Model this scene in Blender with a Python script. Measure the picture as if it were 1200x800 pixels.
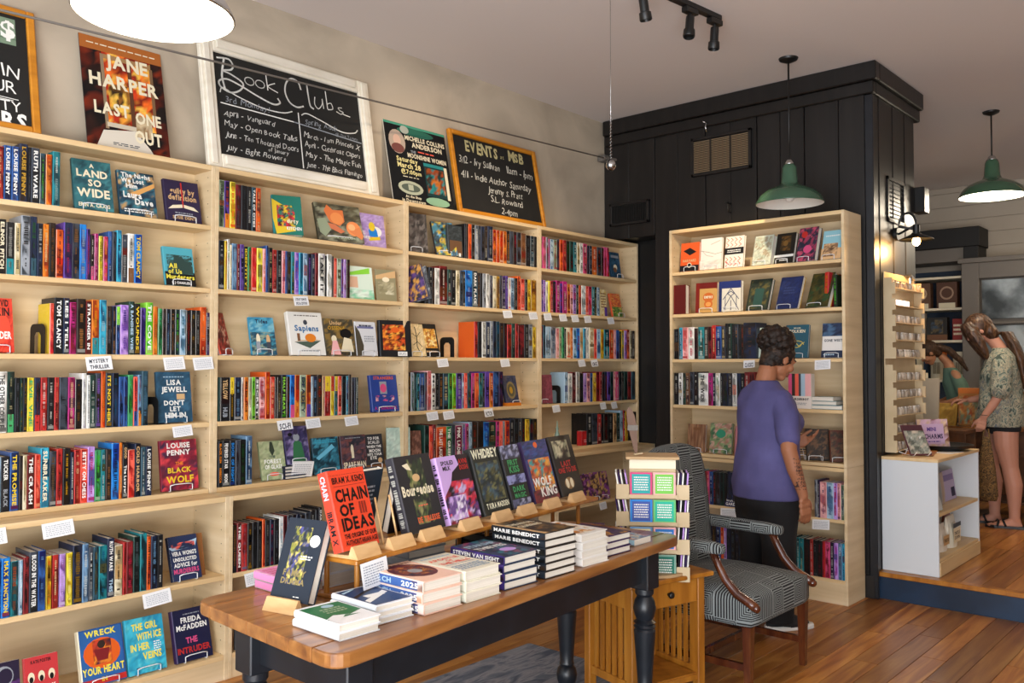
import bpy, bmesh, math, random
from math import sin, cos, pi, radians as R
from mathutils import Vector, Matrix, Euler
for _o in list(bpy.data.objects): bpy.data.objects.remove(_o)
S = bpy.context.scene
C = S.collection
# ------------------------------------------------------------------ camera
CAM = Vector((-2.1712, -3.8691, 1.4588)); YAW, PITCH, ROLL, FPX = .7301, .0273, -.0009, 1021.4
_fw = Vector((cos(YAW)*cos(PITCH), sin(YAW)*cos(PITCH), sin(PITCH)))
_r = Vector((sin(YAW), -cos(YAW), 0)); _u = _r.cross(_fw)
_r2 = _r*cos(ROLL)+_u*sin(ROLL); _u2 = -_r*sin(ROLL)+_u*cos(ROLL)
cd = bpy.data.cameras.new('camera'); cam = bpy.data.objects.new('camera', cd); C.objects.link(cam)
cd.sensor_width = 36; cd.lens = FPX/1200*36; cd.clip_start = .05
_m = Matrix((_r2, _u2, -_fw)).transposed().to_4x4(); _m.translation = CAM
cam.matrix_world = _m; S.camera = cam
# ------------------------------------------------------------------ world: overcast street light through the open shop front
W = bpy.data.worlds.new('world'); S.world = W; W.use_nodes = True
_bg = W.node_tree.nodes['Background']; _bg.inputs[0].default_value = (.80, .89, 1, 1); _bg.inputs[1].default_value = 1.5
def area(name, loc, aim, sx, sy, power, col):
    l = bpy.data.lights.new(name, 'AREA'); l.shape = 'RECTANGLE'; l.size = sx; l.size_y = sy; l.energy = power; l.color = col
    o = bpy.data.objects.new(name, l); C.objects.link(o); o.location = loc
    o.rotation_euler = (Vector(aim)-Vector(loc)).to_track_quat('-Z', 'Z').to_euler(); return o
area('window_daylight', (-4.6, -3.2, 2.0), (3, -1.2, 1.0), 4.5, 2.6, 132, (.86, .93, 1))
area('ceiling_fill', (-3.3, -4.4, .25), (-1.6, -3.2, 3.4), 2.6, 2.6, 330, (.97, .98, 1))  # added fill light behind the camera, aimed up to brighten the ceiling
area('side_fill', (-3.0, -6.3, 2.1), (-.2, 0, 1.4), 3.2, 2.2, 62, (.93, .96, 1))  # added unseen fill from the right; the wall there has no window
def spot(name, loc, aim, power, ang, col=(1, .80, .58), blend=.5, rad=.03):
    l = bpy.data.lights.new(name, 'SPOT'); l.energy = power; l.spot_size = R(ang); l.spot_blend = blend; l.color = col; l.shadow_soft_size = rad
    o = bpy.data.objects.new(name, l); C.objects.link(o); o.location = loc
    o.rotation_euler = (Vector(aim)-Vector(loc)).to_track_quat('-Z', 'Z').to_euler(); return o
def point(name, loc, power, col=(1, .8, .55), rad=.04):
    l = bpy.data.lights.new(name, 'POINT'); l.energy = power; l.color = col; l.shadow_soft_size = rad
    o = bpy.data.objects.new(name, l); C.objects.link(o); o.location = loc; return o
S.view_settings.view_transform = 'Standard'; S.view_settings.look = 'None'; S.view_settings.gamma = 1
S.view_settings.exposure = 0.0; S.view_settings.use_curve_mapping = False
# ------------------------------------------------------------------ colours and materials
def lin(c):
    if isinstance(c, str):
        c = [int(c[i:i+2], 16)/255 for i in (0, 2, 4)]
    return tuple((x/12.92 if x <= .04045 else ((x+.055)/1.055)**2.4) for x in c)
PAL = dict(k='17171b', n='1c2742', b='2b5596', B='1f7fd0', t='1d7f88', c='35a3c0', g='3f9a5f', G='1f4038', l='8fdc45', y='dfc02e', Y='eedf4c', o='dd7f22', O='dc5f1e',
    r='b92c28', R='7c1f22', p='d44f80', P='eeb3b4', m='b5257a', v='5a3a94', V='33224f', w='ebebe6', e='e6dcbe', a='9298a0', A='3d434e', d='7b5233', D='33261f', i='c19be0',
    h='a9c6da', s='2c4d5c', u='cda878', x='ec6450', q='a7b59a', z='b98f2a', H='6e93b4', K='0b0b0d')
CN = dict(k='black', n='navy', b='blue', B='bright blue', t='teal', c='turquoise', g='green', G='dark green', l='lime green', y='yellow', Y='bright yellow', o='orange', O='deep orange',
    r='red', R='dark red', p='pink', P='pale pink', m='magenta', v='violet', V='dark purple', w='white', e='cream', a='grey', A='charcoal', d='brown', D='dark brown', i='lilac',
    h='pale blue', s='slate blue', u='tan', x='coral', q='sage', z='ochre', H='steel blue', K='black')
def col(c): return lin(PAL[c]) if isinstance(c, str) and len(c) == 1 else lin(c)
def nodes(name):
    m = bpy.data.materials.new(name); m.use_nodes = True; nt = m.node_tree
    return m, nt, nt.nodes['Principled BSDF']
def N(nt, t, **k):
    n = nt.nodes.new(t)
    for a, b in k.items():
        if a.startswith('_'): n.inputs[int(a[1:])].default_value = b
        else: setattr(n, a, b)
    return n
def plain(name, c, rough=.5, metal=0, emit=None, es=0, coat=0, trans=0, alpha=1, bump=0):
    m, nt, b = nodes(name)
    b.inputs['Base Color'].default_value = (*lin(c), 1); b.inputs['Roughness'].default_value = rough; b.inputs['Metallic'].default_value = metal
    b.inputs['Coat Weight'].default_value = coat; b.inputs['Transmission Weight'].default_value = trans; b.inputs['Alpha'].default_value = alpha
    if emit: b.inputs['Emission Color'].default_value = (*lin(emit), 1); b.inputs['Emission Strength'].default_value = es
    if bump:
        tc = N(nt, 'ShaderNodeTexCoord'); n = N(nt, 'ShaderNodeTexNoise'); n.inputs['Scale'].default_value = 60
        bp = N(nt, 'ShaderNodeBump'); bp.inputs['Strength'].default_value = bump; bp.inputs['Distance'].default_value = .01
        nt.links.new(tc.outputs['Object'], n.inputs['Vector']); nt.links.new(n.outputs['Fac'], bp.inputs['Height']); nt.links.new(bp.outputs[0], b.inputs['Normal'])
    return m
def ramp(nt, stops):
    r = N(nt, 'ShaderNodeValToRGB'); e = r.color_ramp.elements
    while len(e) < len(stops): e.new(.5)
    for k, (p, c) in enumerate(stops): e[k].position = p; e[k].color = (*lin(c), 1)
    return r
def noisy(name, stops, scale=(1, 1, 1), rough=.5, detail=6, nscale=5, dist=0, bump=0, rnd=0, coat=0, spec=.5, coord='Object'):
    """noise through a colour ramp, stretched by scale; rnd = per-object brightness change"""
    m, nt, b = nodes(name); L = nt.links.new
    tc = N(nt, 'ShaderNodeTexCoord'); mp = N(nt, 'ShaderNodeMapping'); mp.inputs['Scale'].default_value = scale
    n = N(nt, 'ShaderNodeTexNoise'); n.inputs['Scale'].default_value = nscale; n.inputs['Detail'].default_value = detail; n.inputs['Distortion'].default_value = dist
    r = ramp(nt, stops); L(tc.outputs[coord], mp.inputs['Vector']); L(mp.outputs[0], n.inputs['Vector']); L(n.outputs['Fac'], r.inputs['Fac'])
    out = r.outputs['Color']
    if rnd:
        oi = N(nt, 'ShaderNodeObjectInfo'); 
        ad = N(nt, 'ShaderNodeVectorMath', operation='SCALE'); L(oi.outputs['Location'], ad.inputs[0]); ad.inputs['Scale'].default_value = 3.1
        a2 = N(nt, 'ShaderNodeVectorMath', operation='ADD'); L(tc.outputs[coord], a2.inputs[0]); L(ad.outputs[0], a2.inputs[1]); L(a2.outputs[0], mp.inputs['Vector'])
        mr = N(nt, 'ShaderNodeMapRange'); mr.inputs['To Min'].default_value = 1-rnd; mr.inputs['To Max'].default_value = 1+rnd
        L(oi.outputs['Random'], mr.inputs['Value']); hs = N(nt, 'ShaderNodeHueSaturation'); L(mr.outputs[0], hs.inputs['Value']); L(out, hs.inputs['Color']); out = hs.outputs[0]
    L(out, b.inputs['Base Color']); b.inputs['Roughness'].default_value = rough; b.inputs['Coat Weight'].default_value = coat; b.inputs['Specular IOR Level'].default_value = spec
    if bump:
        bp = N(nt, 'ShaderNodeBump'); bp.inputs['Strength'].default_value = bump; bp.inputs['Distance'].default_value = .004; L(n.outputs['Fac'], bp.inputs['Height']); L(bp.outputs[0], b.inputs['Normal'])
    return m
def vcol(name, rough=.42, spec=.4, coat=0):
    m, nt, b = nodes(name); a = N(nt, 'ShaderNodeVertexColor', layer_name='Col'); nt.links.new(a.outputs['Color'], b.inputs['Base Color'])
    b.inputs['Roughness'].default_value = rough; b.inputs['Specular IOR Level'].default_value = spec; b.inputs['Coat Weight'].default_value = coat; return m
M = dict(
  print=vcol('printed_card', .42), matte=vcol('matte_print', .8, .2), skin=vcol('skin', .5, .35), cloth=vcol('cloth', .9, .15),
  birch=noisy('birch', [(.25, 'cdb48c'), (.5, 'dac29a'), (.75, 'e4cfab')], (.6, .6, 9), .5, nscale=2.2, bump=.05),
  birch_h=noisy('birch_shelf', [(.25, 'd2b281'), (.5, 'debf8e'), (.75, 'e7cda0')], (.7, 9, 9), .5, nscale=2.2, bump=.05),
  paper=noisy('book_pages', [(.3, 'cfc8ba'), (.6, 'e6e0d4'), (.8, 'f1ede4')], (.2, 60, .2), .8, nscale=9, detail=2),
  card=plain('white_card', 'e9eaec', .6), creamcard=plain('cream_card', 'e9dfc6', .7), wire=plain('white_wire', 'e9ebee', .3), steel=plain('brushed_steel', 'c9cbcc', .25, 1),
  black=plain('black_metal', '141414', .4), blackw=noisy('black_painted_wood', [(.3, '12151a'), (.7, '1d2128')], (1, 1, 1), .35, nscale=9, bump=.1),
  oakt=noisy('oak_tabletop', [(.28, '6d4022'), (.5, '94602f'), (.72, 'ad7740')], (1.1, 11, 11), .33, nscale=2, bump=.06, coat=.25, dist=.4),
  oakl=noisy('honey_oak', [(.3, '8f5516'), (.5, 'ab6c20'), (.7, 'bd7f2e')], (9, 9, 1), .4, nscale=2, bump=.05, coat=.2),
  pinel=noisy('light_beech', [(.3, 'c39763'), (.5, 'd3ab78'), (.7, 'deb988')], (2, 9, 9), .5, nscale=3),
  mahog=noisy('mahogany', [(.3, '38190d'), (.5, '522613'), (.7, '70401f')], (6, 6, 1), .22, nscale=3, coat=.5),
  floor=noisy('floor_plank', [(.2, '64360f'), (.42, '975a22'), (.62, 'b37a38'), (.85, 'c99a58')], (1, 12, 12), .33, nscale=1.6, bump=.12, rnd=.42, dist=.9),
  plaster=noisy('wall_plaster', [(.3, 'a89b89'), (.5, 'b9ac98'), (.7, 'c9bba6')], (1, 1, 1), .55, nscale=1.7, detail=9, dist=1.2, bump=.12),
  ceil=plain('ceiling_paint', 'ded5d0', .9), blackboard=noisy('black_stained_board', [(.25, '0a0807'), (.5, '13100f'), (.75, '1e1a18')], (7, 7, .6), .42, nscale=2.5, bump=.25, rnd=.3),
  ship=noisy('painted_shiplap', [(.3, 'a89e90'), (.7, 'b5ab9d')], (1, 1, 1), .7, nscale=2), slate=noisy('chalkboard', [(.3, '0e0e0d'), (.7, '161614')], (1, 1, 1), .75, nscale=4),
  step=noisy('blue_black_paint', [(.3, '142438'), (.7, '1d3652')], (1, 1, 1), .4, nscale=4, bump=.1), white=plain('white_melamine', 'd5dade', .4),
  green=plain('green_enamel', '3a5c47', .25, coat=.5), enamel=plain('white_enamel', 'e6e2da', .35), lampglow=plain('lamp_diffuser', 'ffffff', .5, emit='fff3dd', es=5),
  bulb=plain('glowing_bulb', 'ffffff', .5, emit='ffb45a', es=30), glass=plain('clear_plastic', 'dfe6ea', .08, alpha=.28), grayp=plain('grey_painted_wood', '6d6760', .55),
  orangef=noisy('orange_frame', [(.3, 'b4700f'), (.7, 'd38b22')], (1, 9, 9), .45, nscale=3), whitef=noisy('distressed_white_frame', [(.3, 'ddd5c2'), (.6, 'ece6d6'), (.8, 'f1ede0')], (1, 1, 3), .5, nscale=5),
  kraft=plain('kraft_board', 'b99a72', .8), ply=noisy('thin_plywood', [(.3, 'bfa882'), (.7, 'cfbb97')], (1, 1, 1), .6, nscale=6), dkwood=noisy('dark_counter_wood', [(.3, '3e2410'), (.7, '5f3a1b')], (1, 8, 8), .4, nscale=2),
  mirror=noisy('painted_reflections', [(.35, '4a5054'), (.5, '80898e'), (.62, 'b4bec4')], (1, 1, 1), .2, nscale=3, coat=.5), darkw=plain('black_trim', '0d0c0c', .6), rubber=plain('white_rubber', 'dcdcd8', .6))  # mirror: cloudy greys painted in place of reflections
# ------------------------------------------------------------------ mesh builder
class MB:
    def __init__(s): s.v = []; s.f = []; s.c = []; s.m = []
    def add(s, vs, fs, c=(1, 1, 1), m=0):
        b = len(s.v); s.v += [tuple(p) for p in vs]
        for f in fs: s.f.append([b+i for i in f]); s.c.append(c); s.m.append(m)
        return s
    def box(s, x0, y0, z0, x1, y1, z1, c=(1, 1, 1), m=0):
        return s.add([(x, y, z) for x in (x0, x1) for y in (y0, y1) for z in (z0, z1)], [(0, 1, 3, 2), (4, 6, 7, 5), (0, 4, 5, 1), (2, 3, 7, 6), (0, 2, 6, 4), (1, 5, 7, 3)], c, m)
    def obox(s, cen, size, rot=(0, 0, 0), c=(1, 1, 1), m=0):
        E = Euler(rot).to_matrix(); cen = Vector(cen)
        return s.add([cen+E @ Vector((x*size[0]/2, y*size[1]/2, z*size[2]/2)) for x in (-1, 1) for y in (-1, 1) for z in (-1, 1)], [(0, 1, 3, 2), (4, 6, 7, 5), (0, 4, 5, 1), (2, 3, 7, 6), (0, 2, 6, 4), (1, 5, 7, 3)], c, m)
    def bbox(s, x0, y0, z0, x1, y1, z1, b=.003, c=(1, 1, 1), m=0):
        """box with chamfered edges"""
        bm = bmesh.new(); bmesh.ops.create_cube(bm, size=1); 
        for v in bm.verts: v.co = Vector((x0+(v.co.x+.5)*(x1-x0), y0+(v.co.y+.5)*(y1-y0), z0+(v.co.z+.5)*(z1-z0)))
        bmesh.ops.bevel(bm, geom=bm.edges[:], offset=b, segments=1, affect='EDGES'); bm.verts.index_update()
        s.add([v.co[:] for v in bm.verts], [[v.index for v in f.verts] for f in bm.faces], c, m); bm.free(); return s
    def prism(s, poly, h0, h1, c=(1, 1, 1), m=0, mp=None, side=None):
        """poly in xy extruded along z; mp maps each point"""
        n = len(poly); mp = mp or (lambda p: p)
        vs = [mp((x, y, h0)) for x, y in poly]+[mp((x, y, h1)) for x, y in poly]; b = len(s.v); s.v += [tuple(p) for p in vs]
        s.f.append([b+n-1-i for i in range(n)]); s.f.append([b+n+i for i in range(n)]); s.c += [c, c]; s.m += [m, m]
        for i in range(n):
            j = (i+1) % n; s.f.append([b+i, b+j, b+n+j, b+n+i]); s.c.append(side[i] if side else c); s.m.append(m)
        return s
    def rod(s, p, q, r0, r1=None, n=8, c=(1, 1, 1), m=0, caps=True):
        p, q = Vector(p), Vector(q); r1 = r0 if r1 is None else r1; d = (q-p).normalized()
        a = d.cross(Vector((0, 0, 1)) if abs(d.z) < .9 else Vector((1, 0, 0))).normalized(); e = d.cross(a)
        vs = []
        for o, r in ((p, r0), (q, r1)): vs += [o+(a*cos(2*pi*i/n)+e*sin(2*pi*i/n))*r for i in range(n)]
        fs = [(i, (i+1) % n, n+(i+1) % n, n+i) for i in range(n)]
        if caps: fs += [tuple(range(n))[::-1], tuple(range(n, 2*n))]
        return s.add(vs, fs, c, m)
    def tube(s, pts, r, n=6, c=(1, 1, 1), m=0):
        pts = [Vector(p) for p in pts]; k = len(pts); rr = r if isinstance(r, (list, tuple)) else [r]*k; vs = []
        d0 = (pts[1]-pts[0]).normalized(); a = d0.cross(Vector((0, 0, 1)) if abs(d0.z) < .9 else Vector((1, 0, 0))).normalized()
        for i, p in enumerate(pts):
            d = (pts[min(i+1, k-1)]-pts[max(i-1, 0)]).normalized(); a = (a-d*a.dot(d)).normalized(); e = d.cross(a)
            vs += [p+(a*cos(2*pi*j/n)+e*sin(2*pi*j/n))*rr[i] for j in range(n)]
        fs = [(i*n+j, i*n+(j+1) % n, (i+1)*n+(j+1) % n, (i+1)*n+j) for i in range(k-1) for j in range(n)]
        return s.add(vs, fs+[tuple(range(n))[::-1], tuple(range((k-1)*n, k*n))], c, m)
    def lathe(s, prof, n=24, o=(0, 0, 0), c=(1, 1, 1), m=0, caps=True):
        vs = [(o[0]+r*cos(2*pi*j/n), o[1]+r*sin(2*pi*j/n), o[2]+z) for r, z in prof for j in range(n)]
        k = len(prof); fs = [(i*n+j, i*n+(j+1) % n, (i+1)*n+(j+1) % n, (i+1)*n+j) for i in range(k-1) for j in range(n)]
        if caps: fs += [tuple(range(n))[::-1], tuple(range((k-1)*n, k*n))]
        return s.add(vs, fs, c, m)
    def loft(s, rings, n=20, c=(1, 1, 1), m=0):
        """rings: (centre, rx, ry[, tilt euler]) ellipses joined and capped"""
        vs = []
        for rg in rings:
            cen = Vector(rg[0]); E = Euler(rg[3]).to_matrix() if len(rg) > 3 else Matrix.Identity(3)
            vs += [cen+E @ Vector((rg[1]*cos(2*pi*j/n), rg[2]*sin(2*pi*j/n), 0)) for j in range(n)]
        k = len(rings); fs = [(i*n+j, i*n+(j+1) % n, (i+1)*n+(j+1) % n, (i+1)*n+j) for i in range(k-1) for j in range(n)]
        return s.add(vs, fs+[tuple(range(n))[::-1], tuple(range((k-1)*n, k*n))], c, m)
    def ball(s, cen, r, sc=(1, 1, 1), rot=(0, 0, 0), n=12, c=(1, 1, 1), m=0):
        E = Euler(rot).to_matrix(); cen = Vector(cen); k = n//2; vs = []; 
        for i in range(1, k):
            t = pi*i/k; vs += [cen+E @ Vector((r*sc[0]*sin(t)*cos(2*pi*j/n), r*sc[1]*sin(t)*sin(2*pi*j/n), -r*sc[2]*cos(t))) for j in range(n)]
        vs += [cen+E @ Vector((0, 0, -r*sc[2])), cen+E @ Vector((0, 0, r*sc[2]))]; a = len(vs)-2
        fs = [(i*n+j, i*n+(j+1) % n, (i+1)*n+(j+1) % n, (i+1)*n+j) for i in range(k-2) for j in range(n)]
        fs += [(a, (j+1) % n, j) for j in range(n)]+[(a+1, (k-2)*n+j, (k-2)*n+(j+1) % n) for j in range(n)]
        return s.add(vs, fs, c, m)
    # flat print in a frame F = (origin, right, up, normal); lay = print layer
    def P(s, F, x, y, lay=1):
        o, a, u, n = F; return (o[0]+a[0]*x+u[0]*y+n[0]*lay*.0003, o[1]+a[1]*x+u[1]*y+n[1]*lay*.0003, o[2]+a[2]*x+u[2]*y+n[2]*lay*.0003)
    def poly(s, F, pts, c, lay=1, m=0): return s.add([s.P(F, x, y, lay) for x, y in pts], [tuple(range(len(pts)))], col(c), m)
    def rect(s, F, x0, y0, x1, y1, c, lay=1, m=0): return s.poly(F, [(x0, y0), (x1, y0), (x1, y1), (x0, y1)], c, lay, m)
    def ell(s, F, cx, cy, rx, ry, c, lay=1, m=0, n=16): return s.poly(F, [(cx+rx*cos(2*pi*i/n), cy+ry*sin(2*pi*i/n)) for i in range(n)], c, lay, m)
    def stroke(s, F, pts, w, c, lay=1, m=0, smooth=False):
        if smooth and len(pts) > 2:
            q = []; n = len(pts)
            for i in range(n-1):
                p0, p1, p2, p3 = pts[max(i-1, 0)], pts[i], pts[i+1], pts[min(i+2, n-1)]
                for k in range(5):
                    t = k/5; q.append(tuple(.5*(2*p1[d]+(p2[d]-p0[d])*t+(2*p0[d]-5*p1[d]+4*p2[d]-p3[d])*t*t+(3*p1[d]-p0[d]-3*p2[d]+p3[d])*t**3) for d in (0, 1)))
            pts = q+[pts[-1]]
        for i in range(len(pts)-1):
            (x0, y0), (x1, y1) = pts[i], pts[i+1]; L = math.hypot(x1-x0, y1-y0) or 1; dx, dy = (x1-x0)/L*w/2, (y1-y0)/L*w/2
            s.poly(F, [(x0-dx+dy, y0-dy-dx), (x1+dx+dy, y1+dy-dx), (x1+dx-dy, y1+dy+dx), (x0-dx-dy, y0-dy+dx)], c, lay, m)
        return s
    def mosaic(s, F, x0, y0, x1, y1, pal, seed, lay=1, nx=7, ny=10, m=0):
        """painterly patch: palette blotches on a coarse lattice, broken up by finer ones"""
        r = random.Random(seed); P_ = [col(c) for c in pal]; G = [[r.choice(P_) for i in range(nx+2)] for j in range(ny+2)]; q_ = 2; NX, NY = nx*q_, ny*q_
        cs = []
        for j in range(NY+1):
            rw = []
            for i in range(NX+1):
                u, v = i/q_+r.uniform(-.45, .45), j/q_+r.uniform(-.45, .45); g = G[max(0, min(ny, round(v)))][max(0, min(nx, round(u)))]
                h = r.choice(P_) if r.random() < .22 else g; k = r.uniform(.75, 1.15); rw.append(tuple(min(1, (a_*.65+b_*.35)*k) for a_, b_ in zip(g, h)))
            cs.append(rw)
        X = [[x0+(x1-x0)*(i+(r.random()-.5)*.8*(0 < i < NX))/NX for i in range(NX+1)] for j in range(NY+1)]
        Y = [[y0+(y1-y0)*(j+(r.random()-.5)*.8*(0 < j < NY))/NY for i in range(NX+1)] for j in range(NY+1)]
        vs = [s.P(F, X[j][i], Y[j][i], lay) for j in range(NY+1) for i in range(NX+1)]; w = NX+1; b = len(s.v); s.v += vs
        for j in range(NY):
            for i in range(NX):
                s.f.append([b+j*w+i, b+j*w+i+1, b+(j+1)*w+i+1, b+(j+1)*w+i]); s.m.append(m); s.c.append([cs[j][i], cs[j][i+1], cs[j+1][i+1], cs[j+1][i]])
        return s
    def text(s, F, t, cx, y, w, h, c, bold=1, lay=2, m=0, align='c', shear=0, mono=False, jit=0):
        """text of cap height h; squeezed to width w (stretched to it when mono)"""
        c = col(c); pen = 0; runs = []
        for ch in t:
            if ch == ' ': pen += .32; continue
            g = GL[(ch, bold)]; runs.append((g, pen)); pen += g[2]+.07
        pen -= .07
        if pen <= 0: return s
        sy = h/.70; sx = sy
        if pen*sx > w or mono: sx = w/pen
        x0 = cx-pen*sx/2 if align == 'c' else cx
        r = random.Random(len(t)*7+int(abs(y)*1e4))
        for g, p in runs:
            a = r.uniform(-.22, .22)*jit; k = 1+r.uniform(-.18, .12)*jit; dy = r.uniform(-.06, .06)*jit; ca, sa = cos(a), sin(a)
            s.add([s.P(F, x0+(p+x*ca*k-yy*sa*k)*sx+shear*yy*sy, y+(yy*ca*k+x*sa*k+dy)*sy, lay) for x, yy in g[0]], g[1], c, m)
        return s
    def build(s, name, mats, parent=None, smooth=False, bevel=0):
        me = bpy.data.meshes.new(name); me.from_pydata(s.v, [], s.f)
        for m in (mats if isinstance(mats, (list, tuple)) else [mats]): me.materials.append(M[m] if isinstance(m, str) else m)
        ca = me.color_attributes.new('Col', 'FLOAT_COLOR', 'CORNER'); buf = []
        for f, c in zip(s.f, s.c):
            if isinstance(c[0], (tuple, list)):
                for q in c: buf += [*q[:3], 1]
            else: buf += [*c[:3], 1]*len(f)
        ca.data.foreach_set('color', buf); me.polygons.foreach_set('material_index', s.m)
        if smooth: me.polygons.foreach_set('use_smooth', [True]*len(s.f))
        me.update(); o = bpy.data.objects.new(name, me); C.objects.link(o)
        if smooth == 'auto': me.set_sharp_from_angle(angle=R(35))
        if parent: o.parent = parent
        return o
_chars = "ABCDEFGHIJKLMNOPQRSTUVWXYZabcdefghijklmnopqrstuvwxyz0123456789'-/:@.$&,|!"
GL = {}
def _glyphs():
    tmp = []
    for ch in _chars:
        for b in (0, 1):
            cu = bpy.data.curves.new('g', 'FONT'); cu.body = ch; cu.resolution_u = 2; cu.offset = .035 if b else -.004
            o = bpy.data.objects.new('g', cu); C.objects.link(o); tmp.append((ch, b, o, cu))
    bpy.context.view_layer.update(); dg = bpy.context.evaluated_depsgraph_get()
    for ch, b, o, cu in tmp:
        me = bpy.data.meshes.new_from_object(o.evaluated_get(dg)); vs = [(v.co.x, v.co.y) for v in me.vertices]
        mn = min(x for x, y in vs); mx = max(x for x, y in vs)
        GL[(ch, b)] = ([(x-mn, y) for x, y in vs], [tuple(p.vertices) for p in me.polygons], mx-mn); bpy.data.meshes.remove(me)
    for ch, b, o, cu in tmp: bpy.data.objects.remove(o); bpy.data.curves.remove(cu)
_glyphs()
def tag(o, label=None, cat=None, group=None, kind=None):
    if label: o['label'] = label
    if cat: o['category'] = cat
    if group: o['group'] = group
    if kind: o['kind'] = kind
    return o
def thing(name, loc=(0, 0, 0), rz=0, label=None, cat=None, group=None, kind=None):
    o = bpy.data.objects.new(name, None); o.empty_display_size = .1; C.objects.link(o); o.location = loc; o.rotation_euler = (0, 0, rz); return tag(o, label, cat, group, kind)
def put(o, loc, rot=(0, 0, 0)): o.location = loc; o.rotation_euler = rot; return o
def copytree(o, parent=None):
    c = o.copy(); C.objects.link(c); c.parent = parent
    for ch in o.children: copytree(ch, c)
    return c
def one(name, mb, mats, label, cat, group=None, loc=(0, 0, 0), rot=(0, 0, 0), smooth=False, kind=None):
    return put(tag(mb.build(name, mats, None, smooth), label, cat, group, kind), loc, rot)
class Fr:
    """a bookcase's own frame: origin at its left front foot, x along the front, y into it"""
    def __init__(s, o, a): s.o = Vector(o); s.a = a; s.ex = Vector((cos(a), sin(a), 0)); s.ey = Vector((-sin(a), cos(a), 0))
    def w(s, x, y, z): return s.o+s.ex*x+s.ey*y+Vector((0, 0, z))
    def x(s, u, y, z):
        """x on the plane y, height z that stands on the sight line of photo column u"""
        k = (u-600)/FPX; p = s.w(0, y, z)-CAM; return (k*p.dot(_fw)-p.dot(_r2))/(s.ex.dot(_r2)-k*s.ex.dot(_fw))
FA = Fr((0, 0, 0), 0); PH = -.0139
FB = Fr((3.1377-1.247*sin(PH), -1.8428+1.247*cos(PH), 0), -pi/2+PH)
FL = Fr((0, -.15, 0), 0)
# ------------------------------------------------------------------ the setting
ZC = 3.38; ZP = .165
fl = thing('floor', kind='structure'); MB().box(-4.6, -6.6, -.06, 3.5, .3, -.012).build('subfloor', 'dkwood', fl)
rnd = random.Random(4); PM = {}
def plank(par, x, y, L, w, z, name='plank'):
    k = (round(L, 2), w)
    if k not in PM:
        o = MB().bbox(0, 0, -.012, k[0]-.002, w-.0022, 0, .0012).build(name, 'floor', par); PM[k] = o
    else: o = PM[k].copy(); C.objects.link(o); o.parent = par
    o.location = (x, y, z); return o
y = -3.75
while y < .14:
    x = -1.4-rnd.random()*.8
    while x < 3.46:
        L = round(rnd.choice((.8, 1.1, 1.4, 1.8)), 1)
        if x+L > 3.15: plank(fl, x, y, round(3.468-x, 3), .118, 0); break
        plank(fl, x, y, L, .118, 0); x += L
    y += .118
MB().box(-4.6, -6.6, -.012, 3.47, -3.752, 0).build('boards_beyond', 'floor', fl)['kind'] = 'stuff'
pf = thing('platform_floor', kind='structure'); MB().box(3.49, -6.6, -.06, 8.1, 1.5, ZP-.012).build('platform_base', 'dkwood', pf)
PM = {}; y = -3.9
while y < -.8:
    x = 3.52
    while x < 7.9:
        L = rnd.choice((.9, 1.2, 1.6)); L = min(L, 8.0-x); plank(pf, x, y, L, .118, ZP); x += L
    y += .118
MB().bbox(3.455, -6.6, ZP-.028, 3.52, -1.905, ZP+.001, .004).build('step_nosing', 'oakl', pf)
tag(MB().box(3.469, -6.6, -.06, 3.4898, -1.87, ZP-.028).build('step_riser', 'step'), kind='structure')
tag(MB().box(-4.6, .175, 0, 4.0, .4, ZC+.2).build('wall_left', 'plaster'), kind='structure')
tag(MB().box(-4.6, -6.7, ZC, 8.2, 1.6, ZC+.1).build('ceiling', 'ceil'), kind='structure')
tag(MB().box(-4.6, -6.8, 0, 8.2, -6.6, ZC).build('wall_right', 'plaster'), kind='structure')
tag(MB().box(4.3, 1.5, 0, 8.2, 1.7, ZC).build('wall_back_room', 'ship'), kind='structure')
# black boarded block in the corner
bk = thing('wall_black', (3.445, -1.9, 0), 0, kind='structure'); MB().box(.02, .02, 0, .835, 1.60, ZC-.005).box(.02, 1.60, 2.445, .835, 2.07, ZC-.005).box(.235, 1.60, 0, .835, 2.07, 2.445).build('core', 'black', bk)
y = 2.07; k = 0; rnd = random.Random(9)
while y > .05:
    w = .235 if y > 1.62 else rnd.choice((.17, .2, .23)); w = min(w, y); MB().bbox(-.005-.004*(k % 2), y-w+.004, 2.44 if y > 1.62 else 0, .02, y, ZC-.02, .003).build('board', 'blackboard', bk); y -= w; k += 1
x = .0
while x < .82:
    w = min(rnd.choice((.1, .12, .14)), .835-x); MB().bbox(x+.002, -.006-.004*(k % 2), 0, x+w-.003, .02, ZC-.02, .003).build('board', 'blackboard', bk); x += w; k += 1
MB().bbox(-.022, -.022, 0, .0, .03, ZC-.205, .004).build('corner_post', 'blackw', bk)
cr = MB(); 
for z0, z1, d in ((ZC-.20, ZC-.12, .03), (ZC-.12, ZC-.004, .055)): cr.bbox(-d, -d, z0, .02, 2.05, z1, .006); cr.bbox(.0201, -d, z0, .90, .02, z1, .006)
cr.build('crown_moulding', 'blackboard', bk)
MB().box(-.025, .0, 0, .0, .55, .14).build('baseboard', 'blackboard', bk)
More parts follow.
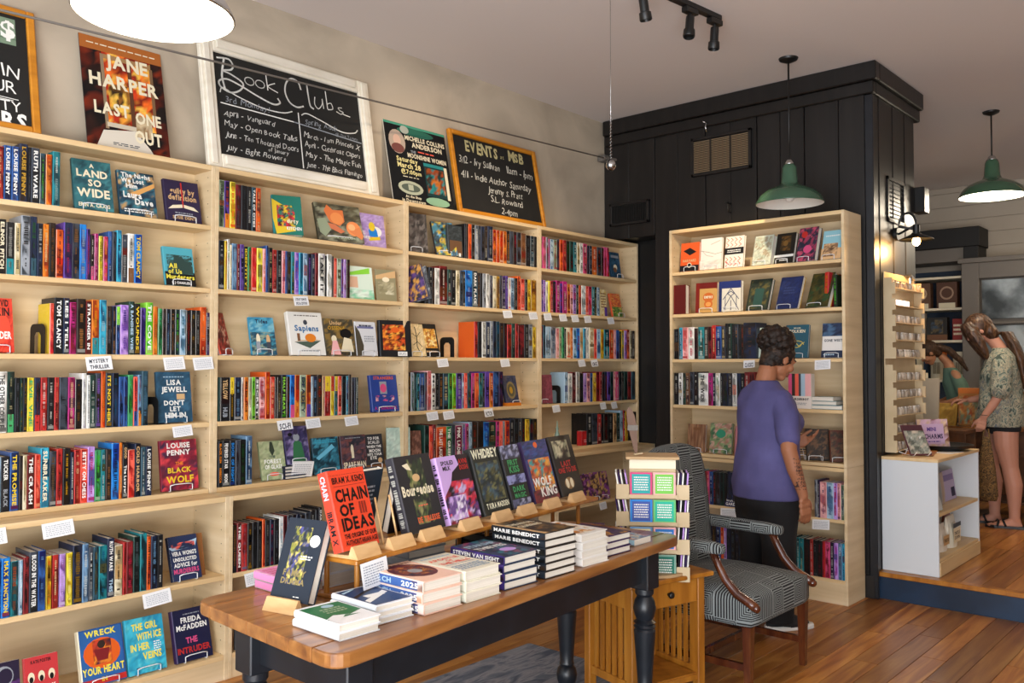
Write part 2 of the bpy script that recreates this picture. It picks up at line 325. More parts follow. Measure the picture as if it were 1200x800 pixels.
# louvred return-air grilles and hooks
def grille(name, y0, y1, z0, z1, label, n, vert=False, mat='black'):
    t = thing(name, (3.43, 0, 0), 0, label, 'vent'); f = MB()
    f.bbox(-.014, y0, z0, .008, y1, z0+.02, .002).bbox(-.014, y0, z1-.02, .008, y1, z1, .002).bbox(-.014, y0, z0, .008, y0+.02, z1, .002).bbox(-.014, y1-.02, z0, .008, y1, z1, .002)
    if not vert:
        for q in (1, 2): yy = y0+(y1-y0)*q/3; f.box(-.012, yy-.006, z0, .0, yy+.006, z1)
    f.build('frame', 'blackboard', t); MB().box(.004, y0, z0, .008, y1, z1).build('duct_opening', 'black', t)
    for q in range(n):
        if vert: yy = y0+.025+(y1-y0-.05)*q/(n-1); MB().box(-.008, yy-.003, z0+.02, .004, yy+.003, z1-.02).build('slat', mat, t)
        else: zz = z0+.03+(z1-z0-.06)*q/(n-1); MB().obox((-.002, (y0+y1)/2, zz), (.014, y1-y0-.04, .004), (0, R(-25), 0)).build('slat', mat, t)
    return t
M['bronze'] = plain('bronze_metal', '9a8466', .45, .1)
grille('wall_grille', -1.093, -.623, 2.83, 3.11, 'wide louvred air grille high on the black boarded wall', 19, mat='bronze')
grille('wall_grille', -.255, .105, 2.545, 2.72, 'small dark slotted vent on the black wall beside the plaster corner', 26, True)
t = thing('wall_grille', (3.87, -1.905, 2.55), 0, 'small dark vent on the narrow side of the black block', 'vent'); f = MB()
f.bbox(-.17, -.014, -.15, .17, 0, -.125, .002).bbox(-.17, -.014, .125, .17, 0, .15, .002).bbox(-.17, -.014, -.15, -.145, 0, .15, .002).bbox(.145, -.014, -.15, .17, 0, .15, .002); f.build('frame', 'blackboard', t)
for q in range(9): MB().obox((0, -.004, -.11+q*.0275), (.29, .012, .003), (R(35), 0, 0)).build('slat', 'black', t)
for yy, zz, lb in ((-.76, 3.17, 'small white metal hook above the wide grille on the black wall'), (-.93, 2.57, 'black iron coat hook below the wide grille on the black wall')):
    mb = MB().tube([(0, 0, .03), (-.03, 0, .03), (-.045, 0, .0), (-.035, 0, -.03), (0, 0, -.03)], .006, 8).tube([(-.03, 0, .03), (-.05, .02, .04)], .005, 6); one('wall_hook', mb, 'steel' if zz > 3 else 'black', lb, 'hook', loc=(3.432, yy, zz), smooth=True)
# shiplap wall at the far end of the back room
sw = thing('wall_far', (8.0, 0, 0), 0, kind='structure'); MB().box(.015, -6.6, 0, .2, 1.5, ZC).build('backing', 'ship', sw)
z = ZP
while z < ZC:
    MB().bbox(0, -4.2, z+.002, .016, .5, min(z+.15, ZC)-.003, .002).build('board', 'ship', sw); z += .15
# ------------------------------------------------------------------ bookcases
TH = .02
def holes(mb, x, sgn, z0, z1, ys, dy=.064):
    z = z0+.05
    while z < z1-.05:
        for y in ys: mb.box(x-.0004, y-.0022, z-.0022, x+.0004, y+.0022, z+.0022, (.12, .09, .06), 1)
        z += dy
def case(F, x0, w, z0, z1, depth, shelves, label, y0=0, kick=0, group=None, side_lo=True):
    p = F.w(x0, y0, z0); t = thing('bookcase', p, F.a, label, 'bookcase', group); h = z1-z0
    for x in (0, w-TH): 
        mb = MB().bbox(x+.0004, 0, 0, x+TH-.0004, depth, h, .0015); holes(mb, x+TH+.0002 if x == 0 else x-.0002, 1, 0, h, (.035, depth-.03)); mb.build('side_panel', ['birch', 'black'], t)
    MB().bbox(TH, 0.001, h-.024, w-TH, depth, h, .0015).build('top_panel', 'birch_h', t)
    MB().box(TH, depth-.008, 0, w-TH, depth-.001, h-.024).build('back_panel', 'birch', t)
    for z in shelves: MB().bbox(TH+.001, .002, z-z0-.022, w-TH-.001, depth-.009, z-z0, .0015).build('shelf', 'birch_h', t)
    if kick: MB().box(TH, .004, 0, w-TH, .02, kick-z0-.022).build('kick_board', 'birch', t)
    return t
UZ = [2.133, 1.83, 1.508, 1.188, .87]; names = ['leftmost', 'second from left', 'third from left', 'fourth and farthest']
for i in range(4):
    case(FA, -1.22+1.22*i, 1.22, .848, 2.425, .170, UZ, 'tall shallow birch upper bookcase on left wall, %s of four' % names[i], group='upper bookcases on the left wall')
    case(FA, -1.22+1.22*i, 1.22, .0, .847, .302, [.484, .115], 'deep birch base bookcase under the upper units, %s of four' % names[i], y0=-.15, kick=.115, group='base bookcases along the left wall')
case(FB, 0, 1.247, .83, 2.41, .272, [2.11, 1.815, 1.5, 1.183, .855], 'birch bookcase standing against the black boarded wall, upper half')
case(FB, 0, 1.247, 0, .829, .272, [.514, .149], 'birch base unit below the bookcase on the black wall', kick=.149)
mb = MB(); Fq = ((FB.w(1.10, -.0006, .055)), tuple(FB.ex), (0, 0, 1), tuple(-FB.ey))
# ------------------------------------------------------------------ books
def mix(a, b, k):
    if k == 0: return col(a)
    a, b = (col(q) if isinstance(q, str) else q for q in (a, b)); return tuple(x+(y-x)*k for x, y in zip(a, b))
def spine_marks(mb, F, h, t, c, r, bg='k', z0=.10, z1=.9):
    """small print on a spine that is too far to read"""
    a = h*z0; w0 = t*r.uniform(.2, .5); c0 = mix(bg, c, r.uniform(.45, .85)); c = c0
    while a < h*z1:
        l = r.uniform(.003, .008); w = w0*r.uniform(.7, 1.1)
        if r.random() < .9: mb.poly(F, [(a, -w/2), (min(a+l, h*z1), -w/2), (min(a+l, h*z1), w/2), (a, w/2)], c, 1)
        a += l+r.uniform(.0012, .003)
        if r.random() < .1: a += r.uniform(.01, .03); w0 = t*r.uniform(.15, .5); c = r.choice((c0, mix(c0, c, .5), mix(bg, c0, .6)))
def book_mesh(mb, w, h, t, front, spine=None, back=None, hard=True, art=None, sp=None, rs=0, bands=(), front_art=True, m=0):
    spine = spine or front; back = back or front; bt = .0028 if hard else .0008; q = min(.004, t*.25)
    pol = [(w, 0), (q, 0), (0, q), (0, t-q), (q, t), (w, t), (w, t-bt), (bt+.001, t-bt), (bt+.001, bt), (w, bt)]
    cf, cs, cb = col(front), col(spine), col(back); wh = (.75, .72, .66)
    mb.prism(pol, 0, h, cf, m, side=[cf, cs, cs, cs, cb, cb, cb, wh, cf, cf])
    b = bt; 
    FS = ((0, t/2, h), (0, 0, -1), (0, -1, 0), (-1, 0, 0))
    if sp is not None and rs: qm = random.Random(rs+5); mb.mosaic(FS, h*.01, -t/2+q*.8, h*.99, t/2-q*.8, [spine, spine, mix(spine, 'K', .35), mix(spine, qm.choice('nRGzvtdasu'), .3), mix(spine, sp if len(sp) == 1 else 'e', .15)], rs, .6, 5, 1, m)
    for z0, z1, c in bands: mb.rect(FS, h*(1-z1), -t/2+q*.7, h*(1-z0), t/2-q*.7, c, 1, m)
    r = random.Random(rs)
    if sp:
        if isinstance(sp, str) and len(sp) > 1 and sp[0] == '*':  # '*cTEXT|dTEXT2'
            a = .05
            segs = sp[1:].split('|'); tot = sum(len(s_)-1 for s_ in segs)+2.5*(len(segs)-1)
            for s_ in segs:
                L = .86*(len(s_)-1)/tot; mb.text(FS, s_[1:], h*(a+L/2), -t*.23, h*L, min(t*.46, h*.12), s_[0], 1, 2, m, mono=(len(s_) > 4)); a += L+.86*2.5/tot
        else: spine_marks(mb, FS, h, t, sp, r, spine)
    if art: draw(mb, ((0, 0, 0), (1, 0, 0), (0, 0, 1), (0, -1, 0)), w, h, art, m)
    if hard: return (bt+.0015, bt, .0035, w-.004, t-bt, h-.0035)
    return (bt+.001, bt, 0.0004, w-.0005, t-bt, h-.0004)
def draw(mb, F, w, h, art, m=0, lb=1):
    """art: list of ops in 0..1 of the cover; later ops print over earlier"""
    for k, a in enumerate(art):
        l = lb+k*.35
        if a[0] == 'b': mb.rect(F, a[1]*w, a[2]*h, a[3]*w, a[4]*h, a[5], l, m)
        elif a[0] == 'e': mb.ell(F, a[1]*w, a[2]*h, a[3]*w, a[4]*h, a[5], l, m)
        elif a[0] == 'p': mb.poly(F, [(x*w, y*h) for x, y in a[1]], a[2], l, m)
        elif a[0] == 's': mb.stroke(F, [(x*w, y*h) for x, y in a[1]], a[3]*w, a[2], l, m)
        elif a[0] == 'm': mb.mosaic(F, a[1]*w, a[2]*h, a[3]*w, a[4]*h, a[5], a[6], l, *(a[7] if len(a) > 7 else (7, 10)), m=m)
        elif a[0] == 't': mb.text(F, a[1], a[2]*w, a[3]*h, a[4]*w, a[5]*h, a[6], a[7] if len(a) > 7 else 1, l+1, m)
        elif a[0] == 'l':  # lines of small print: x0,y0,x1,y1,n,colour
            r = random.Random(int(a[1]*97+a[2]*31+a[5]))
            for q in range(a[5]):
                yy = a[2]+(a[4]-a[2])*(q+.2)/a[5]; hh = (a[4]-a[2])/a[5]*.5; x = a[1]
                while x < a[3]-.02:
                    x1 = min(x+r.uniform(.03, .11), a[3]); mb.rect(F, x*w, yy*h, x1*w, (yy+hh)*h, a[6], l, m); x = x1+.02
def book(label, w, h, t, front, loc, rot=(0, 0, 0), group=None, pages='paper', name='book', **k):
    mb = MB(); pg = book_mesh(mb, w, h, t, front, **k); o = mb.build(name, 'print'); tag(o, label, 'book', group)
    MB().box(*pg).build('page_block', pages, o)
    o.location = loc; o.rotation_euler = rot; return o
# --- rows of spines.  token: right edge in photo columns + cover colour + height step + print colour [+ second colour band] [=lettering]
ORD = 'first second third fourth fifth sixth seventh eighth ninth tenth eleventh twelfth thirteenth fourteenth fifteenth sixteenth seventeenth eighteenth nineteenth twentieth'.split()
def ordn(i): return ORD[i] if i < 20 else '20th 21st 22nd 23rd 24th 25th 26th 27th 28th 29th 30th 31st 32nd 33rd 34th 35th 36th 37th 38th'.split()[i-19]
nbook = 0
def row(F, u0, z, toks, where, group, y=.004, stuff=None, depth=.143, tilt=0, seed=1, zoff=.0006, backs={}):
    global nbook
    r = random.Random(seed); x = F.x(u0, y, z+.1); toks = toks.split(';')
    for i, tk in enumerate(toks):
        tk = tk.strip(); j = 0
        while tk[j] in '-0123456789.': j += 1
        u = float(tk[:j]); c, hh, pc = tk[j], int(tk[j+1]), tk[j+2]; rest = tk[j+3:]; txt = None
        if '=' in rest: rest, txt = rest.split('=', 1)
        x1 = F.x(u, y, z+.1); t = x1-x-.0008
        if t < .006: continue
        if c == '_': x = x1; continue
        h = .178+.0085*hh; w = min(depth, .108+.005*hh+(.01 if hh > 5 else 0)); bands = []
        if len(rest) >= 1 and rest[0] != '-': bands.append((0, .3, rest[0]) if r.random() < .6 else (.62, 1, rest[0]))
        if not bands and r.random() < .3: bands.append((.03, .09, mix(c, pc if r.random() < .7 else 'w', .6)))
        if r.random() < .3: q0 = r.uniform(.2, .6); bands.append((q0, q0+r.uniform(.1, .3), mix(c, r.choice('nRGzvtkdOu'), .45)))
        hard = hh >= 5; sp = ('*'+txt) if txt else pc
        yo = y+r.uniform(0, .004); p = F.w(x+t+.0002, yo, z+zoff); rot = (0, 0, F.a+pi/2)
        # spine faces the room: local -x -> out, local y -> left
        if stuff is not None:
            mb = MB(); n0 = 0; pg = book_mesh(mb, w, h, t, c, hard=hard, sp=sp, rs=seed*50+i, bands=bands, back=backs.get(i)); mb.box(*pg, (.72, .69, .62))
            E = Euler(rot).to_matrix(); b = len(stuff.v); stuff.v += [tuple(p+E @ Vector(v)) for v in mb.v]; stuff.f += [[b+q for q in f] for f in mb.f]; stuff.c += mb.c; stuff.m += mb.m
        else:
            lb = '%s spine, %s %s, %s from left, %s' % (CN[c], CN[txt[0]] if txt else CN[pc], 'title' if txt else 'print', ordn(i), where)
            book(lb, w, h, t, c, p, rot, group, hard=hard, sp=sp, rs=seed*50+i, bands=bands, back=backs.get(i)); nbook += 1
        x = x1
    return x
r1 = [
 (FA, -9, UZ[0], '-4r4w;5r4e;14b5w=wLOUISE PENNY;23b5w=wLOUISE PENNY;33n7y=zLOUISE PENNY;37k6a;47A6w=wRUTH WARE;54s4l;62o4y;71t6w', 'top shelf, leftmost bookcase', .004),
 (FA, -2, UZ[1], '7.5k5e=eELINOR PITCH;17.5k4wt;25e4A;36a8D;44n8gs;51n5w-R;58o5e;66D6z;75O3R;85v7pn;94A7u;102B7e;106.5v5p;111D2wp;116m3w;121.5Y2A;127.5p2y;132b5w;137A5a;143c6n;150A4w;158w5kd;167B5y=yTOM CLANCY', 'second shelf, leftmost bookcase', .004),
 (FA, 58.5, UZ[2], '64x4p;74.5k7w=wTOM CLANCY;82n7h=wLIES I TELL;90m5k;101D7u;108R6w=wSTRANGER IN;117o7yt;125.3c7w;132D4a;136.5n4u;141.5b4hl;151.3i5v;158G7w=hA BANSHEE WEB;165k6y=yWOUNDS;171.5v4b;180l7e=wTHE COVE;185.5o5y;190.5g4k;195D4a;200n4h;205.5k4u;211s4l;218.5h4t;224k4r;229.5k4y;235k4w;242.5O6e;246.7V3w', 'third shelf, leftmost bookcase', .004),
 (FA, -4, UZ[3], '8.7w8k=kTHE OTHER COUPLE;17.5G8eg;24k5a;27.5G5y;32.5k5y;40.5Y5b=gEVIL VINE;48n5rr;56r5w;64k5w-r;69.7r5e;80A5a;88.2m5e;96.5k4z;102w7a;106w6a;112.5G6w;119A7i;124.3O8y;132A7y=yITS NOT HER;139.6n7c;145b5H;150.3b5v;156.7g6l;162x5bb;166.6H6oo;174s8h', 'fourth shelf, leftmost bookcase', .004),
 (FA, -6, UZ[4], '2h5a;12k5w=wTUCKER|aBLACK;22.5b7m=yTHE PROMISE;27D5a;32e5D;41R5w=wTHE CRASH;48x5e;58.2c8w=eSUNBREAKER;66.6A6u;74r7k;83k7y;87.2n5w;94.6r6e;103.3x6w=wBETTY ON CHESS;111.8i7p;118.8g5l;124.3t5w;131D5u;140B8k;144o8e;150.2k7w=uGOOD|wThe Lawyer;158.5x4m;165.7n7u=uCOLD HARBOR;171.2s5w;178.7n5w=wLOUISE PENNY', 'lowest upper shelf, leftmost bookcase', .004),
 (FL, -4, .484, '2b5n;12.5B6O=yMAX SANCTION;22t4o;27.5h4w;34.5R5k;45A7w=wBLOOD IN THE WATER;54.3b7h;61.2y4o;69.4r4e;77.7i4w;86Y4w;97n7y;104.5H7w;109.4A5w;116s5y;126t5c;134.3n8w=wRUTH WARE|hTHIS;144.4e4D;148.4r5k;156.4R5p;164.4G7a;172.5t8k;177.3O6D;185n6h;191.8k6w', 'upper shelf of the leftmost base unit', .006),
 (FA, 256.5, UZ[0], '263.3q6k-e;269.7v6oo;276.3Y6x;283R5a;290k5a;295.6k5w;300.6s5w=wTALE OF CITIES;306.3O5e', 'top shelf, second bookcase', .004),
 (FA, 256.8, UZ[1], '263.6A7w;266.5y7o;270w8g;272.3e5b;278.3H6w;281.8R6w;286.3v6w;291k5y=yIDENTITY;295.2g5o;301.5x5p;308.2Y5h;312P5o;315b7v;320k6e;325r5w;330.6k5w;335P5m;337.2b5m;341.7A5e;345.8t5y;351i5B;355.7c5t;360.7h5b;365.7n5i;369.6n5w;373.6R6p;381.2w6k=kTAKE IT;383.7k5a;389.3w6a;391.4D5a;395.5x4w;400.4q4w;403v4p;406.3i4w;410.4D4r', 'second shelf, second bookcase', .004),
 (FA, 256.8, UZ[3], '258.7G4a;269.7k4e=uYELLOW|aHUB;275.3k4yy;283.2n4h;286w4k;291.6o4k;295.4e4q;299.8l4k;304.2k4e=wSECRET;311.3P4r;317O7y;322.4x4e;325.3D4a;330.4k4e;336.2k5l=lHALF HEART;340.2D4p;346B5cp;351.7o5m;359.3q5k=nDEADLY;365.2o5vv;366.8h4w;372n4h;378.2D5o;380.6u4w;387.6r4wy;392.3Y4rr;396.4t4yy;400.7x4e;406k4t;408.7c4m;412.2D5a;415.6A3R;417.8n3a;420.4G3w', 'fourth shelf, second bookcase', .004),
 (FA, 256.3, UZ[4], '261.2k5z=oBLACK SUN|oREBECCA;269.6k5w=wFEVERED STAR|wMOON;276.2k5B=BBOOK OF NIGHT;281A5R;288.7k5g;296.2H7w', 'lowest upper shelf, second bookcase', .004),
 (FL, 273, .484, '278.3k5u;283.7R6w=wTHE QUEEN;290.5r5h;296.2D5y;302.2k5a;307.8k5w;311.2O6r;316.8k5w;321.3n5p;327.5k5a;332.6w6h;337.2R6n;342.7A6k;347.8k6p;352.3n6w;358k5w;364A6w;370k7w;374k7a;378k8w=wDARK|hTALES', 'upper shelf of the second base unit', .006),
]
far = MB()
for q, (F, u0, z, tk, wh, y) in enumerate(r1):
  if q in (7, 10): row(F, u0, z, tk, '', '', y, far, .145 if F is FA else .16, seed=q+1)
  else: row(F, u0, z, tk, wh, 'spines on the '+wh, y, None, .145 if F is FA else .16, seed=q+1, backs={0: 'y'} if q == 2 else {})
r2 = [
 (FA, 545, UZ[0], '547k5a;549.5D5a;553O5o;557D5w;561a5w;564A5w;568n5a;572D5w;578n6w;582O4y;586O4y;590o4r;594o4D;598D5u;602A5a;606D5p;611A5R;616.5d5u;622k4a;626s4w;629.4k4a'),
 (FA, 499, UZ[1], '503k5a;507A5w;510D5u;515.7w5a;524.8R7w;529G5w;534.7k5w;539.3e5k;543A5h;546k5w;554B6w;560s6w=wDARK PLACE;563D5u;566k5a;570a5w;574w5a;578a4R;582e4w;586z4a;588.7A5R;593V4w;596v5w;599w4x;603h4k;607k4w;610.8O6e;615.3x4w;618.7D4w;623y4z;629z4y'),
 (FA, 556.5, UZ[2], '560.5r6o;565.4k6a;570.2w6k;574.7n6w;578a7w;582n7t;586s7c;591D6u;595k6r;600r5D;604.5G6w;607.7r6k;614.8R5p;620k6w;624.5a6k;628.6y4k'),
 (FA, 479, UZ[3], '482D6y;485.6a6g;489G5h;492.5t5w;498b5w;501A6m;506.3P7r;510.7w5k=kMOTH;515k4w;519.8k5u;526s5e;530.6g5y;535.2l5o;541.8v5w;544.6h5p;548.4x5w;553s5y;557m5w;561.7O5e;566t5u;568.8A5w;574v6i;578.3o5w;585b6h;590V6p'),
 (FA, 498, UZ[4], '503.7G6k;507.7x5e;511.8R6w;523.3O4y=wTHE LAST LAUGH;529.8g4w=wTHE GREEN;534A5a;542m4w=wPINK LADIES;546a5i;549.9m5w;553.7h6w;559.8D6O;567D6k;573.4B5h;581.8G5e;586m5w;589.8x5w;592.5a5w;597.8O5v;603n6w;608k6a;612A6w;616k6r;621y5e;625G5v;629.8D5y'),
 (FA, 634.6, UZ[0], '636.6m5w;640.4p5w;643a5m;645m4i;649h4w;653q4p;656.3A5m;660O5r;664.2r5e;668D5g;672.3G5r;676.3t5w;680e5u;683.7w5D;688.4p5w;691n4p;694.3n4w;700o4w;705A4o;708D4p;711.2p5o;714p5x'),
 (FA, 634.8, UZ[1], '637v5w;640i5b;643w4y;645.3Y5e;648.3r5w;652.3n5p;656.5m6w;660v4p;665m6w;668.6o4n;672P4w;675.5i4k;678.4G4w;681.4O4r;686.7w4h;690x4w;694p4P;697t4w;700G4e;703.3h4w'),
 (FA, 634.8, UZ[2], '636.8R5b;640s6h;646h5w;652a5H;655.6P4e;659q5e;662g5b;664.3k4w;669e5x;672o5w;676h5t;680B5O;684e5O;687c5w;691w6a;696.4e6u;700x5p;704.5h5B;708.3y5x;714.5t5w;719.4O5e;722.5P5w;726b5m;728.5k4y;732y5h;735i5b;738.5O6w;741e5k;744.5D5w'),
 (FA, 662, UZ[3], '666h5w;671w4a;675.3R5w;679.4w5a;684k4a;688i4w;692P4v;695b4w;699y4w;703R5p;706r5w;709k5p;712n5x;715.5v5i;719.4G5v;722P5w;725.4p5w;729A5k;732D4w;736.2G5k;740.3R5O;744.6s5a'),
 (FA, 688, UZ[4], '694k6w;700.6A6a;705r5w;708k5a;713D5r;719k5w;723u5k;727G5w;730.5h7w;733r7w;736y6r;741k5z;746D5z'),
 (FB, 789.5, 1.5, '795.6k4a;799.5c5w;806P5r;813w5p;818D4m;825t5w;830D5w;834R5k;838.4r6e;845b5w;849.8A5e;853k7a;857G7w;861k6a;865A6u;868.5k6a;871D6o;886n7u'),
 (FB, 789.5, 1.183, '795k5w;799.7w5k;803G5e;808d5w;813A6k;818k6w;829.4w5k=kTHE WIDE;834.8m5a;838n5w;843.5w5g;847k5w;852.8n5g;858A5w;863.3w5n;868n5a;872k5w;878R6w;884R6r'),
 (FB, 812, .514, '815t5c;819b5w;824c5w;828R5w;831p5e;835.3b5w;839D5p;843.5A5R;848G5k;852k5G;858n6b;868V6w'),
 (FB, 954, .514, '957.5a6V;960.5V6w;968.3P5b;976.6h5b;981i5p;985P5b;989.5q4v'),
 (FB, 824, .149, '829t5b;834n5o;839D5y;844b5w;847.5O5e;851i5w;856n5a;861k5h;866n5a;871.6s5w'), (FB, 893, .149, '896.5k5a;901P5m;906.5p5w;912k5a;920n5w;930k5w'),
 (FB, 933, .149, '937t5w;941.5t5e;949k5R;952.6r5w;957.6k5a;963.4k5p;966.5r5p;972.6p5k;977.2V5w;982i5p;986.6H5w;990c5b'),
]
for q, (F, u0, z, tk) in enumerate(r2):
    row(F, u0, z, tk, '', '', .004, far, .145 if F is FA else .17, seed=q+31, backs={0: {2: 'O', 8: 'h', 4: 'G', 9: 'K'}.get(q)})
o = far.build('shelved_books', 'print'); tag(o, 'small spines filling the second, third and farthest bookcases and the black wall bookcase', 'books', kind='stuff')
# ------------------------------------------------------------------ wire stands, bookends, shelf cards
def wire_stand(F, x, y, z, w, lean, label, rz=0):
    hw = w*.3; s = sin(lean); c = cos(lean); q = .0022
    mb = MB().tube([(-hw, -.006, .03), (-hw, -.008, .004), (-hw, .0, .002)], q, 6).tube([(hw, -.006, .03), (hw, -.008, .004), (hw, .0, .002)], q, 6)
    mb.tube([(-hw, -.007, .03), (-hw*.6, -.007, .034), (hw*.6, -.007, .034), (hw, -.007, .03)], q, 6)
    t = .03
    for sg in (-1, 1): mb.tube([(sg*hw, 0, .002), (sg*hw*.9, t, .003), (sg*hw*.5, t+.13*s+.0, .12), (sg*hw*.6, t+.085, .003)], q, 6)
    mb.tube([(-hw*.5, t+.13*s, .12), (hw*.5, t+.13*s, .12)], q, 6)
    o = mb.build('wire_book_stand', 'wire', smooth=True); tag(o, label, 'stand', 'white wire book stands on the shelves'); o.location = F.w(x, y, z); o.rotation_euler = (0, 0, F.a+rz); return o
def shown(F, u0, u1, z, h, label, front, art, t=.022, lean=14, y=.03, rz=0, spine=None, stand=True, group='face-out books on the shelves', hard=True, sp=None, side='c', roll=0, depth=.158, hh=None, wd=None, back=None):
    """a book shown face-out between two photo columns of its foot"""
    x0, x1 = F.x(u0, y, z+.03), F.x(u1, y, z+.03); w = (x1-x0)/cos(rz) if wd is None else wd
    if depth < .2: lean = min(lean, math.degrees(math.asin(max(.02, min(.9, (depth-.012-t-y)/h)))))
    L = -R(lean); zz = z+(.006 if stand else .001)+t*sin(-L)*.0
    M3 = Matrix.Rotation(F.a+rz, 3, 'Z') @ Matrix.Rotation(roll, 3, 'Y') @ Matrix.Rotation(L, 3, 'X')
    o = book(label, w, h, t, front, F.w(x0, y, zz), M3.to_euler(), group, art=art, spine=spine, hard=hard, sp=sp, back=back)
    if stand: wire_stand(F, (x0+x1)/2, y-.001, z+.001, w, R(lean), 'white wire stand under the '+' '.join(label.split()[:11]).rstrip(','), rz)
    return o
def bookend(F, u, z, label, y=.035, rot=0):
    mb = MB(); n = 8; out = [(-.055, 0), (-.055, .10)]+[(-.055+.025*(1-cos(k*pi/2/4)), .10+.025*sin(k*pi/2/4)) for k in range(1, 5)]+[(.03+.025*sin(k*pi/2/4), .10+.025*cos(k*pi/2/4)) for k in range(0, 5)]+[(.055, 0)]
    inn = [(.024, 0), (.024, .075), (.012, .09), (-.012, .09), (-.024, .075), (-.024, 0)]
    mb.prism(out+inn, 0, .0016, mp=lambda p: (p[0], p[2], p[1]+.001)); mb.box(-.055, 0, 0, .055, .07, .0012)
    o = mb.build('bookend', 'black'); tag(o, label, 'bookend'); o.location = F.w(F.x(u, y, z), y, z+.0012); o.rotation_euler = (0, 0, F.a+rot); return o
# all the black U shaped bookends stand across the end of a row: seen from the end of the shelf
bookend(FA, 44, UZ[2], 'black metal bookend holding the end of the third shelf row, leftmost bookcase', y=.075, rot=R(100))
bookend(FA, 524, UZ[2], 'black metal bookend beside the red and orange book, third bookcase', y=.075, rot=R(100))
bookend(FA, 649, UZ[3], 'black metal bookend against a pale blue book, farthest bookcase', y=.075, rot=R(100))
bookend(FA, 176, UZ[3], 'black metal bookend at the right end of fourth shelf, leftmost bookcase', y=.06, rot=R(-80))
ncard = [0]
def sign(F, u, z, label, w=.088, h=.052, txt=None, y=-.006, tilt=-12, roll=-4, c='card'):
    mb = MB().box(-w/2, -.0004, -h, w/2, .0004, 0); Fx = ((-w/2, -.0004, -h), (1, 0, 0), (0, 0, 1), (0, -1, 0)); m2 = MB()
    if txt:
        for k, s_ in enumerate(txt): mb.text(Fx, s_, w/2, h*(.86-(k+1)*.86/len(txt)+.12), w*.75, h*.42/len(txt)*1.3, 'A', 1, 1, 1)
    else: draw(mb, Fx, w, h, [('l', .1, .12, .9, .86, 6, 'b4b9bf')], 1)
    mb.box(-w/2, -.0002, 0, w/2, .012, .0006)
    o = mb.build('shelf_card', [c, 'matte']); tag(o, label, 'card', 'white printed cards clipped to shelf edges'); o.location = F.w(F.x(u, y, z-.03), y, z-.0015+.0022); o.rotation_euler = (R(tilt), R(roll), F.a); return o
L_ = 'white card on %s, %s'
for F, u, z, wh, tx, w in ((FA, 115, UZ[2], 'leftmost bookcase third shelf, at middle', ('MYSTERY', 'THRILLER'), .11), (FA, 203, UZ[2], 'leftmost bookcase third shelf, left card of a right hand pair', None, .1), (FA, 237, UZ[2], 'leftmost bookcase third shelf, right card of that pair', None, .1),
    (FA, 213, UZ[3], 'dark blue suspense book on fourth shelf of leftmost bookcase', None, .095), (FL, 67, .842, 'rim of the leftmost base unit', None, .12), (FL, -14, .842, 'rim of leftmost base unit, cut by the frame', None, .12), (FL, 183, .484, 'upper shelf of the leftmost base unit', None, .125),
    (FA, 352, UZ[1], 'second bookcase second shelf at its middle', ('LITERARY ROMANCE', 'SPECIAL EDITIONS'), .09), (FA, 333, UZ[3], 'second bookcase fourth shelf, reading SCI-FI', ('SCI-FI',), .088), (FA, 366, UZ[3], 'second bookcase fourth shelf, between the other two', None, .09), (FA, 411, UZ[3], 'second bookcase fourth shelf, rightmost there', None, .088), (FL, 297, .484, 'upper shelf of the second base unit near the table', None, .1),
    (FA, 594, UZ[1], 'third bookcase second shelf, left one', None, .085), (FA, 624, UZ[1], 'third bookcase second shelf, right end', None, .085), (FA, 518, UZ[2], 'third bookcase third shelf, left one', None, .09), (FA, 591, UZ[2], 'third bookcase third shelf, right one', None, .085),
    (FA, 506, UZ[3], 'third bookcase fourth shelf, leftmost of a pair', None, .09), (FA, 525, UZ[3], 'third bookcase fourth shelf, right of a pair', None, .09), (FA, 572, UZ[3], 'third bookcase fourth shelf, reading FICTION', ('FICTION',), .08),
    (FA, 641, UZ[1], 'farthest bookcase second shelf, first from left', None, .08), (FA, 659, UZ[1], 'farthest bookcase second shelf, second from left', None, .08), (FA, 673, UZ[1], 'farthest bookcase second shelf, third from left', None, .08), (FA, 688, UZ[1], 'farthest bookcase second shelf, fourth from left', None, .08), (FA, 715, UZ[1], 'farthest bookcase second shelf, at its right end', None, .08),
    (FA, 681, UZ[2], 'farthest bookcase third shelf, left of two', None, .08), (FA, 696, UZ[2], 'farthest bookcase third shelf, reading ROMANCE', ('ROMANCE',), .08), (FA, 651, UZ[3], 'farthest bookcase fourth shelf, left end', None, .08), (FA, 706, UZ[3], 'farthest bookcase fourth shelf, left of a pair at right', None, .07), (FA, 719, UZ[3], 'farthest bookcase fourth shelf, right of a pair at right', None, .07), (FL, 706, .484, 'upper shelf of the farthest base unit', None, .08),
    (FB, 878, 1.5, 'third shelf on the black wall, beside the dark haired head', ('CLASSICS',), .08), (FB, 964, 1.5, 'third shelf on the black wall, at right', None, .1), (FB, 854, .514, 'lower left shelf on the black wall', None, .12), (FB, 962, .514, 'lower right shelf on the black wall', None, .11)):
    sign(F, u, z-.0225+.012, L_ % ('shelf edge', wh), w=w, txt=tx, h=.05 if w < .1 else .06)
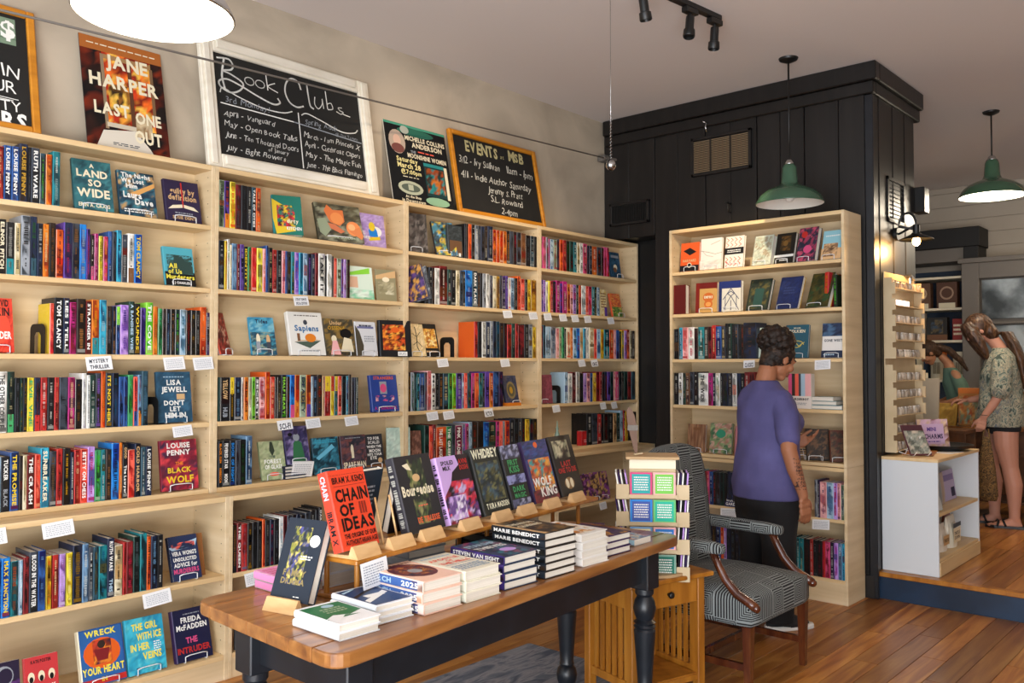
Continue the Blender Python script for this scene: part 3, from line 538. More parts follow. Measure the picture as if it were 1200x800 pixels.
# ------------------------------------------------------------------ face-out books, leftmost bookcase
sh = shown
sh(FA, 88, 133, UZ[0], .235, 'teal hardcover A LAND SO WIDE, face-out on top shelf', '2a5f68', [('m', 0, 0, 1, 1, ['2a5f68', '2f6b72', '1f4a55', '3f7f85', '2b626c'], 1), ('t', 'A', .5, .85, .12, .08, 'e'), ('t', 'LAND', .5, .66, .8, .14, 'e'), ('t', 'SO', .55, .48, .34, .13, 'e'), ('t', 'WIDE', .5, .26, .84, .16, 'e'), ('t', 'ERIN A. CRAIG', .5, .06, .8, .07, 'e')], rz=-.05)
sh(FA, 142, 185, UZ[0], .215, 'dark teal hardcover THE NIGHT WE LOST HIM with white script', '23485c', [('m', 0, 0, 1, 1, ['23485c', '1d3a50', '3a7c8c', '2f5566', '16303f', 'c9a36b'], 2), ('p', [(.3, .5), (1, .8), (1, .7), (.4, .42)], 'd9a25c'), ('t', 'The Night', .5, .86, .8, .1, 'w'), ('t', 'We Lost', .4, .74, .62, .1, 'w'), ('t', 'Him', .36, .62, .34, .1, 'w'), ('t', 'Laura', .36, .4, .5, .13, 'w'), ('t', 'Dave', .66, .26, .5, .13, 'w'), ('l', .1, .06, .9, .16, 2, 'w')])
sh(FA, 196, 237, UZ[0], .208, 'plum hardcover GUILTY BY DEFINITION with an open book drawn on it', '2a2140', [('t', 'guilty by', .52, .68, .7, .13, 'u'), ('t', 'definition', .5, .52, .8, .13, 'u'), ('p', [(.06, .28), (.48, .34), (.48, .42), (.2, .38)], 'e'), ('p', [(.94, .28), (.52, .34), (.52, .42), (.8, .38)], 'e'), ('b', .48, .35, .52, .95, 'r'), ('l', .25, .18, .75, .24, 1, 'a'), ('t', 'SUSIE DENT', .5, .06, .8, .07, 'u')])
sh(FA, 195, 230, UZ[1], .19, 'turquoise hardcover ALL OF US MURDERERS, alone at shelf end', '4fa9ba', [('b', 0, 0, 1, .35, 'K'), ('m', .1, .3, .95, .8, ['2f4a45', '243a38', '4f9aa8', '355b55'], 3), ('p', [(.1, .32), (.18, .62), (.3, .56), (.36, .8), (.45, .7), (.6, .78), (.75, .6), (.9, .66), (.95, .32)], '2b4440'), ('t', 'All', .28, .45, .3, .12, 'Y'), ('t', 'of Us', .34, .31, .45, .11, 'Y'), ('t', 'Murderers', .5, .17, .94, .11, 'Y'), ('t', 'KJ CHARLES', .5, .04, .6, .06, 'w')])
sh(FA, -14, 17, UZ[2], .225, 'red mystery hardcover lettered DER, cut by the left frame edge', 'd6392a', [('m', 0, 0, 1, 1, ['d6392a', 'e04a30', 'c93024'], 4), ('e', .4, .45, .5, .3, 'df4b33'), ('t', 'MURDER', .44, .25, .95, .13, 'w'), ('t', 'KIN', .62, .68, .5, .14, 'K'), ('t', 'DAVID', .55, .85, .6, .12, 'K')], spine='k', lean=10)
sh(FA, 186, 226, UZ[3], .238, 'dark blue hardcover DON\'T LET HIM IN, face-out on the fourth shelf', '2c5570', [('m', 0, 0, 1, 1, ['2c5570', '254a63', '335f7c', '2a4f68'], 5), ('l', .2, .88, .8, .92, 1, 'h'), ('t', 'LISA', .5, .74, .48, .1, 'w'), ('t', 'JEWELL', .5, .6, .86, .1, 'w'), ('b', .56, .45, .8, .56, 'u'), ('t', "DON'T", .48, .34, .64, .09, 'w'), ('t', 'LET', .5, .22, .38, .09, 'w'), ('t', 'HIM IN', .5, .09, .68, .1, 'w')], lean=8)
sh(FA, 190, 233, UZ[4], .235, 'crimson hardcover THE BLACK WOLF, face-out on the lowest upper shelf', '8f2338', [('m', 0, 0, 1, 1, ['8f2338', 'b02c3c', '5d2338', '3f2a45', 'd04048', '7a1f33'], 6), ('t', 'LOUISE', .5, .84, .86, .1, 'w'), ('t', 'PENNY', .5, .7, .8, .1, 'w'), ('t', 'THE', .5, .5, .22, .06, 'o'), ('t', 'BLACK', .5, .35, .72, .1, 'y'), ('t', 'WOLF', .5, .15, .8, .13, 'y')], lean=8)
sh(FL, 203, 237, .484, .2, 'dark blue paperback of white and pink lettering leaning on a second copy', '232f52', [('p', [(0, .75), (1, .9), (.9, .72), (.1, .68)], 'h'), ('m', .1, .7, .9, .85, ['232f52', 'x', 'h', 'n'], 7, (5, 3)), ('t', "VERA WONG'S", .5, .56, .84, .09, 'w'), ('t', 'UNSOLICITED', .5, .43, .8, .08, 'w'), ('t', 'ADVICE for', .5, .3, .8, .09, 'w'), ('t', 'MURDERERS', .5, .16, .86, .1, 'p')], t=.026, lean=18, hard=False, spine='n', depth=.3)
sh(FL, 207, 241, .484, .195, 'tan backed copy standing behind the dark blue paperback', '8a5a30', [], t=.02, lean=12, hard=False, stand=False, depth=.3, y=.075)
sh(FL, 97, 149, .115, .232, 'blue and yellow hardcover WRECK YOUR HEART with round orange picture', '24508f', [('b', .03, .02, .97, .98, '2b5fa0'), ('b', 0, .02, 1, .12, 'r'), ('e', .5, .55, .42, .27, 'O'), ('m', .3, .36, .72, .78, ['7c2f1a', 'e98a2c', '3a2340', 'c0402a'], 8, (4, 5)), ('e', .5, .7, .09, .07, 'D'), ('p', [(.38, .42), (.62, .42), (.68, .62), (.32, .62)], 'R'), ('t', 'WRECK', .5, .86, .86, .1, 'Y'), ('t', 'YOUR HEART', .5, .2, .94, .12, 'Y'), ('t', 'IN', .5, .06, .2, .07, 'y')], t=.035, lean=16, spine='e', depth=.3)
sh(FL, 152, 196, .115, .235, 'turquoise hardcover THE GIRL WITH ICE IN HER VEINS', '2fa5c4', [('m', 0, 0, 1, 1, ['2fa5c4', '3fb6cf', '2690b8', '59bcc8'], 9), ('t', 'THE GIRL', .5, .78, .68, .12, 'Y'), ('t', 'WITH ICE', .6, .6, .66, .12, 'Y'), ('t', 'IN HER', .34, .42, .5, .12, 'Y'), ('t', 'VEINS', .64, .24, .5, .12, 'Y'), ('l', .7, .34, .9, .54, 5, 'w'), ('l', .2, .08, .5, .13, 1, 'n')], t=.03, lean=14, depth=.3)
sh(FL, 208, 250, .115, .23, 'midnight blue hardcover THE INTRUDER with red lower title', '191b3c', [('l', .3, .88, .75, .92, 1, 'a'), ('t', 'FREIDA', .5, .74, .56, .1, 'w'), ('t', 'McFADDEN', .5, .6, .84, .1, 'w'), ('t', 'THE', .46, .34, .32, .11, 'p'), ('t', 'INTRUDER', .5, .16, .9, .11, 'r')], t=.035, lean=16, depth=.3, spine='V')
sh(FL, 30, 70, .115, .175, 'red paperback YOU MAY with three drawn hands', 'c2383c', [('t', 'KATE POSTER', .5, .85, .6, .07, 'K'), ('e', .2, .55, .1, .12, 'e'), ('e', .5, .55, .1, .12, 'e'), ('e', .8, .55, .1, .12, 'e'), ('e', .2, .5, .06, .07, 'K'), ('e', .5, .5, .06, .07, 'K'), ('e', .8, .5, .06, .07, 'K'), ('t', 'YOU MAY', .5, .24, .8, .1, 'w'), ('t', 'NOW KILL', .5, .08, .8, .1, 'w')], t=.02, lean=10, hard=False, depth=.3)
sh(FL, -18, 25, .115, .18, 'black and purple paperback with gold lettering at the lower left corner', '241b35', [('m', 0, 0, 1, .6, ['241b35', '3b2350', '5a2f70', '1a1426'], 10), ('e', .55, .7, .28, .22, 'a'), ('e', .6, .7, .2, .17, '241b35'), ('t', 'CUTES', .6, .32, .7, .12, 'z')], t=.02, lean=10, hard=False, depth=.3)
# ------------------------------------------------------------------ second bookcase
sh(FA, 321, 349, UZ[0], .225, 'green and yellow hardcover of tumbling red flowers, at an angle', '1f7566', [('p', [(0, .9), (.45, .72), (.75, .1), (.1, 0), (0, .4)], 'y'), ('m', .15, .2, .75, .75, ['1f7566', 'e3c02c', '9c1f2c', 'c9283a', '2a2a20'], 11), ('p', [(.55, 1), (1, 1), (1, .3), (.8, .45)], '1f7566'), ('t', 'dirty', .66, .3, .4, .1, 'e'), ('t', 'KITCHEN', .7, .12, .5, .08, 'w')], lean=18, rz=-.35, spine='2a8f9b')
sh(FA, 374, 423, UZ[0], .225, 'wide art book with an orange fox and its round tail', '3b3a2c', [('m', 0, 0, 1, 1, ['3b3a2c', '55503a', '2b2b22', '6b6a55', '8d8f78'], 12), ('p', [(.2, .8), (.28, .97), (.4, .84), (.62, .86), (.62, .55), (.5, .42), (.3, .5)], 'd2713c'), ('e', .46, .62, .14, .16, 'e08a4a'), ('p', [(.1, .5), (.2, .38), (.5, .22), (.6, .28), (.4, .45)], 'c9704a'), ('e', .8, .38, .16, .2, 'e58a4e'), ('p', [(.7, .3), (.95, .1), (1, .2), (.95, .45)], 'd9804a'), ('e', .76, .42, .08, .09, 'f0b27a'), ('p', [(.02, .55), (.2, .6), (.3, .3), (.15, .1), (.05, .2)], '8d9a80'), ('t', 'THE GOODLINGS', .6, .08, .6, .06, 'q')], lean=18, rz=-.12)
sh(FA, 419, 453, UZ[0], .195, 'lilac book with a small yellow and blue seated figure', 'a98cc4', [('m', 0, 0, 1, 1, ['a98cc4', 'b59bd0', 'c3a9d6', '9c82bd'], 13), ('e', .68, .48, .2, .16, 'w'), ('p', [(.42, .5), (.6, .7), (.72, .5), (.75, .3), (.45, .32)], 'B'), ('e', .55, .62, .11, .14, 'y'), ('p', [(.4, .28), (.8, .34), (.82, .24), (.42, .18)], 'y'), ('t', 'HEL', .2, .36, .28, .09, 'w'), ('t', 'GODDESS', .25, .24, .4, .08, 'w')], lean=9, stand=False, hard=False, t=.012)
sh(FA, 409, 439, UZ[1], .19, 'bright mint and white book standing in a patch of light', 'dcefe0', [('p', [(0, .78), (.9, .98), (.9, .8), (0, .7)], 'l'), ('b', .05, .35, .4, .68, 'e0b89a'), ('m', 0, 0, 1, .3, ['b8e6cc', 'dcefe0', '8fd4b0'], 14, (4, 3))], lean=9, stand=False, hard=False, t=.012)
sh(FA, 442, 462, UZ[1], .185, 'khaki book with a yellow fore edge beside the mint one', '8d8666', [('p', [(0, .8), (1, .98), (1, .75), (0, .68)], 'u'), ('e', .5, .68, .18, .08, 'e'), ('m', .1, .2, .9, .6, ['8d8666', 'a8a080', 'c9c3a5'], 15, (4, 4))], lean=9, rz=-.2, stand=False, hard=False, t=.012, back='y')
sh(FA, 259, 275, UZ[2], .215, 'red covered book seen almost edge-on at the end of the third shelf', 'a32f22', [('m', .1, .1, .95, .9, ['a32f22', 'd04a3a', '6a2a1f', 'e8b59a'], 16)], lean=14, rz=.6, spine='x', t=.018, wd=.12)
sh(FA, 296, 323, UZ[2], .2, 'blue seaside graphic novel with two figures on the pier', '2f86ad', [('m', 0, 0, 1, .6, ['27566e', '1f4657', '3d8aa0', '8a9a86'], 17), ('m', 0, .6, 1, 1, ['4fa0bd', '7ab5c4', '2f86ad'], 18, (5, 4)), ('t', 'Tides', .5, .84, .5, .1, 'n'), ('e', .3, .4, .08, .16, 'e'), ('e', .7, .38, .08, .16, 'u'), ('b', .2, .05, .36, .35, 'a'), ('b', .62, .05, .78, .34, 'A')], lean=16, rz=-.12, spine='2f9ac4')
sh(FA, 342, 381, UZ[2], .238, 'white hardcover SAPIENS, a graphic history with a tilted island drawing', 'e3e2dc', [('l', .2, .9, .9, .94, 1, 'D'), ('t', 'Sapiens', .52, .56, .84, .13, '3a6f9f'), ('e', .5, .76, .06, .06, 'A'), ('p', [(.12, .3), (.9, .34), (.55, .16)], '4b5c50'), ('p', [(.12, .31), (.9, .35), (.7, .37), (.3, .34)], 'u'), ('e', .6, .4, .16, .1, 'o'), ('b', .22, .32, .3, .5, 'd'), ('l', .3, .08, .8, .12, 1, 'a')], t=.03, lean=14, rz=-.05, hard=True)
sh(FA, 383, 417, UZ[2], .205, 'brown comic with two embracing pale figures', '4a4434', [('m', 0, 0, 1, 1, ['4a4434', '5b543f', '39352a', '8a6f3a'], 19), ('t', 'Under', .4, .84, .5, .1, 'u'), ('t', 'OSSENA', .42, .7, .6, .1, 'z'), ('e', .3, .45, .09, .1, 'e'), ('p', [(.15, .02), (.25, .4), (.4, .4), (.5, .02)], 'P'), ('e', .72, .6, .2, .14, 'K'), ('p', [(.5, .1), (.65, .5), (.9, .45), (.95, .1)], 'e')], lean=10, hard=False, t=.012)
sh(FA, 419, 443, UZ[2], .195, 'pale grey comic with a dark tree at its left side', 'd5d8dd', [('b', .1, .8, .9, .86, '6a6f9a'), ('p', [(0, .9), (.2, .7), (.35, .3), (.3, 0), (0, 0)], '4b4538'), ('l', .4, .4, .9, .6, 3, 'a'), ('l', .2, .84, .8, .94, 1, 'n')], lean=9, hard=False, t=.012)
sh(FA, 446, 478, UZ[2], .212, 'black comic collection with a fiery orange panel and barcode', '17181c', [('m', .1, .18, .8, .88, ['d0501f', 'e88a2c', '7a2a18', 'f0b04a', '3a1a14'], 20), ('e', .5, .74, .14, .08, 'O'), ('b', .55, .02, .85, .14, 'w'), ('l', .58, .04, .82, .12, 3, 'a')], t=.03, lean=6, rz=-.18, stand=False, y=.012)
sh(FA, 437, 468, UZ[3], .212, 'royal blue hardcover with pink and orange shapes, alone at shelf end', '24408f', [('t', 'STRANGERS', .5, .88, .8, .08, 'O'), ('b', .34, .48, .6, .82, 'a'), ('e', .47, .64, .12, .12, 'p'), ('e', .3, .36, .1, .07, 'x'), ('e', .7, .34, .1, .08, 'p'), ('b', .4, .3, .6, .4, 'w'), ('m', .15, .28, .85, .44, ['24408f', 'P', 'p', '24408f'], 21, (6, 3)), ('t', 'A.J. KENDRICK', .5, .06, .84, .08, 'm')], lean=9, t=.026)
sh(FA, 308, 335, UZ[4], .2, 'sage green hardcover with a twisted tree and red print', '9aa57c', [('m', 0, 0, 1, 1, ['9aa57c', 'a9b48a', '8b9a70', 'b5ba92'], 22), ('p', [(.45, .98), (.55, .98), (.62, .74), (.5, .6), (.4, .76)], '2f3a2c'), ('t', 'THE', .5, .56, .3, .06, 'G'), ('t', 'FOREST', .5, .42, .7, .1, 'w'), ('t', 'OF GLASS', .5, .28, .7, .1, 'w'), ('e', .5, .14, .2, .05, 'x')], lean=16, rz=-.1)
sh(FA, 337, 363, UZ[4]+.068, .2, 'purple hardcover with a green robed wizard, on a stack of copies', '3b3560', [('m', 0, 0, 1, 1, ['3b3560', '6a5a8c', '8f86ad', '2f2a4a'], 23), ('p', [(.25, .05), (.35, .55), (.5, .65), (.7, .55), (.8, .05)], '2f6a45'), ('e', .5, .7, .14, .1, 'a'), ('e', .5, .85, .1, .08, '3b3150'), ('e', .25, .78, .1, .05, 'K')], lean=14, rz=-.06)
for k in range(4): book('dark blue copy under the wizard book, %s in its stack' % ('lowest', 'second', 'third', 'topmost')[k], .13, .145, .016, 'n', FA.w(FA.x(333, .01, UZ[4]), .004+.001*k, UZ[4]+.001+(k+1)*.0168), (-pi/2, 0, 0), 'stacked copies under the purple wizard book', sp='w', rs=k)
sign(FA, 356, UZ[4]+.085, 'large white card leaning on the stack of dark copies, second bookcase', w=.13, h=.08, y=-.004, tilt=10, roll=4)
sh(FA, 369, 399, UZ[4], .195, 'deep teal hardcover with glowing blue diagonal light', '1e4657', [('m', 0, 0, 1, 1, ['1e4657', '2c6a80', '163644', '3f8ca4'], 24), ('p', [(.1, .45), (.75, .8), (.85, .7), (.2, .38)], '6ab8d4'), ('l', .1, .84, .9, .95, 2, 'c')], lean=9)
sh(FA, 402, 431, UZ[4], .195, 'dark hardcover THE SPARE MAN with a white astronaut', '3d3440', [('m', 0, .2, 1, 1, ['3d3440', '5a4450', '2b2f3a', '7a4a48'], 25), ('e', .44, .6, .06, .14, 'e'), ('b', .4, .35, .5, .55, 'e'), ('t', 'SPARE MAN', .5, .08, .9, .16, 'e'), ('l', .2, .9, .8, .95, 1, 'a')], lean=9)
sh(FA, 430, 451, UZ[4], .192, 'black hardcover of stacked white capitals ending in EYE', '2e3035', [('t', 'TO FOR', .5, .84, .7, .08, 'w'), ('t', 'SCALZI', .5, .72, .8, .08, 'w'), ('t', 'WHEN THE', .5, .6, .8, .07, 'w'), ('t', 'MOON', .52, .47, .7, .09, 'w'), ('t', 'HITS YOUR', .5, .37, .8, .07, 'w'), ('t', 'EYE', .42, .26, .4, .09, 'w'), ('e', .78, .22, .12, .08, 'u'), ('b', 0, 0, 1, .1, 'd')], lean=9, wd=.13)
sh(FA, 453, 462, UZ[4], .225, 'pale sea green oversize book standing edge-on by the side panel', 'a8bcae', [('m', 0, 0, 1, 1, ['a8bcae', '9db3a8', 'b6c6b8'], 26), ('e', .7, .3, .04, .02, 'A')], lean=3, rz=-.5, stand=False, t=.012, wd=.14, y=.06, depth=.2)
for k, u in enumerate((274, 283)):
    sh(FL, u, u+14, .115, .19, '%s dark book on the bottom shelf by the table corner' % ('left', 'right')[k], '22242a', [('m', .05, .05, .95, .95, ['22242a', '3a3f3a', '14161a', '5a5a4a'], 27+k)], lean=14, rz=-.5, depth=.3, wd=.14, stand=k == 1)
# ------------------------------------------------------------------ third and fourth bookcases
sh(FA, 480, 495, UZ[0], .235, 'dark thorny patterned book at left end of third bookcase top shelf', '3a3330', [('m', 0, 0, 1, 1, ['3a3330', '4f4744', '6b6460', '242020'], 30)], lean=7, rz=-.2, wd=.13)
sh(FA, 512, 530, UZ[0], .23, 'book of blue yellow and green flowers tilted on third bookcase', '2b3440', [('m', 0, 0, 1, 1, ['2b4a5a', 'c9a82c', '3f7f95', '6a8a50', '1f2a30', '5a9ac0'], 31), ('e', .7, .3, .12, .08, 'B')], lean=20, rz=-.25, wd=.15)
sh(FA, 526, 544, UZ[0], .2, 'dark slate book with a tan lower panel, third bookcase top shelf', '33393c', [('m', .02, .55, .98, .97, ['33393c', '444c50', '2a3032'], 32), ('b', .1, .08, .95, .52, '6a4c34'), ('b', .7, .03, .85, .14, 'w')], lean=4, wd=.125, stand=False, y=.01)
sh(FA, 480, 494, UZ[1], .21, 'violet spine book leaning in the corner of third bookcase second shelf', '3a2a5a', [('m', 0, 0, 1, 1, ['3a2a5a', '5a3a7a', 'c08a3a', '1f1a2a'], 33)], lean=4, roll=-.28, rz=-1.1, wd=.12, stand=False, depth=.19)
sh(FA, 484, 500, UZ[1], .2, 'dark grey book leaning beside the violet one', '33363c', [('m', 0, 0, 1, 1, ['33363c', '55585c', '8a8f94'], 34)], lean=4, roll=-.22, rz=-1.1, wd=.12, stand=False, depth=.19, t=.018)
sh(FA, 481, 495, UZ[2], .2, 'cream card cover with fine black line drawing, third bookcase', 'd9be8a', [('m', 0, 0, 1, 1, ['d9be8a', 'e3cb9c'], 35), ('s', [(.5, .9), (.55, .6), (.5, .3), (.6, .15)], 'K', .05), ('s', [(.3, .7), (.55, .6), (.8, .75)], 'K', .03), ('s', [(.3, .35), (.55, .45), (.8, .3)], 'K', .03)], lean=14, rz=-.1, wd=.12)
sh(FA, 497, 520, UZ[2], .205, 'black book with a golden lion face, third bookcase', '1f1c1a', [('m', .15, .25, .92, .85, ['e0a03a', 'f0c86a', 'c07a2a', 'f5dfa0', 'a8622a'], 36), ('l', .2, .1, .85, .2, 1, 'u')], lean=14, wd=.135)
sh(FA, 594, 615, UZ[3], .2, 'dark blue grey book with an ornate gold crest, third bookcase', '2f3550', [('m', 0, 0, 1, 1, ['2f3550', '3a415c', '4a5068', '5a5560'], 37), ('e', .5, .5, .34, .3, '8a7a50'), ('e', .5, .5, .26, .22, '5a5540'), ('e', .5, .5, .12, .12, 'z')], lean=12, wd=.13, y=.03)
one('booklet', MB().box(0, 0, 0, .13, .09, .02, col('o')), 'print', 'orange booklet lying in front of the crested book', 'book', loc=FA.w(FA.x(596, .0, UZ[3]), .003, UZ[3]+.001))
sh(FA, 480, 486, UZ[4], .2, 'brown book leaning back in the left corner behind the display riser', '6a4436', [('m', 0, 0, 1, 1, ['6a4436', '55362c', '8a6050'], 38)], lean=6, rz=-.3, wd=.08, stand=False)
sh(FA, 717.5, 734, UZ[0], .2, 'blue storybook with a white figure on the farthest top shelf', '1f4460', [('m', 0, 0, 1, 1, ['1f4460', '2f5f80', '17344a', '2a5570'], 39), ('b', .1, .78, .9, .88, 'a'), ('e', .45, .4, .2, .12, 'e'), ('e', .4, .3, .18, .1, 'd')], lean=8, wd=.125)
sh(FA, 704.5, 715, UZ[1], .205, 'thick cream book with a purple corner, farthest bookcase', 'e3d2a0', [('m', 0, 0, 1, 1, ['e3d2a0', 'efe0b5', 'd0b060'], 40), ('b', .6, 0, 1, .35, 'v'), ('l', .1, .3, .9, .9, 6, 'd')], lean=4, wd=.08, t=.035, stand=False, hard=False)
sh(FA, 719, 736, UZ[1], .185, 'orange and green landscape paperback, farthest bookcase', 'd9603a', [('m', 0, .42, 1, 1, ['d9603a', 'e8803a', 'd04a4a', 'f0a050'], 41), ('m', 0, 0, 1, .42, ['5a8a3a', '7aa04a', '3a5a30', 'e0c060'], 42)], lean=12, wd=.13, hard=False)
sh(FA, 635.5, 641, UZ[3], .2, 'maroon book leaning at the left end, farthest bookcase fourth shelf', '6a2a34', [('m', 0, 0, 1, 1, ['6a2a34', '7a3440'], 43)], lean=8, rz=-.5, wd=.08)
sh(FA, 682, 698, UZ[4], .105, 'small bright red boxed set at the front of the farthest bookcase', 'b01f24', [('b', .15, .55, .85, .8, 'r'), ('l', .2, .2, .8, .45, 2, 'P')], t=.05, lean=0, wd=.12, stand=False, y=.01, hard=False)
t = thing('figurine', FA.w(FA.x(653, .06, UZ[4]), .06, UZ[4]+.001), 0, 'small pale figurine on a stand behind the display riser', 'figurine')
MB().lathe([(.025, 0), (.028, .01), (.012, .02), (.014, .06), (.02, .09), (.008, .12), (.012, .135), (.006, .15), (.003, .19)], 12).build('figure', plain('celadon_glaze', '8aa396', .3), t, True); MB().tube([(-.03, 0, 0), (-.02, .02, .06), (0, .03, .1), (.02, .02, .06), (.03, 0, 0)], .003).build('loop_stand', 'birch', t)
for k, (u, c1) in enumerate(((668, '5a2a48'), (679, '6f2f6a'), (690, '4a3040'), (700, '7a3a80'))):
    sh(FL, u, u+14, .484, .2, 'purple brown fantasy copy, %s of four leaning on the low far shelf' % ordn(k), c1, [('m', 0, 0, 1, 1, [c1, 'c09a5a', '8a4a8a', '3a2030'], 50+k)], lean=14, rz=-.15, depth=.3, wd=.14, stand=k > 1, spine='v')
for k, u in enumerate((652, 668, 684)):
    sh(FL, u, u+12, .115, .23, 'dark red magenta hardcover on the bottom far shelf, %s from left' % ordn(k), '5a1f38', [('m', 0, 0, 1, 1, ['5a1f38', '7a2a50', '401828'], 60+k)], lean=10, rz=-.9, depth=.3, wd=.15, stand=False)
# ------------------------------------------------------------------ bookcase on the black wall
g = 'face-out books on the black wall bookcase'
def shb(*a, **k): k.setdefault('group', g); k.setdefault('depth', .26); k['rz'] = -k.get('rz', 0) if k.get('rz', 0) < .3 else k['rz']; return sh(FB, *a, **k)
shb(796.5, 821, 2.11, .2, 'orange hardcover with a black mortarboard', 'd95a28', [('b', 0, 0, 1, .2, 'k'), ('p', [(.15, .72), (.5, .82), (.85, .66), (.5, .55)], 'k'), ('t', 'HARVARD', .5, .32, .7, .09, 'u'), ('e', .5, .2, .12, .09, 'e'), ('e', .5, .2, .09, .065, 'k')], lean=6, wd=.15, y=.02)
shb(820, 847, 2.11, .215, 'white hardcover with thin brown branches, left half of top shelf', 'e9e2d8', [('s', [(0, .62), (.4, .55), (.7, .48), (1, .52)], '9a8a7a', .02), ('s', [(.1, .6), (.3, .45), (.6, .4)], '9a8a7a', .015), ('s', [(.5, .8), (.9, .9)], 'a09080', .02), ('m', 0, 0, 1, .3, ['e9e2d8', 'f0d5c8', 'e5dcd0'], 70, (4, 3))], lean=5, wd=.165, t=.02, y=.025)
shb(848, 871, 2.11, .215, 'cream hardcover of red chevrons with a black title band', 'ece2d4', [('s', [(.1+.0*k, .05), (.25, .12), (.1, .2)], 'r', .03) for k in range(1)]+[('s', [(x, y), (x+.12, y+.06), (x, y+.13)], 'x', .028) for x in (.08, .3, .52, .74) for y in (.05, .2, .66, .82)]+[('b', 0, .42, 1, .63, 'k'), ('l', .15, .47, .85, .58, 2, 'w')], lean=8, rz=.06, wd=.145)
shb(880, 901, 2.11, .205, 'pale sage hardcover with tiny botanical marks', 'c3c9b8', [('m', .05, .05, .95, .95, ['c3c9b8', 'd0d3c0', 'b4bda8', 'a89a80'], 71, (8, 12))], lean=15, rz=.12, wd=.145, t=.04, spine='s')
shb(906, 927, 2.11, .205, 'black and white hardcover with a dim golden portrait', '1b1915', [('b', 0, .2, 1, .28, 'w'), ('m', .25, .4, .8, .9, ['2a241a', '6a4a20', '3a2c18'], 72, (4, 6)), ('e', .52, .66, .12, .1, '7a5a2c'), ('l', .3, .06, .7, .14, 1, 'w')], lean=15, rz=.12, wd=.14, t=.03)
shb(932, 951, 2.11, .225, 'navy hardcover of pink and red blossoms', '2a2c40', [('m', 0, 0, 1, 1, ['2a2c40', '3a3048', '232538', 'a03a5a', 'c0506a'], 73, (8, 12)), ('e', .3, .8, .16, .1, 'r'), ('e', .55, .35, .22, .12, 'p')], lean=15, rz=.15, wd=.135, t=.04, y=.02)
shb(961, 981, 2.11, .19, 'sky blue paperback with a camel on sand', '8fc3d0', [('b', 0, 0, 1, .38, 'd9b080'), ('m', .1, .1, .8, .55, ['8a6a50', 'c09a70', '5a4030', 'd9b080'], 74, (5, 5)), ('l', .15, .78, .85, .86, 1, 'w')], lean=15, rz=.1, wd=.135, hard=False, t=.016)
shb(789, 806, 1.815, .205, 'thick dark red volume at the left end of second shelf', '5a1412', [('b', .06, .05, .1, .95, '7a241a')], lean=1, wd=.1, stand=False, t=.05, y=.01, spine='R')
shb(815, 840, 1.815, .205, 'tan and red collectors volume with a round orange ornament', 'c89a58', [('b', 0, 0, .18, 1, '7a1c14'), ('b', .18, .8, 1, 1, '6a1814'), ('p', [(.2, .95), (1, .78), (1, 1), (.2, 1)], '6a1814'), ('e', .6, .5, .26, .16, 'c5672c'), ('e', .6, .28, .2, .14, 'c5672c'), ('t', 'EMPIRE', .6, .47, .4, .08, 'e'), ('e', .6, .27, .13, .08, 'e09a50')], lean=3, wd=.165, t=.03, spine='R', y=.02)
shb(842, 870, 1.815, .205, 'navy and white collectors volume with geometric lattice', 'd8d3c4', [('b', 0, 0, .14, 1, '1c2a5c'), ('b', 0, .76, 1, 1, '1f2f6c')]+[('s', p, '3a3f60', .03) for p in ([(.2, .05), (.55, .5), (.9, .05)], [(.2, .4), (.55, .75), (.9, .4)], [(.3, .05), (.3, .5)], [(.8, .05), (.8, .5)], [(.55, .05), (.55, .35)], [(.4, .58), (.55, .66), (.7, .58), (.55, .5), (.4, .58)])], lean=3, wd=.165, t=.03, spine='n', y=.02)
shb(873, 899, 1.815, .222, 'dark green leather bound volume in gilt, middle of second shelf', '26302a', [('m', .08, .05, .92, .95, ['26302a', '2f3c30', '3c4534', '5a5430'], 76, (6, 9)), ('b', .3, .1, .7, .7, '2a4a44')], lean=20, rz=.08, wd=.165, t=.03, stand=True)
shb(908, 930, 1.815, .222, 'plain deep blue volume with gilt fore edge', '232f5c', [('m', .03, .03, .97, .97, ['232f5c', '28366a', '2b3560'], 77), ('l', .25, .45, .75, .7, 3, '3c4a78')], lean=20, rz=.16, wd=.165, t=.03, back='z')
shb(943, 966, 1.815, .235, 'green and gold decorated volume tilted near the right end', '3a3a1c', [('m', .03, .03, .97, .97, ['3a3a1c', '4a4420', '2c4a2c', '5a5024', '24301c'], 78, (6, 9))], lean=22, rz=.22, wd=.165, t=.035, back='z')
shb(970, 979, 1.815, .225, 'bright red volume leaning spine-out at right end of second shelf', 'a8242a', [], lean=2, rz=1.3, wd=.14, t=.03, roll=.1, stand=False, sp='y', spine='r', y=.02)
shb(981, 987, 1.815, .2, 'black green volume at the extreme right of second shelf', '1b2a1c', [], lean=1, rz=1.5, wd=.14, t=.022, stand=False, sp='l', y=.02)
shb(888, 917, 1.5, .2, 'pale mint hardcover behind the dark curly head', 'c9d8c8', [('l', .2, .75, .8, .9, 2, 'G')], lean=8, wd=.16)
shb(919, 947, 1.5, .212, 'teal hardcover with a coiled gold serpent emblem', '24596c', [('l', .35, .88, .65, .93, 1, 'e'), ('t', 'TOLKIEN', .5, .76, .7, .09, 'e')]+[('s', [(.5+.3*cos(a*.4)*(1-a*.02), .4+.12*sin(a*.4)*(1-a*.02)) for a in range(17)], 'd8c860', .03), ('s', [(.2, .35), (.4, .5), (.6, .35), (.82, .46)], 'd8c860', .03)], lean=8, wd=.155)
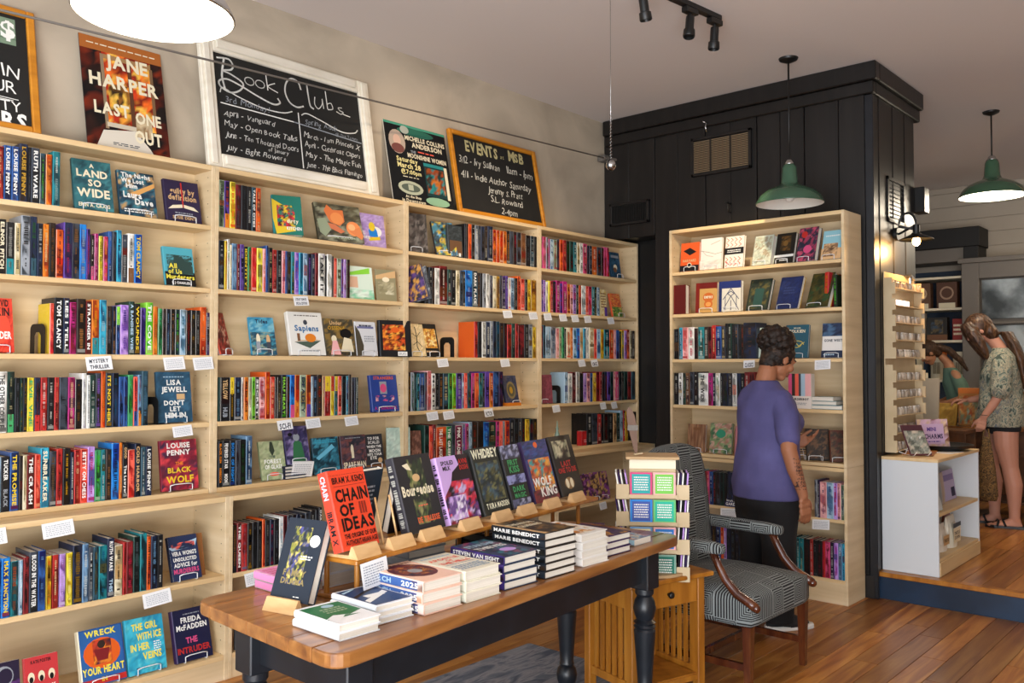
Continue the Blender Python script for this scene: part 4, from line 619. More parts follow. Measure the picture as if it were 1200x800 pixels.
shb(962, 988, 1.5, .215, 'blue hardcover with a broad white band, right end of third shelf', 'e4e2de', [('m', 0, .62, 1, 1, ['2a3a5a', '4a6a8c', '1f2a40'], 80, (5, 4)), ('b', 0, 0, 1, .2, '26324a'), ('t', 'GONE WEST', .5, .46, .8, .07, 'A'), ('l', .1, .05, .6, .12, 1, 'h')], lean=8, rz=.08, wd=.15)
shb(924, 947, 1.183, .22, 'pink and grey striped boxed set lettered MURDERBOT', 'e6dfd8', [('b', 0, .36, .16, 1, 'p'), ('b', .16, .36, .3, 1, 'D'), ('b', .3, .36, .46, 1, 'x'), ('b', .46, .36, .56, 1, 'A'), ('b', .56, .36, .74, 1, 'h'), ('b', .74, .36, 1, 1, 'P'), ('t', 'MURDERBOT', .5, .24, .8, .06, 'k'), ('l', .2, .1, .8, .18, 2, 'a')], lean=0, wd=.15, t=.05, stand=False, y=.01, hard=False)
for k, (c1, z0, u) in enumerate((('9db4b8', 0, 950), ('8aa6a8', .026, 949), ('d8d8d0', .052, 951))):
    book('pale blue grey book lying flat on the fourth shelf, %s' % ('lowest', 'middle', 'topmost')[k], .2-.03*k, .14, .024, c1, FB.w(FB.x(u, .02, 1.2), .02, 1.184+z0+.0245), (Matrix.Rotation(FB.a, 3, 'Z') @ Matrix.Rotation(-pi/2, 3, 'X')).to_euler(), 'flat stack on the black wall bookcase', sp='w', art=[('m', 0, 0, 1, 1, [c1, 'a9bcc0', '7a9498'], 90+k)])
shb(805, 826, .855, .19, 'brown box set patterned like upright pencils', '8a6248', [('m', 0, 0, 1, 1, ['8a6248', '7a5238', 'a07858', '6a4530'], 82, (14, 2)), ('b', .3, .78, .7, .88, 'd')], lean=6, wd=.14)
shb(831, 858, .855, .205, 'leafy green and pink botanical hardcover', '5a7450', [('m', 0, 0, 1, 1, ['5a7450', '7a9060', '3f6a4a', 'c09a8a', '8aa070', 'a87868'], 83, (8, 11)), ('e', .5, .65, .22, .14, '2f8a6a')], lean=7, wd=.165)
shb(860, 884, .855, .19, 'dusky pink hardcover half hidden by the purple shirt', 'b87880', [], lean=7, wd=.15)
for k, (u, c1, sp_) in enumerate(((925, '7a5c38', 'e'), (945, '2a211a', 'd'), (973, '5a2c1c', 'd'))):
    shb(u, u+22, .855, .2, '%s journal leaning far back in a wire stand' % ('gold barred tan', 'near black leather', 'red brown leather')[k], c1, [('m', .05, .05, .95, .95, [c1, '3a2c20', '6a4a30'], 85+k)]+([('s', [(.1, .1+.08*q), (.9, .1+.08*q)], 'u', .03) for q in range(10)] if k == 0 else []), lean=18, rz=.5, wd=.14, y=.05)
shb(849, 868, .514, .17, 'deep blue fantasy hardcover with white title, standing in front of the row', '262a5a', [('m', 0, .4, 1, 1, ['262a5a', '3a4a8a', '1a1c40', '5a6ab0'], 88), ('t', 'WINTER', .5, .2, .85, .1, 'w'), ('t', 'GARDEN', .5, .06, .85, .1, 'w')], lean=6, wd=.12, y=.001, stand=False)
# ------------------------------------------------------------------ boards and posters standing on the upper bookcases
def board(name, x0, x1, zb, zt, label, cat, F0, frame=None, fw=.03, draws=None, mat='slate', th=.018, yb=.045):
    w = x1-x0; top = .168; L = zt-zb; ang = math.asin(max(.0, min(.9, (top-yb-th)/L)))
    t = thing(name, (x0, yb, zb), 0, label, cat); t.rotation_euler = (-ang, 0, 0); h = L/cos(ang)
    mb = MB().box(0 if not frame else fw*.6, .004 if frame else 0, 0 if not frame else fw*.6, w-(0 if not frame else fw*.6), th, h-(0 if not frame else fw*.6)); mb.c = [col('16151a')]*6
    Fx = ((0, .004 if frame else 0, 0), (1, 0, 0), (0, 0, 1), (0, -1, 0)); m2 = MB()
    if draws: draws(m2, Fx, w, h); b = len(mb.v); mb.v += m2.v; mb.f += [[b+i for i in f] for f in m2.f]; mb.c += m2.c; mb.m += [1]*len(m2.f)
    mb.build('panel', [mat, 'matte'], t)
    if frame:
        d = .012
        for a in ((0, 0, fw, h), (w-fw, 0, w, h), (fw, 0, w-fw, fw), (fw, h-fw, w-fw, h)):
            f = MB().bbox(a[0], -d, a[1], a[2], th, a[3], .005)
            if fw > .05: f.bbox(a[0]+fw*.2, -d-.012, a[1]+(fw*.2 if a[3]-a[1] > fw*1.5 else .018), a[2]-fw*.35, -d+.002, a[3]-(fw*.2 if a[3]-a[1] > fw*1.5 else .012), .004)
            f.build('frame_rail', frame, t)
    return t
def chalkA(mb, F, w, h):
    mb.rect(F, w-.26, h-.17, w-.075, h-.05, '7a8f78', 1); mb.text(F, '$', w-.105, h-.14, .06, .075, 'w', 1, 3); mb.rect(F, w-.26, h-.145, w-.075, h-.14, '5f735e', 2)
    mb.text(F, 'BOOKS IN', w-.24, h-.32, .36, .055, 'w', 0, 2, jit=.6); mb.text(F, 'OUR', w-.16, h-.39, .15, .055, 'w', 0, 2); mb.stroke(F, [(w-.2, h-.41), (w-.08, h-.415)], .003, 'w', 2); mb.stroke(F, [(w-.19, h-.42), (w-.1, h-.422)], .003, 'w', 2)
    mb.text(F, 'COMMUNITY', w-.25, h-.47, .37, .045, 'w', 0, 2, jit=.6); mb.text(F, 'READERS', w-.24, .012, .38, .07, 'w', 1, 2, shear=0)
board('chalkboard', -1.30, -.775, 2.426, 2.975, 'chalkboard in an orange wood frame at the upper left corner', 'chalkboard', None, 'orangef', .032, chalkA)
def poster1(mb, F, w, h):
    draw(mb, F, w, h, [('m', 0, 0, 1, 1, ['1d1512', '2a1712', '5a1f12', '120f10', '7a2a14'], 101), ('b', 0, .88, 1, 1, 'a8622c'), ('m', .25, .22, .85, .88, ['d9441f', 'e86a24', 'f0a03a', 'b02f18', '7a2414', 'f5c050'], 102), ('m', .3, .35, .55, .6, ['f0c050', '8a5a24', 'e89030', '3a2a18'], 103, (4, 4)),
        ('b', .23, .18, .27, .86, '8f7a60'), ('b', .55, .24, .6, .84, '5c3a26'), ('b', .83, .36, .87, .82, '7a5c40'), ('b', .25, .2, .6, .24, 'c8bda8'), ('b', .27, .82, .85, .86, 'a07a50'), ('p', [(.1, 0), (.2, .16), (.58, .2), (.75, .06), (.8, 0)], 'd6cfc0'), ('m', .6, .15, .8, .35, ['c9b490', 'a88c60', '8a6a48'], 104, (3, 3)),
        ('l', .08, .93, .92, .95, 1, 'e'), ('t', 'JANE', .55, .75, .52, .115, 'e'), ('t', 'HARPER', .5, .56, .84, .115, 'e'), ('t', 'LAST', .32, .31, .42, .105, 'e'), ('t', 'ONE', .76, .28, .32, .1, 'e'), ('t', 'OUT', .74, .1, .34, .11, 'e'), ('l', .3, .04, .62, .07, 2, 'A')])
board('poster', -.582, -.203, 2.428, 2.955, 'glossy thriller poster LAST ONE OUT with fiery window picture', 'poster', None, None, .0, poster1, 'black', .004, .05)
def chalkB(mb, F, w, h):
    f = .085; x0, y0, W_, H_ = f, f, w-2*f, h-2*f
    def q(p): return (x0+p[0]*W_, y0+p[1]*H_)
    def s_(pts, wd, c='w'): mb.stroke(F, [q(p) for p in pts], wd, c, 2, smooth=True)
    sw = .009
    s_([(.02, .97), (.09, .985), (.115, .93), (.1, .88), (.05, .85), (.1, .83), (.17, .77), (.15, .69), (.09, .64), (.03, .67), (.02, .73), (.07, .77), (.15, .74), (.25, .68), (.36, .63), (.41, .66), (.4, .7)], sw)
    s_([(.06, .97), (.04, .8), (.05, .68)], sw*1.2)
    for cx in (.215, .285): s_([(cx+.03*cos(a), .81+.04*sin(a)) for a in [k*.7 for k in range(10)]], sw*.6)
    s_([(.33, .92), (.335, .77)], sw*.6); s_([(.385, .86), (.338, .81), (.4, .77)], sw*.6)
    s_([(.57, .88), (.555, .95), (.51, .97), (.47, .91), (.455, .8), (.48, .7), (.53, .665), (.575, .69)], sw); s_([(.618, .95), (.622, .82), (.63, .72), (.65, .695)], sw)
    s_([(.67, .83), (.665, .75), (.69, .71), (.72, .77), (.725, .83), (.73, .73)], sw*.6); s_([(.755, .93), (.76, .74)], sw*.6); s_([(.76, .79+.0), (.79, .81), (.8, .75), (.765, .73)], sw*.6)
    s_([(.87, .79), (.845, .78), (.855, .755), (.88, .74), (.86, .715), (.83, .73)], sw*.6); s_([(.88, .72), (.93, .71)], sw*.5)
    s_([(.02, .62), (.04, .67), (.12, .62), (.28, .56), (.42, .56), (.49, .6)], sw*.7); s_([(.56, .59), (.6, .62), (.7, .58), (.85, .51), (.95, .53), (.98, .57)], sw*.7)
    s_([(.02, .51), (.5, .49)], .006); s_([(.5, .49), (1, .43)], .006, 'a'); s_([(.535, .6), (.535, .01)], .006)
    def t(tx, x, y, wd, hh, c='a'): mb.text(F, tx, *q((x, y)), wd*W_, hh*H_, c, 0, 2, align='l', shear=.16, jit=1)
    t('3rd Monday!', .05, .53, .4, .07, 'a'); t('Spring Adult', .58, .5, .3, .06, 'a'); t('@ The Tavern', .8, .45, .18, .035, 'a')
    for tx, y in (('April - Vanguard', .39), ('May - Open Book Talks', .28), ('June - Ten Thousand Doors', .17), ('July - Eight Flowers', .04)): t(tx, .03, y, .48, .06, 'cfcfca')
    t('of January', .3, .115, .2, .04, 'cfcfca')
    for tx, y in (('March - I am Princess X', .35), ('April - Cutthroat Capers', .25), ('May - The Magic Fish', .14), ('June - The Black Flamingo', .03)): t(tx, .56, y, .42, .06, 'cfcfca')
board('chalkboard', -.022, 1.04, 2.428, 3.11, 'book clubs chalkboard in a wide white distressed frame', 'chalkboard', None, 'whitef', .075, chalkB, yb=.035)
def poster2(mb, F, w, h):
    draw(mb, F, w, h, [('b', 0, 0, 1, 1, '17181a'), ('b', 0, .97, 1, 1, '4a9a80'), ('e', .5, .92, .3, .05, '2f6a58'), ('e', .18, .76, .13, .15, 'b9a796'), ('e', .18, .78, .06, .07, 'd9b5a0'), ('e', .18, .68, .1, .06, '7a4a44'), ('e', .32, .93, .07, .05, 'b0b5a8'),
        ('t', 'MICHELLE COLLINS', .64, .81, .66, .055, 'e'), ('t', 'ANDERSON', .66, .73, .5, .06, 'e'), ('t', 'THE', .42, .655, .1, .03, 'a'), ('t', 'MOONSHINE WOMEN', .64, .59, .64, .055, 'e'), ('l', .5, .67, .8, .7, 1, 'x'),
        ('t', 'Saturday', .3, .52, .4, .055, 'e8dc9a'), ('t', 'March 28', .32, .445, .44, .06, 'e8dc9a'), ('t', '@7:00pm', .34, .375, .36, .05, 'e8dc9a'), ('l', .2, .325, .45, .345, 1, 'e'), ('e', .3, .2, .2, .085, 'b8bda4'), ('e', .3, .2, .15, .05, '5a6458'), ('b', .26, .17, .34, .24, 'b8bda4'),
        ('b', .56, .14, .9, .56, '1d3c3c'), ('b', .56, .52, .9, .56, '2f8a8a'), ('m', .58, .18, .88, .5, ['1d3c3c', 'c9732c', '2f8a8a', '3a2a20', 'a04a24'], 105, (5, 6)), ('b', .9, .13, .95, .55, 'e'), ('e', .72, .08, .2, .055, '8fb896'), ('t', 'At the Shop', .32, .075, .3, .03, 'e'), ('t', 'in Downtown', .32, .02, .4, .04, 'e')])
board('poster', 1.175, 1.68, 2.428, 2.935, 'black and green author event poster, Saturday March 28', 'poster', None, None, .0, poster2, 'whitef', .006, .06)
def chalkC(mb, F, w, h):
    def t(tx, x, y, wd, hh, c='c6c6be', b=0, sh=.15): mb.text(F, tx, x*w, y*h, wd*w, hh*h, c, b, 2, align='l', shear=sh, jit=.8)
    t('EVENTS', .17, .78, .36, .13, 'b9b184', 1, 0); t('at', .56, .79, .07, .06, 'b9b184'); t('MSB', .66, .8, .18, .12, 'b9b184', 1, 0)
    t('3/12 - Ivy Sullivan', .08, .62, .45, .09); t('11am - 1pm', .62, .62, .3, .09); t('4/11 - Indie Author Saturday', .08, .44, .8, .09); t('Jeremy S. Pratt', .36, .32, .4, .08); t('S.L. Rowland', .38, .21, .38, .08); t('2-4pm', .48, .08, .2, .08)
board('chalkboard', 1.70, 2.56, 2.428, 2.985, 'events chalkboard in a thin orange frame, farthest along the bookcase tops', 'chalkboard', None, 'orangef', .03, chalkC)
# ------------------------------------------------------------------ display table
def clip(poly, a, b, c):  # keep a*x+b*y <= c
    out = []
    for i in range(len(poly)):
        p, q = poly[i], poly[(i+1) % len(poly)]; dp, dq = a*p[0]+b*p[1]-c, a*q[0]+b*q[1]-c
        if dp <= 0: out.append(p)
        if dp*dq < 0: t = dp/(dp-dq); out.append((p[0]+(q[0]-p[0])*t, p[1]+(q[1]-p[1])*t))
    return out
def rounded(pts, r, n=6):
    out = []
    for i in range(len(pts)):
        p0, p, p1 = Vector(pts[i-1]), Vector(pts[i]), Vector(pts[(i+1) % len(pts)]); a = (p0-p).normalized(); b = (p1-p).normalized()
        for k in range(n+1):
            t = k/n; q = (p+a*r)*(1-t)**2+p*2*t*(1-t)+(p+b*r)*t*t; out.append((q.x, q.y))
    return out
tb = thing('display_table', (0, 0, 0), 0, 'long display table with thick oak plank top on black turned legs', 'table')
NL, NR, FR_, FLc = (-.885, -2.15), (.985, -1.985), (.94, -1.40), (-.85, -1.405)
outl = rounded([NL, NR, FR_, FLc], .07)
for k in range(7):
    a, b = k/7, (k+1)/7
    def ln(t): p = Vector(NL).lerp(Vector(FLc), t); q = Vector(NR).lerp(Vector(FR_), t); d = (q-p).normalized(); n = Vector((-d.y, d.x)); return n, n.dot(p)
    n0, c0 = ln(a); n1, c1 = ln(b); poly = outl
    if k: poly = clip(poly, -n0.x, -n0.y, -c0-.0006)
    if k < 6: poly = clip(poly, n1.x, n1.y, c1-.0006)
    mb = MB(); cx = sum(p[0] for p in poly)/len(poly); cy = sum(p[1] for p in poly)/len(poly)
    mb.prism(poly, .722, .76); o = mb.build('plank', 'oakt', tb); bv = o.modifiers.new('bevel', 'BEVEL'); bv.width = .0025 if 0 < k < 6 else .006; bv.segments = 2; bv.limit_method = 'ANGLE'; bv.angle_limit = R(50)
LG = [(-.74, -1.57), (-.74, -2.02), (.83, -1.90), (.83, -1.50)]
ap = MB()
for (x0, y0), (x1, y1) in ((LG[0], LG[1]), (LG[1], LG[2]), (LG[2], LG[3]), (LG[3], LG[0])):
    d = Vector((x1-x0, y1-y0)); ap.obox(((x0+x1)/2, (y0+y1)/2, .655), (d.length-.05, .022, .132), (0, 0, math.atan2(d.y, d.x)))
ap.build('apron', 'blackw', tb)
for x, y in LG:
    mb = MB().bbox(-.043, -.043, .56, .043, .043, .7215, .004); prof = [(.0, .0108), (.022, .0108), (.026, .03), (.022, .06), (.03, .075), (.039, .10), (.042, .125), (.036, .15), (.027, .16), (.03, .17), (.027, .18), (.03, .22), (.038, .33), (.041, .37), (.036, .378), (.042, .386), (.036, .394), (.042, .402), (.03, .412), (.038, .43), (.043, .455), (.037, .485), (.028, .50), (.035, .51), (.035, .531), (0, .531)]
    mb.lathe([(r_*1.08, z_ if z_ < .2 else z_*1.056) for r_, z_ in prof], 20); o = mb.build('leg', 'blackw', tb, 'auto'); o.location = (x, y, 0)
# rug
rg = MB(); px = rounded([(-1.3, -3.3), (1.30, -3.3), (1.31, -.87), (-1.3, -.88)], .01, 1); rg.prism(px, .002, .010)
mr = noisy('faded_rug', [(.32, '4c5566'), (.45, '6b7280'), (.55, '8d8f96'), (.66, '565d70'), (.8, '9a9690')], (2.2, 9, 1), .95, nscale=1.6, detail=8, dist=1.6)
tag(rg.build('rug', mr), 'faded blue grey rug lying under the display table', 'rug')
# stacks on the table
def stack(lab, x, y, n, t, w, h, front, art=None, rz=0, z0=.7603, spine=None, sp=None, cat='stacked hardcovers on the display table', hard=True, jit=.004, ht=None, bands=()):
    r = random.Random(int(abs(x*1000)+n)); z = z0
    for k in range(n):
        tt = t; z += tt+.0004; a = rz+r.uniform(-.02, .02)
        where = 'only one' if n == 1 else ('topmost' if k == n-1 else 'lowest' if k == 0 else ordn(k)+' from below')
        c = cos(a); book('%s, %s' % (lab, where), w, h, tt, front, (x+r.uniform(-jit, jit), y+r.uniform(0, jit), z), (Matrix.Rotation(a, 3, 'Z') @ Matrix.Rotation(-pi/2, 3, 'X')).to_euler(), cat, spine=spine, sp=sp, art=art if k == n-1 else None, hard=hard, rs=k, bands=bands)
stack('white hardcover with green cover panel near the table corner', -.812, -2.062, 2, .021, .135, .2, 'e8ebee', [('b', .05, .25, .97, .93, '1f6f44'), ('e', .6, .82, .14, .07, 'h'), ('l', .3, .5, .8, .75, 3, 'q'), ('p', [(.1, .08), (.5, .32), (.97, .2), (.97, .4), (.6, .3), (.3, .4), (.05, .3)], 'e8ebee')], sp=None)
stack('navy and white striped hardcover, cover sloping, stack by the green one', -.655, -2.025, 3, .017, .135, .2, 'e6eaee', [('b', .06, .04, .97, .96, '22406a'), ('p', [(.1, .2), (.9, .5), (.9, .62), (.1, .32)], 'w'), ('p', [(.1, .5), (.9, .8), (.9, .86), (.1, .58)], 'k'), ('b', .3, .42, .75, .55, 'w'), ('p', [(.1, .8), (.5, .92), (.5, .96), (.1, .86)], 'h')], rz=.0)
stack('peach edged hardcover with blue spine label and plum oval cover', -.515, -2.055, 3, .031, .155, .235, 'f0c9b4', [('e', .5, .55, .44, .36, '5a2a3c'), ('m', .2, .3, .8, .8, ['5a2a3c', '8a4a3c', '2a2a4a', 'c0803a', '7a3a2c'], 120), ('l', .1, .88, .9, .95, 1, 'd'), ('e', .5, .5, .14, .1, 'a')], spine='f0d8cc', sp='*hKIRCH|w2025', bands=((.1, .92, '3c5f9f'), (.1, .2, '8a7ab8')))
stack('cream hardcover with red and blue cover lettering', -.345, -2.05, 3, .030, .155, .235, 'ece8d4', [('l', .1, .84, .9, .93, 1, 'h'), ('t', 'APOSTLE', .5, .68, .8, .09, 'x'), ('t', 'OF', .5, .58, .2, .06, 'x'), ('t', 'THE HILLS', .5, .46, .8, .09, 'x'), ('b', .1, .4, .9, .41, 'b'), ('l', .1, .1, .9, .34, 4, 'H')], spine='e8ead8')
stack('purple spined hardcover with dark teal cover', -.165, -2.04, 4, .026, .16, .235, '2b3a52', [('m', 0, 0, 1, 1, ['2b3a52', '1f2a40', '3a3a6a', '2f6a7a', '8a3a5a'], 121), ('t', 'STARSHIP', .5, .7, .84, .12, 'h'), ('t', 'THIEVES', .5, .5, .84, .12, 'w'), ('e', .6, .3, .2, .1, 'i')], spine='43307a', sp='*wSTEVEN VAN SIGHT')
stack('dark hardcover with cream and brown bordered spine', .028, -2.045, 6, .0248, .165, .235, '2c2620', [('m', 0, 0, 1, 1, ['2c2620', '4a3a24', '7a5c34', '1f2226'], 122), ('t', 'THE RIVAL', .5, .7, .8, .1, 'e'), ('t', 'QUEENS', .5, .52, .7, .1, 'e'), ('b', .0, 0, .12, 1, 'u')], spine='202830', sp='*wMARIE BENEDICT')
stack('white hardcover with orange spine label and leafy cover', .245, -2.03, 4, .0275, .155, .235, 'e9e6e0', [('m', .1, .1, .9, .9, ['e9e6e0', 'e9e6e0', 'd8902c', 'f0e0c0', '8a4a20'], 123, (6, 8))], spine='e8e4de', sp=None)
stack('purple hardcover with gold speckled spine near the table end', .435, -2.0, 3, .0245, .155, .235, '3a2550', [('m', 0, 0, 1, 1, ['3a2550', '4a2f66', 'c08a3a', '2a1c40'], 124)], spine='3b2a5c', sp='z')
stack('small pale blue paperback at the right end of table', .66, -1.965, 1, .024, .12, .16, '8fb0c0', [('m', 0, 0, 1, 1, ['8fb0c0', 'a0706a', '5a7a9a', 'd0c0a0'], 125)], hard=False)
stack('pink paperback with white page edges at the far left table corner', -.655, -1.60, 2, .027, .13, .175, 'e58fc0', [('l', .1, .2, .9, .9, 5, 'p')], hard=False)
stack('thick white book with a rose coloured cover, behind the riser foot', -.50, -1.60, 2, .042, .135, .185, 'd8dce4', [('b', .03, .03, .97, .97, 'c0607a'), ('e', .5, .6, .3, .2, 'd8a87a'), ('t', 'LOVE', .5, .12, .6, .12, 'o')])
stack('grey wrapped book stacked under the riser at middle', -.24, -1.68, 4, .027, .17, .2, '8b9096', [('e', .4, .5, .2, .1, 'z')])
stack('pale book stacked under the right part of the riser', .42, -1.56, 3, .03, .16, .2, 'a8b4c0', [('m', 0, 0, 1, 1, ['a8b4c0', 'c0a080', '7a8aa0'], 127)])
stack('black book stacked behind the dark bordered stack', .10, -1.76, 3, .03, .155, .2, '1c1e22', [('l', .1, .3, .9, .8, 3, 'w')])
# wooden easels
def easel_mb(w=.105):
    pr = [(0, 0), (.020, .036), (.027, .036), (.036, .010), (.135, .007), (.14, 0)]
    return MB().prism(pr, 0, w, mp=lambda p: (p[2], p[0], p[1]))
def easel(x, y, z, rz, label, dowels=False, w=.105):
    t = thing('book_easel', (x, y, z), rz, label, 'easel', 'slanted wooden book easels'); easel_mb(w).build('base', 'pinel', t)
    if dowels:
        for q in (.02, w-.02): MB().rod((q, .06, .008), (q+.0, .098, .15), .0035).build('dowel', 'pinel', t, True)
    return t
# riser
RA = R(8); FRs = Fr((-.60, -1.865, 0), RA)
rs = thing('book_riser', FRs.w(0, 0, .7603), RA, 'long narrow oak riser shelf standing on the table behind the stacks', 'riser')
MB().bbox(0, 0, .125, 1.46, .235, .14, .003).build('shelf', 'oakl', rs)
for s in (.06, .72, 1.38):
    MB().bbox(s-.014, .03, 0, s+.014, .21, .012, .002).build('foot', 'oakl', rs)
    for y in (.055, .18): MB().rod((s, y, .011), (s, y, .126), .0085, n=12).build('leg', 'oakl', rs, 'auto')
def ris(u0, u1, label, front, art, h=.235, t=.03, spine=None, sp=None, y=.03, lean=17, rz=.03, **k):
    x0, x1 = FRs.x(u0, y, .93), FRs.x(u1, y, .93); w = (x1-x0)
    L = -R(lean); rot = (Matrix.Rotation(RA+rz, 3, 'Z') @ Matrix.Rotation(L, 3, 'X')).to_euler()
    book(label, w, h, t, front, FRs.w(x0, y, .926), rot, 'hardcovers on the riser', art=art, spine=spine, sp=sp, **k)
    p = FRs.w(x0+w/2-.05-.0, y-.031, .9005); easel(p.x, p.y, p.z, RA+rz, 'wooden easel under the %s' % label.split(' ', 1)[1][:50] if False else 'wooden easel holding the '+label[:60])
ris(402, 446, 'bright red hardcover CHAIN OF IDEAS', 'e04628', [('l', .02, .93, .98, .94, 1, 'R'), ('t', 'IBRAM X. KENDI', .52, .83, .86, .075, 'K'), ('b', .1, .79, .96, .795, 'R'), ('t', 'CHAIN', .53, .6, .86, .15, 'K'), ('t', 'OF', .33, .42, .42, .14, 'K'), ('t', 'III', .76, .42, .36, .14, '8a2a1c'), ('t', 'IDEAS', .55, .24, .86, .15, 'K'), ('t', 'THE ORIGINS OF OUR', .55, .14, .86, .055, 'K'), ('t', 'AUTHORITARIAN AGE', .55, .06, .86, .055, 'K')], t=.04, spine='d8402a', sp='*hCHAIN|kIBRAM X', h=.235)
ris(480, 524, 'black hardcover BOURGEOISE with green floral figure', '26262b', [('m', .3, .1, .75, .95, ['26262b', '2c3a2a', '4a5c34', '8a8a5a', '2a2a2c'], 130, (6, 10)), ('e', .5, .7, .1, .05, 'u'), ('p', [(.2, .88), (.3, .82), (.42, .8), (.35, .9)], 'e'), ('t', 'Bourgeoise', .48, .48, .84, .13, 'e'), ('l', .4, .32, .65, .35, 1, 'x'), ('t', 'DE TIRLESSE', .6, .12, .6, .07, 'd9603a')], t=.035, h=.25, sp='w', spine='2e2c34')
ris(529, 566, 'black pink and violet hardcover of scarlet blossoms', '1f1420', [('m', 0, 0, 1, .62, ['1f1420', 'c02440', '7a1c30', 'e04a5a', 'c0b0d8', '5a3a7a'], 131, (8, 9)), ('p', [(0, 1), (.6, 1), (.66, .85), (.4, .75), (.3, .6), (0, .4)], 'c4a2dc'), ('m', .1, .05, .6, .4, ['c4a2dc', 'e4dcec', '6a4a8a'], 132, (6, 5)), ('t', 'SPOILED', .3, .87, .4, .06, 'k'), ('t', 'MILK', .25, .79, .25, .06, 'k'), ('t', 'AVNI', .8, .86, .28, .07, 'r'), ('t', 'DOSHI', .8, .77, .28, .07, 'r')], spine='c4a2dc', sp='k', h=.23)
ris(569, 601, 'dark misty hardcover WHIDBEY', '1e2422', [('m', .08, .2, .92, .78, ['2a3a4a', '3f5a66', '4a4a30', '1e2a2c', '6a6a44'], 133), ('t', 'WHIDBEY', .5, .84, .96, .13, 'e2e2c8'), ('t', 'T KIRA MADDEN', .55, .09, .84, .075, 'e2e2c8')], h=.245, spine='1a1c1c')
ris(603, 625, 'black hardcover with silver lace border and green KISS lettering', '17181c', [('m', 0, .78, 1, 1, ['5a5f80', '9a9fc0', '2a2c40'], 134, (7, 4)), ('m', 0, .38, 1, .52, ['5a5f90', '8a8fc0', '2a2c50'], 135, (7, 3)), ('m', 0, 0, 1, .14, ['5a5f80', '9a9fc0', '2a2c40'], 136, (7, 3)), ('t', 'FIRST', .5, .68, .8, .08, 'g'), ('t', 'KISS', .5, .56, .7, .1, 'g'), ('t', 'DARK', .5, .26, .8, .08, 'g'), ('t', 'MAGIC', .5, .16, .8, .07, 'g')], h=.24)
ris(629, 658, 'starry blue and orange hardcover WOLF KING', '22346a', [('m', 0, .6, 1, 1, ['22346a', '2c4a8a', '1c2850', '3a3a7a'], 137), ('m', .08, .2, .95, .7, ['d9702c', 'e8a040', '2f7a7a', '8a3a20', '3aa0a0', 'c04a20'], 138, (7, 8)), ('e', .52, .92, .08, .05, 'O'), ('m', 0, 0, 1, .2, ['6a2030', '3a1824', '8a2a34'], 139, (6, 3)), ('t', 'WOLF', .45, .26, .75, .13, 'w'), ('t', 'KING', .62, .09, .7, .14, 'w')], h=.245, spine='2a1c40')
ris(660, 686, 'black hardcover with a red title between two pale figures', '17100f', [('m', .1, .62, .8, .92, ['17100f', '8a8a70', '3a2c24', 'c0b898'], 140, (5, 4)), ('t', 'LAST', .5, .48, .7, .09, 'r'), ('t', 'ONE TO DIE', .5, .38, .8, .08, 'r'), ('e', .45, .2, .22, .1, '8a6a40'), ('e', .35, .2, .07, .08, 'e'), ('e', .55, .2, .07, .08, 'e')], h=.25, t=.035)
p = FRs.w(FRs.x(462, .0, .93), .0, .9005); easel(p.x, p.y, p.z, RA, 'empty wooden easel with two thin dowels on the riser, by the red book', True)
def rear(u, z, w, h, label, art, front, rz=0, y=.19, lean=13):
    x = FRs.x(u, y, z); rot = (Matrix.Rotation(RA+pi+rz, 3, 'Z') @ Matrix.Rotation(-R(lean), 3, 'X')).to_euler()
    mb = MB(); pg = book_mesh(mb, w, h, .03, front); 
    draw(mb, ((w, .03, 0), (-1, 0, 0), (0, 0, 1), (0, 1, 0)), w, h, art)
    o = mb.build('book', 'print'); tag(o, label, 'book', 'hardcovers on the riser'); MB().box(*pg).build('page_block', 'paper', o); o.location = FRs.w(x, y, z); o.rotation_euler = rot
rear(482, .905, .155, .235, 'black hardcover facing the wall, its back cover and barcode to the camera', [('l', .2, .82, .8, .9, 2, 'm'), ('l', .15, .3, .85, .78, 12, '4a4458'), ('b', .55, .06, .85, .16, 'a'), ('s', [(.12, .9), (.16, .8), (.1, .72)], 'i', .02)], '1b1a26', y=.225)
rear(428, .905, .15, .235, 'pale hardcover behind the red one, facing the wall', [('l', .2, .5, .8, .8, 5, 'a')], '26303c', y=.225)
mb = MB().box(-.055, -.0004, -.075, .055, .0004, 0); m_ = MB(); Fx = ((-.055, -.0004, -.075), (1, 0, 0), (0, 0, 1), (0, -1, 0)); draw(mb, Fx, .11, .075, [('l', .08, .1, .85, .88, 8, '9aa0aa')], 1)
o = mb.build('shelf_card', ['card', 'matte']); tag(o, 'white printed card taped under the front edge of the riser', 'card'); o.location = FRs.w(FRs.x(437, -.004, .88), -.006, .892); o.rotation_euler = (R(-8), R(-3), RA)
# single book on its easel near the table's left end
x0, y0 = -.765, -1.655
easel(x0-.012, y0-.005, .7603, R(-78), 'wooden easel near left table end holding the dark flowered book', w=.12)
rot = (Matrix.Rotation(R(-78), 3, 'Z') @ Matrix.Rotation(-R(20), 3, 'X')).to_euler()
book('dark blue hardcover with flower sprays and white round sticker, on its own easel', .15, .235, .032, '1e2836', (x0+.021, y0+.012, .786), rot, art=[('m', .25, .2, .7, .9, ['1e2836', '2a3440', '8a8a3a', 'c8b860', '4a4a80', '1e2836'], 141, (8, 14)), ('e', .82, .74, .13, .075, 'w'), ('l', .55, .5, .85, .56, 2, 'w'), ('t', 'FAMILY', .5, .3, .6, .07, '8a7a50'), ('t', 'DRAMA', .5, .2, .6, .07, '8a7a50'), ('l', .6, .05, .75, .07, 1, 'w')])
